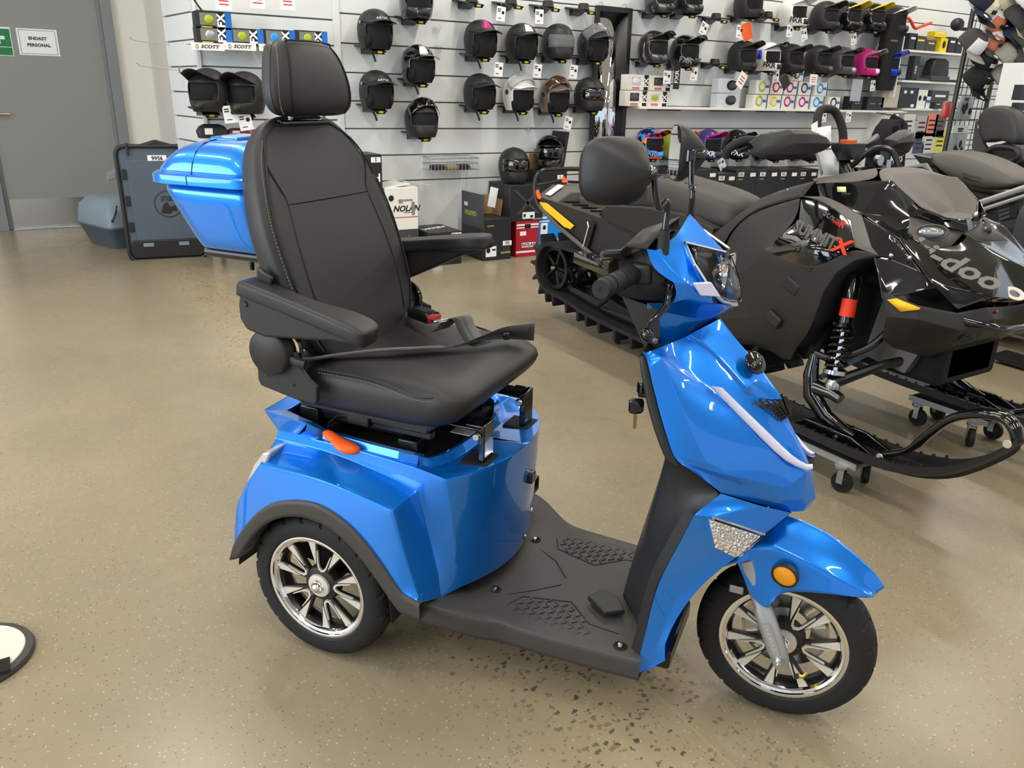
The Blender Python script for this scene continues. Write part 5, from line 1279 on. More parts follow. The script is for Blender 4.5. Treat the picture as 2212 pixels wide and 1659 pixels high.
def hmesh(kind):
    if kind in HC: return HC[kind]
    sh = MB(); n = len(PHI)
    ph = PHI
    for j in range(len(HZ)-1):
        for i in range(n):
            p0, p1 = ph[i], ph[(i+1) % n] if i < n-1 else ph[0]+360
            if hopen(kind, HZ[j], HZ[j+1], p0, p1): continue
            sh.face([hsurf(kind, HZ[j], HA[j], p0), hsurf(kind, HZ[j], HA[j], p1), hsurf(kind, HZ[j+1], HA[j+1], p1), hsurf(kind, HZ[j+1], HA[j+1], p0)])
    sh.face([hsurf(kind, HZ[0], HA[0], p) for p in ph])
    ln = MB().grid([[hsurf('jet', z, a, p, .90) for p in ph] for z, a in zip(HZ, HA)], True)
    for s in (-1, 1): ln.sphere((.05, s*.072, -.055), (.055, .028, .055), 10, 8)
    pk = MB()
    if kind == 'moto':
        pk.grid([[(.055+.165*v - .05*abs(u)**2*(1-v*.6), u*(.112-.042*v), .098+.030*v-.055*u*u*(1-.45*v)) for u in (-1, -.8, -.4, 0, .4, .8, 1)] for v in (0, .3, .65, 1)])
    elif kind == 'jet':
        pk.grid([[(.088+.125*v - .075*u*u*(1-v*.35), u*(.118-.024*v), .084-.028*v-.028*u*u*(1-.3*v)) for u in (-1, -.8, -.4, 0, .4, .8, 1)] for v in (0, .4, .75, 1)])
    vs = MB().grid([[hsurf('jet', z, np.interp(z, HZ[::-1], HA[::-1]), p, 1.045) for p in range(-72, 73, 12)] for z in (.052, .03, .005, -.02, -.04)])
    HC[kind] = [m.mesh(f'{kind}_{q}', None, smooth=180) for m, q in ((sh, 'shell'), (ln, 'lining'), (pk, 'peak'), (vs, 'visor'))]
    return HC[kind]
def mobj(name, me, mat, par, sub=0, solid=0, off=-1):
    me = me.copy(); me.name = name; me.materials.clear(); me.materials.append(mat); o = bpy.data.objects.new(name, me); COL.objects.link(o); o.parent = par
    if sub: m = o.modifiers.new('sub', 'SUBSURF'); m.levels = m.render_levels = sub; m.boundary_smooth = 'PRESERVE_CORNERS'
    if solid: m = o.modifiers.new('solid', 'SOLIDIFY'); m.thickness = solid; m.offset = off
    return o
HM = {'matt': pmat('helmet matt black', srgb(34, 32, 31), .5), 'gloss': pmat('helmet gloss black', srgb(16, 16, 18), .12, coat=.8), 'carbon': pmat('helmet carbon', srgb(42, 40, 39), .2, coat=.8), 'grey': pmat('helmet warm grey', srgb(118, 104, 94), .3, .2, .6), 'white': pmat('helmet white', srgb(228, 226, 222), .25, coat=.6), 'dgrey': pmat('helmet dark grey', srgb(78, 78, 80), .35),
      'blue': pmat('helmet blue', srgb(20, 50, 190), .25, coat=.6), 'pink': pmat('helmet magenta', srgb(190, 30, 120), .35), 'purple': pmat('helmet purple', srgb(70, 50, 120), .3, coat=.5), 'yellow': YELP, 'red': REDI, 'green': pmat('helmet lime', srgb(170, 185, 40), .3), 'orange': ORNG, 'cyan': pmat('helmet sky blue', srgb(50, 150, 225), .3), 'silver': SILV}
VIS = {'clear': pmat('clear visor', (.9, .92, .92), rough=.02, trans=.9, ior=1.15), 'dark': pmat('smoked visor', srgb(12, 12, 13), .05, coat=1), 'amber': pmat('smoky amber visor', srgb(70, 48, 30), .08, coat=1), 'white': pmat('frosted shield', srgb(190, 198, 208), .3)}
def multicolour():
    m = pmat('multicolour print', (.5, .5, .5), .25, coat=.6); nt, nd, lk = ntree(m); tc = nd.new('ShaderNodeTexCoord'); v = nd.new('ShaderNodeTexVoronoi'); v.inputs['Scale'].default_value = 22
    r = nd.new('ShaderNodeValToRGB'); r.color_ramp.interpolation = 'CONSTANT'; els = r.color_ramp.elements
    cs = [(0, srgb(14, 14, 18)), (.42, srgb(225, 60, 45)), (.55, srgb(235, 140, 30)), (.66, srgb(70, 70, 190)), (.78, srgb(40, 140, 220)), (.9, srgb(200, 50, 130))]
    els[0].position = 0; els[0].color = (*cs[0][1], 1); els[1].position = cs[1][0]; els[1].color = (*cs[1][1], 1)
    for p, c in cs[2:]: e = els.new(p); e.color = (*c, 1)
    s = nd.new('ShaderNodeSeparateColor'); lk.new(tc.outputs['Object'], v.inputs['Vector']); lk.new(v.outputs['Color'], s.inputs[0]); lk.new(s.outputs[0], r.inputs[0]); lk.new(r.outputs[0], nd['Principled BSDF'].inputs['Base Color']); return m
HM['multi'] = multicolour()
def helmet(kind, shell, loc, rz, label, group, peak=None, visor=None, vup=False, fxr=None, strap=True, scale=1.06, patch=None, chin=None, pitch=0):
    h = thing('helmet', label, 'helmet', loc, rz, group); h.scale = (scale,)*3; h.rotation_euler[1] = pitch
    me = hmesh(kind)
    mobj('shell', me[0], HM[shell], h, sub=1, solid=.008)
    mobj('lining', me[1], DARK, h)
    if kind != 'full': mobj('peak', me[2], HM[peak or shell], h, sub=1, solid=.004)
    if visor:
        v = mobj('visor', me[3], VIS[visor], h, solid=.002)
        if vup: v.rotation_euler = (0, math.radians(-48), 0); v.location = (.012, 0, .018)
        for s in (-1, 1): MB().lathe([(.0001, s*.006), (.018, s*.006), (.020, 0)], o=(.02, s*.116, .012), n=14).obj('visor_pivot', BLKP, h)
        if patch == 'sticker':
            st = MB(); 
            R = Euler((0, 0 if not vup else math.radians(-48), 0)).to_matrix(); T = Vector((0, 0, 0)) if not vup else Vector((.012, 0, .018))
            for (p, z, dp, dz) in ((-18, -.005, 26, .022), (14, .012, 18, .030)):
                q = [hsurf('jet', z+b*dz, np.interp(z+b*dz, HZ[::-1], HA[::-1]), p+a*dp, 1.062) for a, b in ((-.7, -.6), (.7, -.6), (.7, .6), (-.7, .6))]
                st.face([tuple(R @ Vector(t)+T) for t in q])
            st.obj('visor_sticker', pmat('dark sticker', srgb(60, 50, 50), .3), h, solid=.0008)
            q = [hsurf('jet', z, np.interp(z, HZ[::-1], HA[::-1]), p, 1.066) for p, z in ((-24, -.030), (26, -.030), (26, -.022), (-24, -.022))]
            MB().face([tuple(R @ Vector(t)+T) for t in q]).obj('red_strip', REDI, h, solid=.0008)
    if kind == 'moto':
        MB().grid([[hsurf('moto', z, np.interp(z, HZ[::-1], HA[::-1]), p, 1.012) for p in (-22, -8, 8, 22)] for z in (-.062, -.085, -.104)]).obj('chin_vent', HM[chin] if chin else BLKP, h, solid=.004)
    if fxr:
        for s in (-1, 1):
            c = Vector(hsurf('moto', -.075, .125, -s*50 if s > 0 else 50, 1.03)); c = Vector(hsurf('moto', -.072, .125, 52*s, 1.03))
            d = Vector(hsurf('moto', -.078, .125, 36*s, 1.03))-Vector(hsurf('moto', -.066, .125, 70*s, 1.03))
            if s > 0: d = -d
            txt('FXR', .062, 'lettering', fxr, h, M=basis(c, d, Vector((0, 0, 1))), bold=.0016, sx=1.05, depth=.001)
    if patch in ('pink', 'white'):
        MB().grid([[hsurf('jet', z, np.interp(z, HZ[::-1], HA[::-1]), p, 1.012) for p in (-22, -10, 2, 14)] for z in (.122, .105, .085, .062)]).obj('crown_emblem', HM['pink' if patch == 'pink' else 'white'], h, solid=.002)
    if patch == 'oval':
        c = Vector(hsurf('jet', .062, .125, -14, 1.10)); txt('AIROH', .024, 'lettering', pmat('pale ink', srgb(190, 188, 184), .5), h, M=basis((.158, -.012, .068), Vector((.25, 1, 0)), Vector((-.4, 0, 1))), bold=.0004)
        for s in (-1, 1): MB().lathe([(.0001, s*.004), (.010, s*.004), (.011, 0)], o=(.03, s*.118, .045), n=12).obj('peak_screw', SILV, h)
    if patch == 'side':
        MB().grid([[hsurf(kind, z, np.interp(z, HZ[::-1], HA[::-1]), p, 1.015) for p in (70, 85, 100, 120)] for z in (.06, .02, -.02)]).obj('side_graphic', HM['red'], h, solid=.002)
        MB().grid([[hsurf(kind, z, np.interp(z, HZ[::-1], HA[::-1]), p, 1.015) for p in (-100, -85, -72)] for z in (.06, .02, -.02)]).obj('side_graphic', HM['blue'], h, solid=.002)
    if strap and kind == 'jet':
        MB().tube(spl([(.02, -.06, -.11), (.03, -.03, -.16), (.03, -.015, -.20)], 4), .007, 6, flat=(1, .4)).obj('chin_strap', BLKP, h)
        MB().lathe([(.0001, -.003), (.009, -.003), (.009, .003)], o=(.06, .02, -.085), n=10).obj('red_buckle', REDI, h)
    return h
def bracket(loc, rz, label, tabcol=True, cup=False):
    b = thing('helmet_shelf', label, 'display bracket', loc, rz, 'sloping helmet brackets on the slat wall')
    # x out of the wall
    MB().loft([[(x, y*w, z+dz) for y, dz in ((-1, 0), (1, 0), (1, -.010), (-1, -.010))] for x, w, z in ((.0,.105,.0),(.05,.105,-.004),(.10,.06,-.016),(.18,.055,-.032),(.235,.055,-.044))]).obj('shelf_plate', BLKM, b, bevel=.002)
    MB().prism([(0, -.052, -.01), (.09, -.052, -.016), (.09, -.052, -.030), (.03, -.052, -.058), (0, -.052, -.062)], (0, .104, 0)).obj('shelf_bracket', BLKM, b)
    MB().box((.240, 0, -.054), (.010, .075, .026), Euler((0, .25, 0))).obj('front_tab', BLKM, b)
    MB().box((.2455, 0, -.054), (.002, .034, .013), Euler((0, .25, 0))).obj('yellow_logo', YELP, b)
    if cup: MB().lathe([(.05, 0), (.042, .045), (.036, .05), (.0001, .05)], o=(.13, 0, -.025), axis='z', n=20).obj('helmet_stop', BLKP, b)
    return b
HY = 5.875
def put(px, py, kind, shell, label, group, dz=0, rz=-90, br=True, **k):
    p = W(px, py, HY); sc_ = k.get('scale', 1.06)
    h = helmet(kind, shell, p, math.radians(rz), label, group, **k)
    if br: bracket((p[0], WY, p[2]-.128*sc_+.042), math.radians(-90), 'sloping bracket under the ' + ' '.join(label.split()[:12]))
    return h
G1 = 'open and full face helmets left of the mirror'; G2 = 'motocross helmets right of the mirror'
put(810, 66, 'jet', 'matt', 'matt black peaked open helmet on the upper bracket just right of the headrest top', G1, patch='oval', peak='matt')
put(899, 2, 'moto', 'carbon', 'dark grey motocross helmet on the bracket right of the top row peaked open helmet', G1, peak='carbon', rz=-100)
put(903, 140, 'jet', 'gloss', 'black open helmet with white and grey crown stripe alone in second row', G1, patch='white', peak='gloss')
put(813, 196, 'jet', 'matt', 'matt black peaked open helmet on the lower bracket beside the headrest', G1, patch='oval')
put(910, 258, 'full', 'matt', 'black flip-up helmet with raised dark visor covered in stickers', G1, visor='dark', vup=True, patch='sticker')
put(1038, 86, 'jet', 'matt', 'black open helmet with pink crown emblem', G1, patch='pink')
put(1127, 92, 'jet', 'matt', 'black open helmet with white crown emblem beside the pink emblem one', G1, patch='white')
put(1205, 92, 'full', 'matt', 'black round helmet with large clear visor closed', G1, visor='clear')
put(1281, 97, 'jet', 'matt', 'open helmet with raised clear visor against the tall mirror', G1, visor='clear', vup=True, peak='matt')
put(1036, 200, 'jet', 'matt', 'plain black open helmet with smoked peak left of the white helmet', G1)
put(1120, 203, 'jet', 'white', 'white open helmet with clear raised visor', G1, visor='clear', vup=True, peak='white')
put(1197, 208, 'jet', 'grey', 'grey open helmet with amber visor raised, right of the white helmet', G1, visor='amber', vup=True, peak='grey')
put(1273, 205, 'full', 'matt', 'matt black full face helmet with stickered closed visor hanging before the mirror', G1, visor='dark', patch='sticker')
GL = 'black motocross helmets behind the headrest'
for q, l in (((452, 197), 'leftmost matt black motocross helmet with white slip in its eye port'), ((531, 203), 'matt black motocross helmet with white slip between headrest and its leftmost twin')):
    p = W(*q, 5.80); h = helmet('moto', 'matt', p, math.radians(-128), l, GL, scale=1.06)
    MB().box((.112, -.035, -.005), (.004, .03, .075), Euler((0, 0, -.3))).box((.100, .05, .01), (.004, .02, .05), Euler((0, 0, .5))).obj('white_slip', PAPR, h)
    bracket((p[0], WY, p[2]-.10), math.radians(-90), 'sloping bracket under the ' + ' '.join(l.split()[:12]))
# right-hand wall
put(1425, -4, 'moto', 'carbon', 'carbon grey motocross helmet cut by the picture top, right of the mirror', G2)
put(1486, -2, 'moto', 'carbon', 'carbon grey motocross helmet at the top, second right of the mirror', G2)
put(1617, 8, 'moto', 'matt', 'matt black motocross helmet at the top left of the white lettered one', G2)
put(1713, 28, 'moto', 'white', 'white motocross helmet with black FXR letters on its cheek', G2, fxr=INK, peak='white')
put(1781, 36, 'moto', 'matt', 'matt black motocross helmet right of the white FXR helmet in top row', G2)
put(1832, 36, 'moto', 'gloss', 'gloss black motocross helmet with yellow peak, first of two in top row', G2, peak='yellow')
put(1882, 38, 'moto', 'gloss', 'gloss black motocross helmet with yellow peak beside the white-peaked one', G2, peak='yellow')
put(1930, 45, 'moto', 'matt', 'matt black motocross helmet with white peak ending the top row', G2, peak='white')
put(1410, 104, 'moto', 'carbon', 'carbon grey motocross helmet with silver visor trim in the middle row', G2, chin='dgrey')
put(1478, 112, 'moto', 'gloss', 'gloss black motocross helmet with grey FXR letters', G2, fxr=GRYI)
put(1603, 122, 'moto', 'matt', 'matt black motocross helmet left of the red white and blue one', G2)
put(1656, 124, 'moto', 'white', 'white motocross helmet with red and blue sides and black FXR letters', G2, fxr=INK, patch='side', peak='gloss')
put(1706, 128, 'moto', 'matt', 'matt black motocross helmet right of the red white and blue one', G2)
put(1767, 130, 'moto', 'matt', 'black motocross helmet with grey cheek patch in the middle row', G2, chin='dgrey')
put(1817, 133, 'moto', 'dgrey', 'grey and black striped motocross helmet left of the pink one', G2, peak='gloss', chin='silver')
put(1868, 136, 'moto', 'pink', 'pink and black motocross helmet with silver peak', G2, peak='silver', chin='white')
put(1915, 138, 'moto', 'blue', 'blue motocross helmet ending the middle row', G2, peak='blue')
put(1402, 310, 'moto', 'multi', 'multicoloured motocross helmet with bright FXR squares in the low row', G2, fxr=HM['cyan'], peak='multi', chin='cyan')
put(1462, 312, 'moto', 'green', 'lime and orange motocross helmet partly behind the scooter mirror', G2, fxr=HM['orange'], peak='orange')
put(1528, 312, 'moto', 'purple', 'purple motocross helmet with magenta peak and white FXR letters', G2, fxr=PAPR, peak='pink')
put(1588, 312, 'moto', 'gloss', 'black and white checked motocross helmet with white FXR letters', G2, fxr=PAPR, peak='gloss')
put(1668, 316, 'moto', 'matt', 'black motocross helmet hidden behind the snowmobile hand guard', G2)
put(1745, 318, 'moto', 'gloss', 'black and blue motocross helmet behind the hanging price sheet', G2, chin='cyan')
for q, l in (((1548, 40), 'empty black helmet bracket in the top row'), ((1660, 36), 'empty black helmet bracket left of the white FXR helmet'), ((1545, 138), 'empty black helmet bracket in the middle row'), ((1625, 325), 'empty black helmet bracket in the low row'),
             ((1020, 4), 'empty black bracket at the picture top, above the pink emblem helmet'), ((1105, 8), 'empty black bracket at the picture top, second from left'), ((1185, 14), 'empty black bracket at the picture top, third from left'), ((1262, 20), 'empty black bracket at the picture top beside the mirror')):
    p = W(*q, 5.9); bracket((p[0], WY, p[2]+.02), math.radians(-90), l, cup=True)
# ================================================================ WALL GOODS
def frame_m(x, z, y, rot=0.0):      # local x to the right, y up, z towards the viewer
    c, s = math.cos(rot), math.sin(rot)
    return Matrix(((c, -s, 0, x), (0, 0, -1, y), (s, c, 0, z), (0, 0, 0, 1)))
def tagcard(q, w, h, label, Y=5.80, rot=0.0, kind='pic', group='price tags below the helmets', col=None, name='price_tag', cat='price tag'):
    p = W(*q, Y); t = tag(empty(name, p), label, cat, group); t.matrix_basis = frame_m(p[0], p[2], p[1], rot)
    MB().box((0, 0, 0), (w, h, .002)).obj('card', col or PAPR, t)
    if kind == 'pic':
        MB().lathe([(.0001, .0016), (w*.16, .0016)], o=(w*.22, h*.10, 0), axis='z', n=14).obj('helmet_picture', INK, t)
        tx = MB()
        for k in range(2): tx.box((-w*.22, h*(.30-.13*k), .0014), (w*.36, h*.07, .0006))
        tx.box((-w*.1, -h*.30, .0014), (w*.4, h*.05, .0006)); tx.obj('printed_text', INK, t)
    elif kind == 'text':
        tx = MB()
        for k in range(3): tx.box((0, h*(.2-.2*k), .0014), (w*.6, h*.07, .0006))
        tx.obj('printed_text', REDI if col is None else INK, t)
    elif kind == 'fxr':
        txt('FXR', h*.30, 'lettering', PAPR, t, M=Matrix.Rotation(PI/2, 4, 'Z'), depth=.002, bold=.001)
    MB().tube([(0, h*.5, 0), (0, h*.5+.03, -.01)], .0015, 5).obj('tag_string', GRYI, t)
    return t
TW, TH_ = .092, .105
for q, r, l in (((1082,30),.1,'white price tag hanging under the topmost empty bracket, first from the left'), ((1165,36),.0,'white price tag hanging under the topmost empty brackets, second from the left'), ((1077,150),.08,'white price tag below the pink emblem helmet'), ((1161,153),.1,'white price tag below the white emblem helmet'), ((1239,155),.1,'white price tag below the clear visor helmet'), ((1227,266),.18,'white price tag below the grey amber-visor helmet, tilted')):
    tagcard(q, TW*.85, TH_, l, rot=-r)
for q, r, l in (((1441,167),0,'white price tag below the carbon helmet right of the mirror'), ((1499,160),0,'white price tag beside the grey FXR helmet strap'), ((1598,68),0,'white price tag beside the orange card'), ((1676,165),-.1,'white price tag below the red white and blue helmet'), ((1886,185),-.1,'white price tag below the pink helmet'), ((1924,184),-.1,'white price tag below the blue helmet'), ((1935,88),-.2,'white price tag below the white-peaked helmet'), ((1737,75),-.4,'white price tag tilted below the white FXR helmet'), ((1844,84),-.3,'white price tag under the yellow-peaked helmets'), ((1559,354),-.6,'white price tag tilted below the magenta-peaked helmet'), ((1833,252),-.1,'white price tag with red dot left of the clothes rail'), ((1779,252),-.1,'white price tag with red dot behind the snowmobile strap'), ((1706,67),0,'small white text card below the white FXR helmet'), ((1520,62),.4,'bluish price card sticking out above the grey FXR helmet'), ((530,263),-.15,'white price tag with helmet drawing nearest the headrest'), ((497,247),-.1,'white price tag with helmet drawing under the leftmost motocross helmet')):
    tagcard(q, TW*.95, TH_*1.05, l, rot=-r, Y=5.70 if q[0] < 600 else 5.80)
tagcard((1614,68), .12, .155, 'bright orange card hanging in the top helmet row', Y=5.79, rot=.35, kind='none', col=ORNG, name='orange_card', cat='card')
tagcard((1602,173), .10, .14, 'tilted white card with red print below the middle row', Y=5.74, rot=-.5, kind='text')
tagcard((1462,166), .075, .21, 'tall black FXR hang tag right of the mirror', Y=5.80, kind='fxr', col=BLKP, name='hang_tag', cat='hang tag')
tagcard((1696,177), .11, .13, 'black and orange diamond hang tag above the goggle boxes', Y=5.72, rot=.7, kind='text', col=BLKP, name='hang_tag', cat='hang tag')
tagcard((1757,172), .11, .10, 'white text sign standing above the goggle boxes', Y=5.76, kind='text', name='text_sign', cat='sign')
# small clear ticket clips on the grooves
for q in ((950,100), (1142,276), (945,60)):
    p = W(*q, 6.02); tag(MB().box(p, (.06, .02, .02)).box((p[0], p[1]-.01, p[2]-.012), (.02, .02, .02)).obj('ticket_clip', CLEAR), f'clear plastic ticket clip on the slat groove near the {"wire basket column" if q[0] > 1100 else "striped open helmet" if q[1] > 80 else "top grey helmet"}', 'clip', 'ticket clips')
# ---- tall black mirror
A, B = W(1268, 345, 5.98), W(1370, 8, 5.98)
mx0, mx1, mz1 = W(1285, 200, 5.98)[0]-.02, W(1352, 160, 5.98)[0], 2.03
mr = thing('wall_mirror', 'tall black framed mirror leaning between the two helmet groups', 'mirror')
lean = .02
def mp(x, z, off=0): return (x, 5.98-lean*(1-(z-.2)/1.83)*1.0-off, z)
mf = MB()
for x in (mx0, mx1): mf.loft([[(x+a, mp(x, z)[1]+b, z) for a, b in ((-.022, .012), (.022, .012), (.022, -.012), (-.022, -.012))] for z in (.2, mz1)])
for z in (.22, mz1-.02): mf.box(((mx0+mx1)/2, mp(0, z)[1], z), (mx1-mx0, .024, .044))
mf.obj('mirror_frame', BLKM, mr, bevel=.003)
MB().face([mp(mx0, .22), mp(mx1, .22), mp(mx1, mz1-.02), mp(mx0, mz1-.02)]).obj('mirror_glass', GLAS, mr, solid=.004)
for x in (mx0+.05, mx1-.05): MB().tube([(x, 5.97, mz1), (x, 5.99, mz1+.03), (x, 6.03, mz1+.03)], .004, 6).obj('mirror_hanger', STEE, mr)
# ---- long white shelf with goggle boxes
sh = thing('wall_shelf', 'long white wall shelf carrying goggle boxes right of the mirror', 'shelf')
MB().box((6.85, 5.93, 1.215), (3.95, .20, .022)).obj('shelf_board', WHTE, sh, bevel=.002)
for x in (5.3, 6.1, 6.75, 7.35): MB().box((x, 5.99, 1.195), (.35, .08, .012)).obj('shelf_bracket', GRYM, sh)
def carton(name, label, cat, x, y, z, w, d, h, mats, group=None, rz=0, deco=None):
    b = thing(name, label, cat, (x, y, z), rz, group)
    MB().box((0, 0, h/2), (w, d, h)).obj('carton', mats, b, bevel=.002, seg=1)
    if deco: deco(b, w, d, h)
    return b
def fm(b, w, d, h, x, z, off=.0008): return Matrix(((1, 0, 0, x), (0, 0, -1, -d/2-off), (0, 1, 0, z), (0, 0, 0, 1)))
BLUP = pmat('blue print', srgb(30, 110, 200), .4); CREAM = pmat('cream card', srgb(225, 215, 195), .6); CARD = pmat('brown cardboard', srgb(160, 130, 92), .8); BOXB = pmat('black carton', srgb(36, 36, 40), .45); BOXG = pmat('anthracite carton', srgb(62, 64, 70), .45); BOXW = pmat('white carton', srgb(228, 226, 220), .5); BOXR = pmat('red carton', srgb(170, 28, 45), .45); BOXC = pmat('blue carton', srgb(10, 135, 220), .4); LIME = pmat('lime print', srgb(185, 195, 70), .5)
def goggle_fx(front, dark):
    def f(b, w, d, h):
        MB().box((-w*.10, -d/2-.001, h*.60), (w*.40, .002, h*.52)).obj('window', VIS['dark'] if dark else VIS['white'], b)
        MB().sphere((-w*.10, -d/2-.002, h*.60), (w*.16, .004, h*.20), 12, 6).obj('goggle', HM[front], b)
        txt('FX', h*.50, 'lettering', PAPR, b, M=fm(b, w, d, h, w*.36, h*.5, .0012) @ Matrix.Rotation(PI/2, 4, 'Z'), bold=.002)
        MB().box((w*.36, -d/2-.0005, h*.5), (w*.20, .001, h*.98)).obj('black_panel', INK, b)
        MB().box((-w*.1, -d/2-.001, h*.16), (w*.34, .001, h*.06)).box((-w*.1, -d/2-.001, h*.07), (w*.34, .001, h*.04)).obj('red_text', REDI, b)
        MB().box((-w*.41, -d/2-.001, h*.5), (w*.14, .001, h*.9)).obj('side_print', CREAM, b)
    return f
def wallx(px, py, Y): return W(px, py, Y)[0]
row = [(1379, 185, 'white'), (1427, 185, 'dgrey'), (1376, 211, 'dgrey'), (1420, 211, 'green')]
for i, (px, py, c) in enumerate(row):
    lower = py > 200; x = wallx(px, py, 5.85); z = 1.226 if lower else 1.226+.135
    nm = ['white lens', 'dark lens', 'dark lens', 'lime lens'][i]
    carton('goggle_box', f'white FX goggle box with {nm}, {"lower" if lower else "upper"} {"left" if i % 2 == 0 else "right"} of the four beside the mirror', 'goggle box', x, 5.90, z, .255, .09, .130, BOXW, 'goggle boxes on the long white shelf', 0, goggle_fx(c, c == 'dgrey'))
for i, (px, py) in enumerate(((1577, 188), (1575, 211))):
    carton('goggle_box', f'clear FXR goggle box with dark lens, {"upper" if i == 0 else "lower"} one on the long shelf', 'goggle box', wallx(px, py, 5.85), 5.90, 1.226+(.135 if i == 0 else 0), .30, .09, .128, pmat('pale clear box', srgb(205, 210, 215), .25), 'goggle boxes on the long white shelf', 0, lambda b, w, d, h: (MB().sphere((w*.1, -d/2-.002, h*.55), (w*.24, .006, h*.36), 14, 8).obj('goggle', HM['gloss'], b), txt('FXR', h*.3, 'lettering', PAPR, b, M=fm(b, w, d, h, -w*.35, h*.4, .001))))
cols = ['green', 'red', 'pink', 'dgrey', 'cyan']
def gbox(fc):
    def f(b, w, d, h):
        MB().lathe([(w*.20, 0), (w*.26, .004), (w*.20, .008), (w*.16, .004), (w*.20, 0)], o=(-w*.08, -d/2-.004, h*.55), n=16).xf(Matrix.Identity(4)).obj('goggle', HM[fc], b)
        MB().box((w*.26, -d/2-.001, h*.55), (w*.30, .001, h*.2)).obj('blue_text', BLUP, b); MB().box((w*.47, -d/2-.0008, h*.5), (w*.05, .001, h)).obj('black_edge', INK, b)
    return f
k = 0
for r_, (py, xs) in enumerate(((197, (1648, 1678, 1708, 1739, 1773)), (220, (1642, 1673, 1703, 1735, 1766, 1803)))):
    for i, px in enumerate(xs):
        c = (cols[i] if r_ == 0 else ['green', 'yellow', 'pink', 'pink', 'cyan', 'gloss'][i])
        carton('goggle_box', f'white goggle box with {c if c not in ("dgrey","gloss") else "black"} goggle, {["upper","lower"][r_]} row, number {["one","two","three","four","five","six"][i]} from the left'.replace('cyan', 'pale blue'), 'goggle box', wallx(px, py, 5.85), 5.90, 1.226+(.135 if r_ == 0 else 0), .20, .10, .128, BOXW, 'goggle boxes on the long white shelf', 0, gbox(c)); k += 1
carton('goggle_box', 'white goggle box alone on top of the two rows', 'goggle box', wallx(1722, 173, 5.85), 5.90, 1.226+.27, .19, .10, .12, BOXW, 'goggle boxes on the long white shelf', 0, gbox('dgrey'))
for px, l in ((1850, 'left'), (1883, 'middle'), (1900, 'right')):
    carton('accessory_box', f'black accessory carton at the right end of the long shelf, {l} one', 'box', wallx(px, 222, 5.85), 5.90, 1.226, .17 if px < 1890 else .12, .12, .14, BOXB, 'black cartons at the shelf end', 0, lambda b, w, d, h: MB().box((0, -d/2-.001, h*.5), (w*.5, .001, h*.08)).obj('printed_text', GRYI, b))
# bare clear display hooked below the pink helmet
p = W(1850, 195, 5.8); tag(MB().box(p, (.17, .004, .22)).obj('hanging_pouch', pmat('translucent plastic', srgb(200, 205, 205), .2, alpha=.55)), 'empty clear hanging pouch below the pink helmet', 'pouch')
# ---- wire basket
bk = thing('wire_basket', 'small chrome wire basket with folded dark cloths hooked on the wall', 'basket')
x0, x1 = W(925, 350, 5.9)[0], W(1027, 350, 5.9)[0]; zt, zb = .815, .715; y0, y1 = 6.02, 5.84
wm = MB()
for z in (zt, (zt+zb)/2, zb):
    wm.tube([(x0, y0, z), (x1, y0, z), (x1, y1, z-.01 if z == zt else z), (x0, y1, z-.01 if z == zt else z)], .003, 5, closed=True)
for k in range(15):
    x = x0+(x1-x0)*k/14; wm.tube([(x, y0, zt), (x, y0, zb), (x, y1, zb), (x, y1, zt-.01)], .0018, 4)
for k in range(1, 6):
    y = y0+(y1-y0)*k/6; wm.tube([(x0, y, zt), (x0, y, zb), (x1, y, zb), (x1, y, zt)], .0018, 4)
wm.obj('wire_mesh', STEE, bk)
for i, (t, c) in enumerate(((.22, 'navy cloth'), (.5, 'tan cloth'), (.75, 'navy cloth'))):
    cl = MB().loft([[(x0+(x1-x0)*t+dx*s_, 5.93+dy*s_, zb+.006+h) for dx, dy in rrect(.11, .12, .03, 3)] for h, s_ in ((0, .95), (.012, 1), (.026, .95), (.033, .7))])
    tag(cl.obj('folded_cloth', pmat(c, srgb(36, 34, 52) if 'navy' in c else srgb(150, 130, 100), .8), smooth=60), f'folded {c} in the wire basket' + (', left one' if i == 0 else ', right one' if i == 2 else ''), 'cloth', 'cloths in the wire basket')
# ---- goggle boxes on white trays at the upper left
def leftbox(b, w, d, h):
    MB().box((-w*.14, -d/2-.001, h*.56), (w*.48, .002, h*.70)).obj('window', pmat('box window', srgb(120, 122, 110), .15, coat=.8), b)
    MB().sphere((-w*.12, -d/2-.003, h*.55), (w*.13, .008, h*.26), 12, 8).obj('goggle', HM[b['g']], b)
    MB().box((w*.22, -d/2-.0008, h*.5), (w*.22, .001, h)).obj('black_panel', INK, b)
    txt('FX', h*.66, 'lettering', PAPR, b, M=fm(b, w, d, h, w*.22, h*.5, .0014) @ Matrix.Rotation(PI/2, 4, 'Z'), bold=.003)
    MB().box((w*.42, -d/2-.001, h*.5), (w*.18, .001, h)).obj('blue_panel', BLUP, b)
    MB().box((-w*.20, -d/2-.0012, h*.10), (w*.30, .001, h*.06)).obj('yellow_text', YELP, b)
for q, c, l in (((461, 44), 'green', 'upper black and blue goggle box at the end of the stacked pair'), ((463, 77), 'silver', 'lower black and blue goggle box under another one'), ((532, 80), 'green', 'black and blue goggle box right of the stacked pair'), ((602, 82), 'cyan', 'black and blue goggle box above the headrest, left one'), ((673, 84), 'green', 'black and blue goggle box above the headrest, right one')):
    p = W(*q, 5.86); b = thing('goggle_box', l, 'goggle box', (p[0], 5.91, p[2]-.052), 0, 'goggle boxes on labelled trays'); b['g'] = c
    MB().box((0, 0, .052), (.225, .10, .104)).obj('carton', BOXB, b, bevel=.002, seg=1); leftbox(b, .225, .10, .104)
    del b['g']
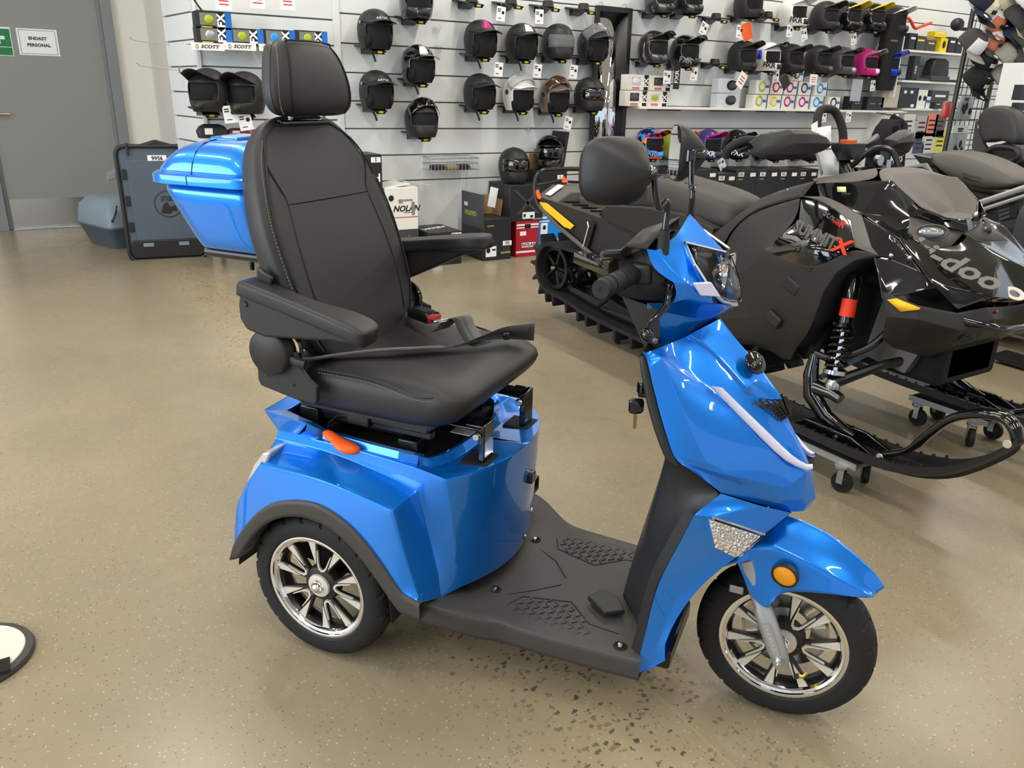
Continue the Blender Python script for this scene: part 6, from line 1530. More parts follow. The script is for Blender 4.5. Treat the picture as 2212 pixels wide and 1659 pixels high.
def scott(par, w, M, ink=INK):
    txt('SCOTT', .028, 'lettering', ink, par, M=M @ Matrix.Translation((.012, 0, 0)), shear=.25, sx=1.25, bold=.0008)
    MB().lathe([(.008, 0), (.011, .0008), (.008, .0012)], axis='z', n=16).obj('round_logo', ink, par).matrix_basis = M @ Matrix.Translation((-.068, 0, 0)) @ Matrix.Diagonal((.8, 1.2, 1, 1))
for q, l in (((449, 101), 'white SCOTT shelf tray under the stacked goggle boxes'), ((519, 101), 'white SCOTT shelf tray under the second goggle box'), ((593, 104), 'white SCOTT shelf tray ending behind the headrest')):
    p = W(*q, 5.84); t = thing('shelf_tray', l, 'shelf tray', (p[0], 5.84, p[2]), 0, 'white brand trays')
    MB().box((0, 0, 0), (.21, .004, .046)).box((0, .1, .018), (.21, .2, .006)).obj('tray', WHTE, t, bevel=.001, seg=1); scott(t, .21, Matrix(((1, 0, 0, 0), (0, 0, -1, -.0028), (0, 1, 0, 0), (0, 0, 0, 1))))
for q, l in (((483, 2), 'left white price card with red oval at the picture top'), ((556, -1), 'middle white price card with red oval at the picture top'), ((621, 3), 'right white price card with red oval at the picture top')):
    tagcard(q, .10, .105, l, Y=5.8, kind='text')
p = W(423, 5, 5.95); tag(MB().tube(spl([(p[0]-.04, 5.9, p[2]+.05), p, (p[0]+.03, 5.9, p[2]-.06), (p[0]+.0, 5.9, p[2]-.02)], 4), .006, 6).obj('black_strap', BLKP), 'looped black strap hanging at the slat wall corner', 'strap')
# packaged spares under the black helmets, behind the top box
for i, (q, sz, m, l) in enumerate((((458, 283), (.20, .10, .09), BOXB, 'black goggle pouch with pale lens below the leftmost motocross helmet'), ((515, 288), (.16, .08, .07), pmat('mixed print', srgb(120, 60, 55), .5), 'red and white packet beside the black goggle pouch'), ((560, 285), (.14, .06, .06), PAPR, 'crumpled white packet nearest the backrest'))):
    p = W(*q, 5.85); t = thing('goggle_packet', l, 'packet', (p[0], 5.85, p[2]-sz[2]/2), rnd.uniform(-.2, .2), 'packets on the low left shelf')
    MB().loft([[(dx*s_, dy*s_, z) for dx, dy in rrect(sz[0], sz[1], .02, 3)] for z, s_ in ((0, .9), (sz[2]*.5, 1), (sz[2]*.85, .8), (sz[2], .5))]).obj('pouch', m, t, smooth=40)
    MB().box((-.03, -sz[1]/2-.004, sz[2]*.5), (.05, .004, .04)).obj('label', PAPR if i < 2 else REDI, t)
shl = thing('wall_shelf', 'short white shelf with packets behind the blue top box', 'shelf'); p = W(520, 301, 5.85)
MB().box((1.5, 5.92, p[2]-.02), (.62, .2, .02)).obj('shelf_board', WHTE, shl)

# ================================================================ BOXES ON THE FLOOR
def hbox(name, label, x0, x1, yf, z, h, d, mat, deco=None, rz=0, open_top=False, group='helmet cartons along the wall'):
    b = thing(name, label, 'box', ((x0+x1)/2, yf+d/2, z), rz, group); w = x1-x0
    if not open_top: MB().box((0, 0, h/2), (w, d, h)).obj('carton', mat, b, bevel=.003, seg=1)
    else:
        m = MB(); t = .005
        m.box((0, 0, t/2), (w, d, t)); m.box((0, -d/2+t/2, h/2), (w, t, h)); m.box((0, d/2-t/2, h/2), (w, t, h)); m.box((-w/2+t/2, 0, h/2), (t, d, h)); m.box((w/2-t/2, 0, h/2), (t, d, h)); m.obj('carton', mat, b)
    if deco: deco(b, w, d, h)
    return b
def F(b, d, x, z, off=.001): return Matrix(((1, 0, 0, x), (0, 0, -1, -d/2-off), (0, 1, 0, z), (0, 0, 0, 1)))
def sizelab(b, d, x, z, s, w=.075, h=.04):
    l = MB().box((x, -d/2-.001, z), (w, .001, h)).obj('size_label', PAPR, b); txt(s, h*.95, 'size_lettering', INK, l, M=F(b, d, x, z, .002), bold=.0006)
def d_xs(b, w, d, h):
    sizelab(b, d, w*.36, h*.40, 'XS', .085, .038)
    l = MB().box((-w*.22, -d/2-.001, h*.22), (.10, .001, .085)).obj('product_label', PAPR, b); MB().sphere((-w*.32, -d/2-.002, h*.25), (.02, .001, .022), 12, 6).box((-w*.12, -d/2-.0018, h*.26), (.035, .001, .015)).obj('helmet_picture', INK, l)
    txt('FXR', .038, 'dark_lettering', BOXG, b, M=F(b, d, w*.33, h*.25), bold=.001); txt('CLUTCH', .021, 'lime_lettering', LIME, b, M=F(b, d, w*.31, h*.17), bold=.0008, sx=1.15)
    MB().box((-w*.25, -d/2-.001, h*.84), (.06, .001, .006)).box((-w*.25, -d/2-.001, h*.47), (.06, .001, .005)).obj('lime_marks', LIME, b)
xl = 3.155
bx = hbox('helmet_box', 'open black CLUTCH helmet box marked XS standing on the floor', xl, xl+.265, 5.63, 0, .34, .38, BOXB, d_xs)
MB().box((-.1315, 0, .30+.10), (.004, .38, .27)).obj('side_flap', BOXG, bx); txt('CLUTCH', .05, 'flap_lettering', LIME, bx, M=basis((-.1345, .03, .37), Vector((0, 1, 0)), Vector((0, 0, -1))), bold=.001, depth=.0008)
MB().prism([(-.133, .08, .42), (-.133, .14, .42), (-.133, .14, .45), (-.133, .08, .45)], (-.003, 0, 0)).obj('hand_hole', BOXW, bx)
MB().box((.05, .12, .42), (.19, .004, .16), Euler((-.15, 0, 0))).obj('inner_flap', CARD, bx); MB().box((.125, .05, .41), (.004, .18, .15), Euler((0, .15, 0))).obj('inner_flap', CARD, bx)
c_ = thing('white_card', 'white card leaning out of the open black helmet box', 'card', (xl+.17, 5.78, .42), 0); MB().box((0, 0, .075), (.075, .003, .16), Euler((-.1, .25, 0))).obj('card', PAPR, c_)
def d_x(b, w, d, h):
    m = MB(); m.prism([(-w*.42, -d/2-.001, h*.88), (-w*.33, -d/2-.001, h*.88), (w*.40, -d/2-.001, h*.2), (w*.30, -d/2-.001, h*.2)], (0, -.0008, 0)); m.prism([(w*.42, -d/2-.001, h*.88), (w*.30, -d/2-.001, h*.88), (-w*.3, -d/2-.001, h*.2), (-w*.2, -d/2-.001, h*.2)], (0, -.0008, 0)); m.obj('grey_cross', BOXG, b)
    l = MB().box((.02, -d/2-.002, h*.16), (.12, .001, .055)).obj('product_label', PAPR, b); MB().sphere((-.02, -d/2-.003, h*.16), (.012, .001, .016), 10, 6).box((.05, -d/2-.0028, h*.13), (.03, .001, .02)).obj('helmet_picture', INK, l)
    MB().box((w*.34, -d/2-.0012, h*.05), (w*.3, .001, .012)).obj('grey_text', GRYI, b)
RX0 = 3.49
hbox('helmet_box', 'red and white helmet box standing on the floor between black and blue boxes', RX0, RX0+.22, 5.66, 0, .30, .36, BOXR, lambda b, w, d, h: (MB().box((0, -d/2-.001, h*.90), (w, .001, h*.05)).box((0, -d/2-.001, h*.82), (w, .001, h*.03)).box((0, -d/2-.001, h*.14), (w, .001, h*.05)).obj('white_stripes', PAPR, b), MB().box((w*.0, -d/2-.001, h*.86), (.06, .002, .035)).obj('hand_hole', DARK, b), MB().box((-w*.2, -d/2-.001, h*.66), (.06, .001, .035)).obj('barcode_label', PAPR, b), MB().box((w*.06, -d/2-.001, h*.33), (w*.62, .001, h*.13)).obj('logo_plate', PAPR, b), txt('NOLAN', .04, 'lettering', INK, b, M=F(b, d, w*.06, h*.33, .002), shear=.3, bold=.001)))
hbox('helmet_box', 'anthracite helmet box with a big grey cross on the red box', 3.42, 3.75, 5.66, .30, .30, .36, BOXB, d_x)
BX0 = RX0+.235
hbox('helmet_box', 'bright blue helmet box with white stripes behind the snowmobile track', BX0, BX0+.25, 5.68, 0, .34, .36, BOXC, lambda b, w, d, h: (MB().box((0, -d/2-.001, h*.93), (w, .001, h*.05)).box((0, -d/2-.001, h*.84), (w, .001, h*.03)).box((0, -d/2-.001, h*.14), (w, .001, h*.05)).obj('white_stripes', PAPR, b), MB().box((w*.05, -d/2-.001, h*.88), (.05, .002, .04)).obj('hand_hole', DARK, b), MB().box((-w*.28, -d/2-.001, h*.62), (.07, .001, .12)).obj('product_label', PAPR, b), MB().sphere((-w*.27, -d/2-.002, h*.68), (.018, .001, .02), 10, 6).obj('helmet_picture', INK, b), MB().box((w*.15, -d/2-.001, h*.30), (w*.6, .001, h*.13)).obj('logo_plate', PAPR, b), txt('X', .05, 'lettering', REDI, b, M=F(b, d, w*.3, h*.30, .002), bold=.002)))
hbox('helmet_box', 'black and orange helmet box on the bright blue box', BX0+.02, BX0+.28, 5.69, .34, .26, .34, BOXB, lambda b, w, d, h: MB().prism([(-w/2, -d/2-.001, 0), (w/2, -d/2-.001, 0), (w/2, -d/2-.001, h*.2), (w*.1, -d/2-.001, h*.18), (-w*.1, -d/2-.001, h*.32), (-w/2, -d/2-.001, h*.18)], (0, -.001, 0)).obj('orange_print', ORNG, b))
hb2 = hbox('helmet_box', 'black helmet box marked L standing open behind the snowmobile grab bar', BX0+.02, BX0+.30, 5.72, .60, .10, .3, BOXB, lambda b, w, d, h: (sizelab(b, d, w*.25, h*.45, 'L', .06, .035), MB().box((-w*.2, .06, h+.06), (w*.5, .004, .14), Euler((.2, 0, 0))).obj('brown_flap', CARD, b)))
p = W(1110, 378, 5.84); helmet('full', 'matt', (3.545, 5.82, .60+.145), math.radians(-98), 'matt black full face helmet standing on the anthracite cross box', 'helmets standing on the boxes', visor='dark', patch='sticker', scale=1.05)
helmet('moto', 'gloss', (BX0+.20, 5.86, .70+.14), math.radians(-125), 'gloss black helmet standing on the boxes behind the scooter mirror', 'helmets standing on the boxes', visor='dark', scale=1.05)
tag(MB().box((BX0+.34, 5.93, .86), (.03, .22, .30), Euler((0, .15, 0))).obj('carton_lid', BOXB, bevel=.003), 'black carton lid leaning on the wall behind the scooter mirror', 'box lid')
# left group
def d_2xl(b, w, d, h):
    sizelab(b, d, w*.34, h*.86, '2XL', .085, .05); txt('AIROH', .075, 'top_lettering', PAPR, b, M=Matrix(((-1, 0, 0, 0), (0, -1, 0, .02), (0, 0, 1, h+.0008), (0, 0, 0, 1))) @ Matrix.Rotation(.35, 4, 'Z'), bold=.002, sx=1.1)
    MB().box((-w*.25, .08, h+.0005), (.06, .025, .001)).obj('hand_hole', DARK, b); l = MB().box((w*.22, -d/2-.001, h*.18), (w*.5, .001, h*.2)).obj('white_print', INK, b); txt('SMART', .03, 'lettering', PAPR, b, M=F(b, d, w*.15, h*.24, .002)); MB().box((-w*.25, -d/2-.001, h*.12), (.09, .001, .04)).obj('product_label', PAPR, b)
hbox('helmet_box', 'black helmet box marked 2XL with white lettering on its lid', 2.665, 2.955, 5.63, 0, .265, .38, BOXB, d_2xl)
def d_ax(b, w, d, h):
    c = (w*.22, h*.80); MB().tube([(c[0]-.022, -d/2-.0015, c[1]-.02), (c[0]+.022, -d/2-.0015, c[1]-.02), (c[0], -d/2-.0015, c[1]+.022)], .003, 5, closed=True).obj('orange_triangle', ORNG, b)
    tx = MB()
    for k, ww in enumerate((.035, .06, .05, .055, .05)): tx.box((c[0], -d/2-.001, c[1]-.045-.018*k), (ww, .001, .007))
    tx.obj('orange_text', ORNG, b); MB().box((.02, -d/2-.001, h*.36), (.09, .001, .012)).obj('white_print', PAPR, b)
hbox('helmet_box', 'dark grey helmet box with orange triangle logo below the white box', 2.335, 2.60, 5.68, 0, .295, .36, BOXG, d_ax)
def d_nol(b, w, d, h):
    txt('NOLAN', .062, 'lettering', INK, b, M=F(b, d, w*.12, h*.50), shear=.3, bold=.002); MB().box((w*.18, -d/2-.001, h*.41), (w*.3, .001, .004)).obj('underline', INK, b)
    MB().box((0, -d/2-.001, h*.30), (w, .001, .006)).obj('red_line', REDI, b)
    MB().loft([[(w*.34+dx, -d/2-.001-o, h*.50+dz) for dx, dz in rrect(.028, .105, .013, 3)] for o in (0, .001)]).obj('hand_hole', GRYI, b)
    MB().sphere((-w*.34, -d/2-.001, h*.76), (.022, .001, .024), 12, 6).obj('helmet_picture', INK, b); MB().box((-w*.05, -d/2-.001, h*.68), (.035, .001, .03)).box((w*.18, -d/2-.001, h*.70), (.08, .001, .014)).obj('barcode', GRYI, b)
    MB().box((-.02, .0, h+.008), (w*.8, d*.8, .008), Euler((.0, -.12, 0))).box((w*.72, .02, h+.012), (.26, .10, .004), Euler((0, .18, .25))).obj('lid_flap', BOXW, b)
hbox('helmet_box', 'white NOLAN helmet box with open flaps on the dark grey box', 2.335, 2.60, 5.68, .295, .32, .36, BOXW, d_nol)
hbox('helmet_box', 'tall black helmet carton marked S partly behind the seat back', 2.02, 2.32, 5.70, .0, .86, .30, BOXB, lambda b, w, d, h: (sizelab(b, d, w*.34, h*.955, 'S', .075, .038), txt('AIROH', .085, 'lettering', PAPR, b, M=F(b, d, w*.02, h*.80), bold=.002), MB().box((w*.38, -d/2-.001, h*.71), (w*.2, .001, .012)).box((w*.38, -d/2-.001, h*.68), (w*.2, .001, .012)).obj('silver_print', SILV, b)))
# black cartons behind the first snowmobile seat
row = [(1462, 'plain'), (1520, None), (1568, 'XS'), (1611, '2XL'), (1652, 'XL'), (1697, 'XL'), (1737, '2XL')]
xs_ = [W(q, 400, 5.6)[0] for q in (1448, 1500, 1548, 1588, 1634, 1680, 1722, 1764)]
for i in range(7):
    l = ['black carton with hand hole at the left end of the row behind the snowmobile seat', 'black carton with blank label behind the snowmobile seat', 'black carton marked XS behind the snowmobile seat', 'black carton marked 2XL behind the snowmobile seat, fourth from the left', 'black carton marked XL behind the snowmobile seat, fifth from the left', 'black carton marked XL behind the snowmobile seat, sixth from the left', 'black carton marked 2XL at the right end behind the price sheet'][i]
    def dd(b, w, d, h, i=i):
        s = row[i][1]
        if s and s != 'plain': sizelab(b, d, -w*.28, h*.93, s, .075, .04)
        if i: MB().box((w*.28, -d/2-.001, h*.92), (.075, .001, .035)).obj('white_label', PAPR, b)
        MB().box((-w*.3, -d/2-.001, h*.86), (.06, .001, .006)).box((-w*.3, -d/2-.001, h*.52), (.06, .001, .006)).obj('lime_marks', LIME, b)
        if i > 1: MB().box((-w*.2, -d/2-.001, h*.18), (.10, .001, .10)).obj('product_label', PAPR, b); MB().sphere((-w*.28, -d/2-.002, h*.2), (.018, .001, .02), 10, 6).obj('helmet_picture', INK, b); txt('CLUTCH', .022, 'lime_lettering', LIME, b, M=F(b, d, w*.25, h*.10), bold=.0008)
        if i == 0: MB().box((0, -d/2-.001, h*.9), (.09, .001, .03)).obj('hand_hole', DARK, b)
    z1 = W((1470, 1525, 1568, 1611, 1652, 1700, 1740)[i], 366 if i != 2 else 372, 5.6)[2]
    b = hbox('helmet_box', l, xs_[i]+.004, xs_[i+1]-.004, 5.60 if i else 5.66, 0, z1-(.0 if i != 2 else .01), .36, BOXB, dd, group='black cartons behind the snowmobile')
MB_c = W(1400, 420, 5.75); hbox('helmet_box', 'brown cardboard box behind the scooter mirror', 4.52, 4.86, 5.72, 0, MB_c[2]+.05, .28, CARD)

# ================================================================ RIGHT WALL FIXTURES
pn = MB(); pn.box((8.455, 5.9, .62), (.02, .30, 1.16)).box((8.44, 5.9, 1.68), (.014, .26, .62))
struct(pn.obj('trim_3', WHTE))
for q, l, x0, x1 in ((1.865, 'upper', 8.6, 10.4), (1.55, 'middle', 8.6, 10.1), (1.255, 'lower', 8.75, 10.3)):
    s_ = thing('wall_shelf', f'{l} white shelf with small goods left of the cap rack', 'shelf'); MB().box(((x0+x1)/2, 5.92, q-.01), (x1-x0, .22, .022)).obj('shelf_board', WHTE, s_, bevel=.002)
def small(px, py, z, w, h, d, mat, label, name='parts_box', cat='box', Y=5.88, deco=None):
    x = W(px, py, Y)[0]; return carton(name, label, cat, x, Y, z, w, d, h, mat, 'small goods on the right wall shelves', 0, deco)
lab = lambda m: (lambda b, w, d, h: MB().box((0, -d/2-.001, h*.7), (w*.6, .001, h*.12)).obj('printed_label', m, b))
GX = pmat('dark grey carton', srgb(66, 66, 66), .5)
small(1962, 96, 1.866, .14, .17, .1, BOXB, 'black carton with white panels at the left of the upper shelf', deco=lab(PAPR)); small(1979, 98, 1.866, .20, .15, .1, GX, 'dark grey carton with yellow text on the upper shelf', deco=lab(YELP)); small(2002, 101, 1.866, .18, .12, .1, GX, 'low grey carton left of the yellow box', deco=lab(YELP))
small(2029, 103, 1.866, .13, .15, .1, YELP, 'bright yellow box with black bulb picture on the upper shelf', deco=lambda b, w, d, h: MB().sphere((0, -d/2-.001, h*.55), (.03, .002, .04), 10, 8).obj('bulb_picture', INK, b)); small(2022, 84, 2.02, .22, .06, .1, YELP, 'flat yellow box lying above the other yellow box', deco=lab(WHTE)); small(2047, 103, 1.866, .14, .17, .1, BOXB, 'black carton right of the yellow boxes', deco=lab(PAPR)); small(2063, 104, 1.866, .13, .16, .1, BOXB, 'black carton beside the cap rack on the upper shelf', deco=lab(PAPR))
small(1971, 152, 1.551, .10, .26, .08, BOXB, 'narrow upright black carton on the middle shelf', deco=lambda b, w, d, h: txt('FXR', .05, 'lettering', PAPR, b, M=F(b, d, 0, h*.45) @ Matrix.Rotation(PI/2, 4, 'Z')))
b_ = thing('saddle_bag', 'black bag with grey base on the middle right shelf', 'bag', (W(2020, 160, 5.88)[0], 5.88, 1.552), 0); MB().loft([[(dx*s_, dy*s_, z) for dx, dy in rrect(.34, .14, .03, 3)] for z, s_ in ((0, .95), (.06, 1), (.10, 1), (.22, .85), (.25, .6))]).obj('bag_body', BLKP, b_, smooth=40); MB().box((0, 0, .03), (.36, .16, .06)).obj('bag_base', GX, b_, bevel=.01)
small(1990, 172, 1.551, .35, .03, .12, GX, 'flat dark packet lying at the left of the middle shelf'); small(2040, 172, 1.551, .3, .03, .12, BOXB, 'flat black packet lying at the right of the middle shelf')
small(1954, 222, 1.258, .34, .22, .08, BOXB, 'black carton with device pictures on the lower shelf', deco=lambda b, w, d, h: MB().box((-.08, -d/2-.001, h*.78), (.05, .001, .03)).box((.04, -d/2-.001, h*.78), (.05, .001, .03)).box((.09, -d/2-.001, h*.12), (.06, .001, .03)).obj('white_print', PAPR, b)); small(1983, 222, 1.258, .19, .20, .08, BOXW, 'white carton with two dark round devices on the lower shelf', deco=lambda b, w, d, h: MB().sphere((-.04, -d/2-.001, h*.55), (.03, .002, .03), 10, 6).sphere((.05, -d/2-.001, h*.55), (.03, .002, .03), 10, 6).obj('device_picture', INK, b)); small(1998, 226, 1.258, .13, .13, .08, BOXW, 'small white and blue carton on the lower shelf', deco=lambda b, w, d, h: MB().box((-.01, -d/2-.001, h*.6), (.08, .001, .03)).obj('blue_print', BLUP, b)); small(2022, 215, 1.258, .34, .20, .09, GX, 'dark grey carton behind small goods near the cap rack', deco=lab(PAPR)); small(2020, 232, 1.258, .12, .07, .07, BOXB, 'small black box with white label on the lower shelf', Y=5.82, deco=lab(PAPR))
small(1918, 205, 1.258, .30, .24, .08, pmat('beige carton', srgb(190, 182, 165), .5), 'beige hanging pack under the blue helmet')
p = W(1978, 50, 5.85); tag(MB().tube(spl([(p[0]-.28, 5.85, p[2]+.06), (p[0]-.12, 5.85, p[2]+.03), (p[0], 5.85, p[2]-.05), (p[0]+.1, 5.85, p[2]-.03), (p[0]+.28, 5.85, p[2]+.02)], 5), .016, 8).obj('goggle_strap', pmat('red orange strap', srgb(225, 75, 45), .5)), 'red orange strap hanging right of the white-peaked helmet', 'strap')
p = W(2068, 53, 5.85); tag(MB().sphere(p, (.10, .06, .07), 14, 10).tube([(p[0]+.08, 5.85, p[2]-.04), (p[0]+.2, 5.85, p[2]-.04)], .02, 8).obj('spare_part', BLKP), 'dark rounded spare part hanging left of the caps', 'spare part')
# black narrow FXR jacket bag at the end of the helmet wall
p = W(1925, 140, 5.75); hb3 = thing('garment_bag', 'long black garment hanging at the end of the helmet wall', 'garment', (p[0], 5.80, .0), 0); z0, z1 = W(1910, 195, 5.75)[2], W(1930, 30, 5.75)[2]
MB().loft([[(dx, dy, z) for dx, dy in rrect(w, .10, .03, 3)] for z, w in ((z0, .26), (z0+.1, .30), (z1-.2, .30), (z1, .22))]).obj('cloth', DARK, hb3, smooth=40); MB().box((-.02, -.052, (z0+z1)/2+.12), (.12, .002, .02)).obj('orange_text', pmat('dim orange', srgb(130, 80, 40), .6), hb3)
# clothes rail and hoodie
rl = thing('clothes_rail', 'short chrome wall rail with hangers left of the cap rack', 'clothes rail'); a, b = Vector(W(1880, 243, 5.95)), Vector(W(1937, 251, 5.2)); MB().tube([a, b], .012, 10).sphere(b, .022, 10, 6).obj('rail', CHRM, rl)
for k in range(5):
    c = a.lerp(b, .45+.11*k); MB().tube([c+Vector((0,0,.01)), c+Vector((.02,0,.0)), c+Vector((.0,0,-.04)), c+Vector((.05,0,-.09))], .003, 5).obj('hanger_hook', CHRM, rl)
hc = W(1925, 262, 5.15); ho_ = thing('hoodie', 'black hooded sweatshirt with white lettering hanging on the chrome rail', 'sweatshirt', (hc[0], 5.15, hc[2]), math.radians(12))
MB().loft([[(dx*w, dy*.09, z) for dx, dy in rrect(2, 2, .6, 4)] for z, w in ((-.80, .25), (-.5, .27), (-.22, .29), (-.12, .27), (-.05, .20), (.0, .09), (.02, .04))]).obj('torso', pmat('black jersey', srgb(20, 20, 22), .9), ho_, smooth=50)
for s in (-1, 1): MB().tube(spl([(s*.20, 0, -.08), (s*.29, 0, -.2), (s*.33, -.02, -.45), (s*.33, -.03, -.72)], 4), [.05]*4+[.062]*5+[.055]*4, 12).obj('sleeve', pmat('black jersey', (0,0,0)), ho_, smooth=60)
MB().tube(spl([(-.10, -.09, -.03), (-.06, -.11, -.10), (0, -.115, -.13), (.06, -.11, -.10), (.10, -.09, -.03), (0, .0, .04)], 4), .035, 10, closed=False).obj('hood', pmat('black jersey', (0,0,0)), ho_, smooth=60)
Mh = lambda x, z: Matrix(((1, 0, 0, x), (0, 0, -1, -.094), (0, 1, 0, z), (0, 0, 0, 1)))
txt('J', .26, 'lettering', PAPR, ho_, M=Mh(-.09, -.36), shear=.25, bold=.001); txt('AWS', .11, 'lettering', PAPR, ho_, M=Mh(.07, -.36), shear=.2, bold=.002, sx=1.2); MB().box((-.06, -.095, -.27), (.2, .002, .018)).obj('lettering_bar', PAPR, ho_)
for s in (-1, 1): MB().tube([(s*.035, -.12, -.12), (s*.045, -.112, -.40)], .005, 6).obj('drawstring', SILV, ho_)
# ---- cap rack
cr = thing('cap_rack', 'dark wire grid tower hung with caps and spare part bags', 'display rack')
P1, P2, P3 = Vector((6.0, 3.60, 0)), Vector((6.5, 3.64, 0)), Vector((7.05, 3.40, 0))
RKM = pmat('dark bronze wire', srgb(70, 66, 58), .45, .5)
gm = MB()
for a, b in ((P1, P2), (P2, P3)):
    for z in [.15+.075*k for k in range(28)]: gm.tube([a+Vector((0,0,z)), b+Vector((0,0,z))], .004, 5)
    for k in range(1, 7): p = a.lerp(b, k/7); gm.tube([p+Vector((0,0,.12)), p+Vector((0,0,2.25))], .003, 5)
gm.obj('wire_grid', RKM, cr)
for p in (P1, P2, P3): MB().tube([p, p+Vector((0,0,2.3))], .017, 8).obj('rack_post', RKM, cr)
MB().box((6.5, 3.55, .06), (1.15, .5, .06)).obj('rack_base', RKM, cr)
def cap(q, Y, crown, brim, front, label, rz=-90, pitch=62, patch=None, sticker=False):
    p = W(*q, Y); c = thing('baseball_cap', label, 'cap', p, math.radians(rz), 'caps on the wire rack'); c.rotation_euler = (0, math.radians(pitch-20), math.radians(rz))
    rows = [[(.098*math.cos(a)*r, .088*math.sin(a)*r, h) for a in [2*PI*k/20 for k in range(20)]] for r, h in ((1, 0), (1.0, .035), (.93, .07), (.74, .098), (.45, .112), (.02, .117))]
    MB().grid(rows, True).obj('crown', crown, c, sub=1, solid=.002)
    MB().grid([[(.098*math.cos(a)*r, .088*math.sin(a)*r, h) for a in [math.radians(d) for d in range(-62, 63, 12)]] for r, h in ((1.01, .002), (1.012, .036), (.945, .071), (.76, .099))]).obj('front_panel', front, c, sub=1, solid=.002)
    MB().grid([[(.07*math.cos(math.radians(62*u))+.02+.095*v*(1-.45*u*u), .088*u*(1-.12*v), .0-.022*u*u*v) for u in (-1, -.66, -.33, 0, .33, .66, 1)] for v in (.0, .35, .7, 1)]).obj('brim', brim, c, sub=1, solid=.003)
    MB().sphere((0, 0, .118), .007, 8, 6).obj('button', brim, c)
    if patch: MB().box((.094, 0, .055), (.004, .05, .026), Euler((0, -.35, 0))).obj('front_patch', patch, c)
    if sticker: MB().lathe([(.0001, .004), (.018, .004)], o=(.145, -.03, -.003), axis='z', n=14).obj('brim_sticker', PAPR, c)
    return c
CC = {n: pmat('cap '+n, srgb(*v), .85) for n, v in dict(cream=(215, 208, 180), black=(26, 26, 28), navy=(38, 42, 66), grey=(150, 146, 138), dgrey=(70, 68, 66), coral=(205, 120, 92), white=(225, 225, 228), green=(60, 66, 50)).items()}
cap((2108, 4), 3.48, CC['navy'], CC['navy'], CC['navy'], 'navy cap at the top of the rack', sticker=True)
cap((2116, 22), 3.48, CC['cream'], CC['black'], CC['cream'], 'cream cap with black brim, left of the two cream ones', patch=INK)
cap((2151, 18), 3.46, CC['cream'], CC['black'], CC['cream'], 'cream cap with black brim, larger right one', patch=INK)
cap((2133, 53), 3.46, CC['white'], CC['dgrey'], CC['coral'], 'white and coral cap, upper of the pair', patch=INK, sticker=True)
cap((2130, 92), 3.46, CC['white'], CC['dgrey'], CC['coral'], 'white and coral cap, lower of the pair', patch=INK, sticker=True)
cap((2093, 100), 3.50, CC['dgrey'], CC['grey'], CC['white'], 'white cap with grey mesh at the rack left edge')
cap((2114, 136), 3.48, CC['black'], CC['black'], CC['black'], 'black cap with small white emblem, upper one', patch=PAPR, sticker=True)
cap((2101, 180), 3.48, CC['black'], CC['black'], CC['black'], 'black cap with small white emblem, lower one', patch=PAPR, sticker=True)
cap((2196, 8), 3.30, CC['white'], CC['black'], CC['white'], 'white cap with black brim at the picture top right', rz=-60)
cap((2182, 50), 3.34, CC['dgrey'], CC['grey'], CC['dgrey'], 'dark cap with grey brim on the right rack side', rz=-60)
cap((2172, 95), 3.36, CC['navy'], CC['navy'], CC['navy'], 'navy cap turned sideways on the right rack side', rz=-30)
cap((2196, 92), 3.30, CC['green'], CC['grey'], CC['green'], 'dark green cap with grey brim on the right rack side', rz=-60)
cap((2160, 128), 3.38, CC['grey'], CC['grey'], CC['grey'], 'upper grey cap on the right rack side', rz=-70)
cap((2188, 132), 3.32, CC['dgrey'], CC['white'], CC['dgrey'], 'dark cap with white brim on the right rack side', rz=-60)
cap((2152, 176), 3.40, CC['grey'], CC['grey'], CC['grey'], 'lower left grey cap on the right rack side', rz=-70)
cap((2178, 168), 3.34, CC['grey'], CC['grey'], CC['grey'], 'lower right grey cap on the right rack side', rz=-70)
BAGP = pmat('clear poly bag', srgb(150, 158, 165), .12, coat=.8, alpha=.75)
def bag(q, w, h, label, Y=3.53, head=True, col=None):
    p = W(*q, Y); t = tag(empty('parts_bag', p), label, 'parts bag', 'spare part bags on the wire rack'); t.matrix_basis = frame_m(*[p[0], p[2], p[1]])
    MB().loft([[(dx, dy, z) for dx, dy in rrect(w*s_, h*s_, .01, 2)] for z, s_ in ((-.006, .94), (.004, 1), (.018, .9), (.024, .6))]).obj('bag', col or BAGP, t, smooth=40)
    if head: MB().box((0, h*.5+h*.13, .006), (w, h*.34, .003)).obj('header_card', PAPR, t); MB().box((0, h*.5+h*.15, .0085), (w*.35, h*.08, .001)).box((0, h*.5+h*.06, .0085), (w*.3, h*.05, .001)).obj('printed_logo', INK, t)
    cm = MB()
    for k in range(4): cm.sphere((rnd.uniform(-.3, .3)*w, rnd.uniform(-.35, .25)*h, .02), (.02, .03, .012), 8, 6)
    cm.obj('contents', BLKP if col is None else REDI, t)
bag((2081, 240), .17, .13, 'clear bag of dark parts with white header card, upper one on the rack'); bag((2066, 312), .20, .17, 'clear bag of dark parts with white header card, lower one on the rack')
bag((2043, 236), .09, .11, 'small clear bag of red parts left of the rack', head=False, col=pmat('reddish bag', srgb(190, 110, 95), .2, alpha=.8))
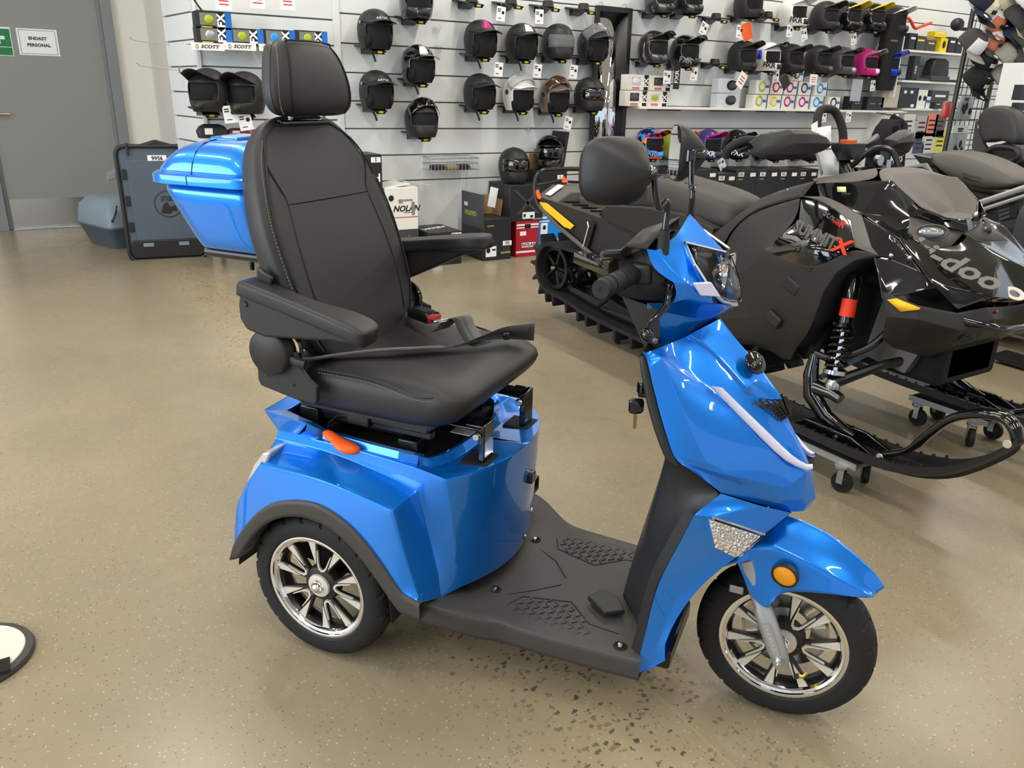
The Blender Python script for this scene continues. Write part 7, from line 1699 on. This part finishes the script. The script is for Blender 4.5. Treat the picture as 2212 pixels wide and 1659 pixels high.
for i, (q, c, l) in enumerate((((1962, 272), (205, 200, 195), 'white blister pack behind the hoodie'), ((1990, 275), (170, 165, 160), 'grey blister pack behind the rack, upper left'), ((2012, 270), (215, 120, 100), 'red and white blister pack left of the rack'), ((2030, 272), (90, 70, 70), 'dark blister pack left of the rack'), ((1985, 310), (60, 66, 100), 'navy blister pack lower left of the rack'), ((2005, 312), (200, 196, 190), 'white blister pack lower left of the rack'), ((2030, 305), (205, 195, 70), 'yellow blister pack lower left of the rack'))):
    tagcard(q, .20, .24, l, Y=5.5, kind='text', group='blister packs behind the wire rack', col=pmat(f'pack {i}', srgb(*c), .4), name='blister_pack', cat='blister pack')
# white cabinet and small boxes at the right edge
cb = thing('display_cabinet', 'white cabinet at the right picture edge behind the third snowmobile', 'cabinet', (0,0,0)); q = W(2190, 180, 3.1); MB().box((q[0]+.35, 3.05, .8), (.7, .3, 1.55)).obj('cabinet_body', WHTE, cb, bevel=.004)
for i, (qq, l) in enumerate((((2204, 200), 'upper black SCOTT box on the white cabinet front'), ((2199, 238), 'lower black SCOTT box on the white cabinet front'))):
    q = W(*qq, 2.88); b = thing('goggle_box', l, 'goggle box', (q[0], 2.86, q[2]-.05), 0, 'black boxes on the white cabinet'); MB().box((0, 0, .05), (.16, .05, .09)).obj('carton', BOXB, b, bevel=.002); scott(b, .1, Matrix(((.5, 0, 0, 0), (0, 0, -1, -.0265), (0, .5, 0, .045), (0, 0, 0, 1))), PAPR)

# ================================================================ CASES BY THE DOOR
CASE = pmat('slate grey case plastic', srgb(82, 92, 104), .5); CASE2 = pmat('blue grey case lid', srgb(126, 140, 152), .5)
cs = thing('cargo_case', 'upright slate grey cargo case with black rim standing beside the blue top box', 'case', (.925, 6.84, 0), math.radians(-8))
w, d, h = .56, .36, .86
MB().loft([[(x*s_, y, z) for x, z in [(a, b+h/2) for a, b in rrect(w, h, .05, 4)]] for y, s_ in ((-.05, .96), (-.045, 1), (.10, .97), (.2, .90), (.22, .86))]).obj('case_body', CASE, cs, smooth=40)
MB().tube([(x, -.055, z+h/2) for x, z in rrect(w+.01, h+.01, .06, 4)], .016, 8, closed=True).obj('black_rim', BLKP, cs)
MB().box((0, -.052, h/2-.01), (w*.80, .012, h*.80)).obj('front_panel', CASE, cs, bevel=.008)
MB().loft([[(x, y, z) for x, z in rrect(w*.94, .14, .03, 3)] for y in (-.075, .05)]).obj('dark_foot', BLKP, cs, bevel=.008).location = (0, 0, .085)
for x in (-.14, .12): MB().box((x, -.078, .12), (.075, .006, .028)).obj('foot_clip', CASE2, cs)
for z in (.26, .46, .66):
    MB().box((-w*.44, -.06, z), (.03, .02, .075)).obj('latch', BLKP, cs, bevel=.003)
MB().tube([(-w*.36, -.065, h+.03), (-w*.36, -.075, h-.06)], .010, 8).tube([(w*.30, -.065, h+.03), (w*.30, -.075, h-.06)], .010, 8).obj('strap_clip', BLKP, cs)
MB().prism([(-w*.40, -.05, h-.02), (0, -.05, h+.05), (w*.40, -.05, h-.02)], (0, .1, 0)).obj('top_hump', BLKP, cs, bevel=.012)
lb = MB().box((.0, -.0605, h*.905), (.135, .002, .042)).obj('number_label', PAPR, cs); txt('9566', .040, 'number_lettering', INK, lb, M=Matrix(((-1, 0, 0, .0), (0, 0, -1, -.063), (0, -1, 0, h*.905), (0, 0, 0, 1))), bold=.001)
MB().lathe([(.098, 0), (.103, -.003), (.098, -.004)], o=(.04, -.059, h*.50), n=40).obj('round_emblem', BLKP, cs)
txt('EELE', .05, 'embossed_lettering', BLKP, cs, M=Matrix(((-1, 0, 0, .04), (0, 0, -1, -.060), (0, -1, 0, h*.55), (0, 0, 0, 1))), bold=.001)
MB().prism([(-.02, -.059, h*.42), (.0, -.059, h*.49), (.03, -.059, h*.52), (.05, -.059, h*.47), (.09, -.059, h*.49), (.10, -.059, h*.43), (.07, -.059, h*.44), (.045, -.059, h*.41)], (0, -.002, 0)).obj('bear_silhouette', BLKP, cs)
ar = MB(); ar.loft([[(x, y, z) for y, z in ((-.05, -.04), (.05, -.04), (.05, .05), (-.05, .04))] for x in (-.06, .10)]); ar.loft([[(x, y*s_, z*s_+o) for y, z in ((-.05, -.03), (.05, -.03), (.05, .04), (-.05, .03))] for x, s_, o in ((-.06, .9, 0), (-.13, .95, -.01), (-.18, .9, -.04), (-.22, .8, -.05), (-.23, .7, -.10))])
q = W(290, 360, 7.0); tag(ar.obj('bag_holder', pmat('pale slate plastic', srgb(120, 128, 135), .5), None, (q[0]+.02, 7.0, q[2]-.02), bevel=.006), 'grey moulded holder sticking out left of the cargo case', 'holder')
c2 = thing('cargo_case', 'lying slate grey box with cord pulls left of the upright cargo case', 'case', (.66, 7.62, 0), math.radians(20))
MB().loft([[(x*s_, y*s_, z) for x, y in rrect(.46, .60, .06, 3)] for z, s_ in ((0, .74), (.17, .98), (.175, 1.0), (.19, 1.0))]).obj('box_body', CASE, c2, smooth=40)
MB().loft([[(x*s_, y*s_, z) for x, y in rrect(.46, .60, .06, 3)] for z, s_ in ((.19, 1.0), (.20, 1.0), (.34, .93), (.40, .72), (.41, .66))]).obj('box_lid', CASE2, c2, smooth=40)
for k in range(2): MB().tube(spl([(-.12+.1*k, -.26, .36), (-.16+.1*k, -.30, .30), (-.20+.1*k, -.32, .25)], 4), .006, 6).sphere((-.20+.1*k, -.32, .25), .012, 8, 6).obj('cord_pull', BLKP, c2)
# round base at the left picture edge
rb_ = thing('round_base', 'round dark-rimmed stand base with cream plate at the left picture edge', 'stand base', (-.285, 1.965, 0)); MB().lathe([(.0001, .0), (.128, .0), (.132, .006), (.128, .014), (.112, .017)], axis='z', n=56).obj('rim', GRYP, rb_, smooth=50); MB().lathe([(.113, .016), (.11, .019), (.0001, .019)], axis='z', n=56).obj('cream_plate', CREAM, rb_); MB().box((.02, -.085, .02), (.12, .05, .008)).obj('dark_foot_plate', BLKM, rb_)
MB().tube([(-.03, 0, .02), (-.03, 0, .9)], .016, 12).obj('stand_post', BLKM, rb_)
# keys hanging at the ignition of the scooter
ky = thing('key_bunch', 'scooter key with black fob and ring hanging in the ignition lock', 'keys', (0,0,0))
def sw(p): q = S.o + S.ex*p[0] + S.ey*p[1] + S.ez*p[2]; return Vector((float(q[0]), float(q[1]), float(q[2])))
K = [S(1393, 836, y=-.10), S(1385, 852, y=-.10), S(1377, 868, y=-.10), S(1370, 890, y=-.10), S(1363, 915, y=-.10)]
K = [sw(k) for k in K]
rt = Vector((CAX[0][0], CAX[0][1], CAX[0][2]))
MB().box((0, 0, 0), (.032, .018, .026)).obj('ignition_key_head', BLKG, ky, tuple(K[0]), bevel=.005, seg=3); MB().tube([K[0]+Vector((-.008, 0, -.005)), K[1], K[2]+Vector((0, 0, .012))], .0025, 6).obj('key_chain', CHRM, ky)
u = (K[3]-K[2]).normalized(); Mk = basis(K[2]*.6+K[3]*.4, rt, -u)
MB().loft([[(x*s_, y*s_, z) for x, y in rrect(.031, .034, .009, 4)] for z, s_ in ((-.006, .85), (-.003, 1), (.003, 1), (.006, .85))]).obj('key_fob', BLKG, ky, smooth=50).matrix_basis = Mk
MB().prism([(-.004, -.017, -.001), (.004, -.017, -.001), (.0035, -.050, -.001), (0, -.054, -.001), (-.0035, -.050, -.001)], (0, 0, .002)).obj('key_blade', pmat('brass key', srgb(175, 150, 105), .35, 1), ky).matrix_basis = Mk
# ================================================================ SECOND AND THIRD SNOWMOBILE at the right edge
def PX(px, py, X): p = on_plane(px, py, (1, 0, 0), X); return (float(p[0]), float(p[1]), float(p[2]))
X2 = 4.62
s2 = thing('snowmobile', 'dark grey snowmobile with long grey seat and silver side rail behind the glossy black one', 'snowmobile')
SG = add_noise_bump(pmat('grey seat vinyl', srgb(86, 82, 78), .55), 600, .2, .0006); SG2 = pmat('dark seat panel', srgb(62, 58, 55), .55); BG = pmat('slate body panel', srgb(58, 60, 63), .45)
def ring2(px_t, px_b, hw, X=X2, top=.72):
    t, b = PX(*px_t, X), PX(*px_b, X); c = X+hw*.8
    return [(c-hw, b[1], b[2]), (c-hw*1.04, (t[1]+b[1])/2, b[2]*.45+t[2]*.55), (c-hw*.93, t[1], t[2]-.012), (c-hw*top, t[1], t[2]+.004), (c, t[1], t[2]+.01), (c+hw*top, t[1], t[2]+.004), (c+hw*.93, t[1], t[2]-.012), (c+hw*1.04, (t[1]+b[1])/2, b[2]*.45+t[2]*.55), (c+hw, b[1], b[2])]
sr = [ring2((2010, 335), (2018, 352), .12), ring2((2022, 329), (2030, 372), .155), ring2((2045, 327), (2050, 390), .17), ring2((2085, 333), (2085, 408), .175), ring2((2130, 350), (2118, 415), .17), ring2((2175, 372), (2160, 412), .155), ring2((2208, 392), (2200, 404), .13)]
MB().loft(sr).obj('seat', SG, s2, sub=2, smooth=180)
MB().loft([ring2((2058, 345), (2062, 392), .182), ring2((2090, 350), (2088, 402), .184), ring2((2130, 364), (2120, 408), .178), ring2((2165, 380), (2152, 406), .165)], True).obj('seat_side_panel', SG2, s2, sub=1, smooth=180)
def ppanel(name, mat, pts_, X=X2, depth=.03, par=s2, bevel=.006):
    q = [PX(a, b, X) for a, b in pts_]; return MB().prism(q, (depth, 0, 0)).obj(name, mat, par, bevel=bevel, seg=2)
ppanel('seat_base', BLKP, [(2035, 400), (2060, 402), (2150, 425), (2212, 405), (2212, 425), (2060, 470), (2045, 440)], X2+.05, .3)
a, b = PX(2045, 462, X2-.04), PX(2225, 402, X2-.04)
MB().tube([a, b], .017, 10).tube([(a[0], a[1], a[2]-.045), (b[0], b[1], b[2]-.045)], .012, 8).obj('silver_side_rail', SILV, s2)
ppanel('body_side', BG, [(2070, 480), (2100, 462), (2212, 425), (2230, 600), (2160, 560), (2110, 545), (2085, 520)], X2, .35)
ppanel('recessed_panel', BLKP, [(2095, 458), (2145, 440), (2155, 475), (2100, 470)], X2-.008, .02)
ppanel('vent_panel', BLKP, [(2158, 440), (2195, 425), (2200, 470), (2165, 478)], X2-.008, .02)
for k in range(4): ppanel('vent_slat', GRYM, [(2158, 446+9*k), (2180, 438+9*k), (2181, 441+9*k), (2159, 449+9*k)], X2-.014, .02, bevel=0)
for P_ in ([(2108, 470), (2132, 475), (2131, 483), (2107, 478)], [(2140, 478), (2160, 482), (2159, 489), (2139, 485)]): ppanel('white_label', CREAM, P_, X2-.006, .01, bevel=0)
ppanel('engine_cover', BLKP, [(2160, 500), (2230, 470), (2230, 600), (2155, 560), (2128, 548)], X2-.02, .05)
ppanel('lower_pan', DARK, [(2110, 545), (2160, 560), (2230, 590), (2230, 640), (2180, 620), (2130, 590)], X2+.03, .3)
c = PX(2198, 545, X2-.03); txt('ROTAX', .04, 'lettering', GDEC, s2, M=basis(c, Vector((.0, -1, -.18)), Vector((0, 0, 1))), bold=.001)
a, b = PX(2152, 548, X2-.03), PX(2178, 530, X2-.03); MB().tube([a, b], .012, 8).obj('silver_lever', SILV, s2)
ppanel('rear_rack', BLKM, [(1968, 331), (2010, 340), (2020, 356), (1985, 352)], X2, .42); ppanel('rack_edge', SILV, [(1966, 331), (2012, 340), (2012, 342), (1966, 333)], X2-.004, .004, bevel=0)
ppanel('rear_tunnel', BLKP, [(1985, 352), (2022, 360), (2060, 420), (2045, 455), (1990, 420)], X2+.08, .3)
ppanel('knee_guard', pmat('pale grey panel', srgb(125, 122, 116), .5), [(1938, 362), (2000, 352), (2022, 385), (2000, 400)], 4.3, .02)
for q in ((2165, 555), (2197, 515)): p = PX(*q, X2-.03); MB().sphere(p, .009, 8, 6).obj('panel_screw', STEE, s2)
# front half out of the picture: hood, skis on the floor
MB().loft([[(X2+.2+dx*w, y, z0+(dz+1)/2*(z1-z0)) for dx, dz in rrect(2, 2, .5, 3)] for y, w, z0, z1 in ((2.25,.28,.35,.85),(1.9,.38,.30,.95),(1.4,.36,.32,.85),(1.0,.2,.42,.62))]).obj('hood', BG, s2, smooth=50)
for s in (-1, 1):
    MB().loft([[(X2+.2+s*.42+dx, y, z+dz) for dx, dz in ((-.07, 0), (.07, 0), (.07, .03), (-.07, .03))] for y, z in ((2.1,.02),(1.6,.0),(1.1,.01),(.9,.12),(.8,.22))]).tube([(X2+.2+s*.42, 1.6, .02), (X2+.2+s*.3, 1.7, .5)], .02, 8).obj('ski', BLKP, s2)
MB().box((X2+.2, 3.1, .28), (.38, 1.9, .44)).obj('track', RUBR, s2, bevel=.12, seg=4)
# third one: only the padded backrest with grab handle shows
s3 = thing('snowmobile', 'touring snowmobile whose padded black backrest rises at the right picture edge', 'snowmobile'); X3 = 5.35
P3_ = [(2118, 250), (2130, 234), (2150, 226), (2180, 228), (2200, 240), (2212, 270), (2214, 300), (2205, 318), (2185, 308), (2160, 302), (2140, 310), (2125, 308), (2118, 280)]
q = [PX(a, b, X3) for a, b in P3_]; cq = np.mean(q, axis=0)
MB().loft([[tuple(np.array(cq)+(np.array(p)-cq)*s_+np.array((dx, 0, 0))) for p in q] for dx, s_ in ((-.055, .78), (-.05, .92), (-.02, 1), (.06, 1), (.10, .9))]).obj('backrest', pmat('backrest vinyl', srgb(52, 51, 50), .5), s3, sub=1, smooth=180)
ppanel('backrest_bracket', GRYP, [(2106, 262), (2122, 258), (2124, 310), (2138, 330), (2112, 338), (2098, 318)], X3, .04, s3)
p = PX(2119, 272, X3-.01); MB().lathe([(.012, -.005), (.018, -.008), (.022, 0), (.012, 0)], o=p, axis='x', n=16).obj('bracket_eyelet', pmat('dull brass', srgb(160, 145, 115), .4, .8), s3)
hp = [PX(a, b, X3-.05) for a, b in ((2128, 330), (2150, 318), (2185, 320), (2197, 328), (2196, 342), (2170, 352), (2135, 350))]
MB().tube(spl(hp, 3), .018, 8).obj('grab_handle', BLKP, s3)
ppanel('rear_seat', GRYP, [(2140, 318), (2175, 306), (2205, 322), (2225, 400), (2160, 360), (2130, 345)], X3+.05, .3, s3)
MB().box((X3+.2, 2.2, .75), (.4, 1.1, .5)).box((X3+.2, 2.4, .3), (.38, 2.2, .5)).obj('body', DARK, s3, bevel=.06, seg=3)
# ================================================================ camera and view
cd = bpy.data.cameras.new('camera'); cam = bpy.data.objects.new('camera', cd); COL.objects.link(cam)
cd.sensor_fit = 'HORIZONTAL'; cd.sensor_width = 36.0; cd.lens = FPX*36.0/2212.0; cd.clip_start = .02
Rm = Matrix(((CAX[0][0], -CAX[1][0], -CAX[2][0]), (CAX[0][1], -CAX[1][1], -CAX[2][1]), (CAX[0][2], -CAX[1][2], -CAX[2][2])))
cam.matrix_world = Matrix.Translation(CPOS) @ Rm.to_4x4()
SC.camera = cam
SC.view_settings.view_transform = 'Standard'; SC.view_settings.look = 'None'; SC.view_settings.gamma = 1.0; SC.view_settings.use_curve_mapping = False
SC.view_settings.exposure = EXPO
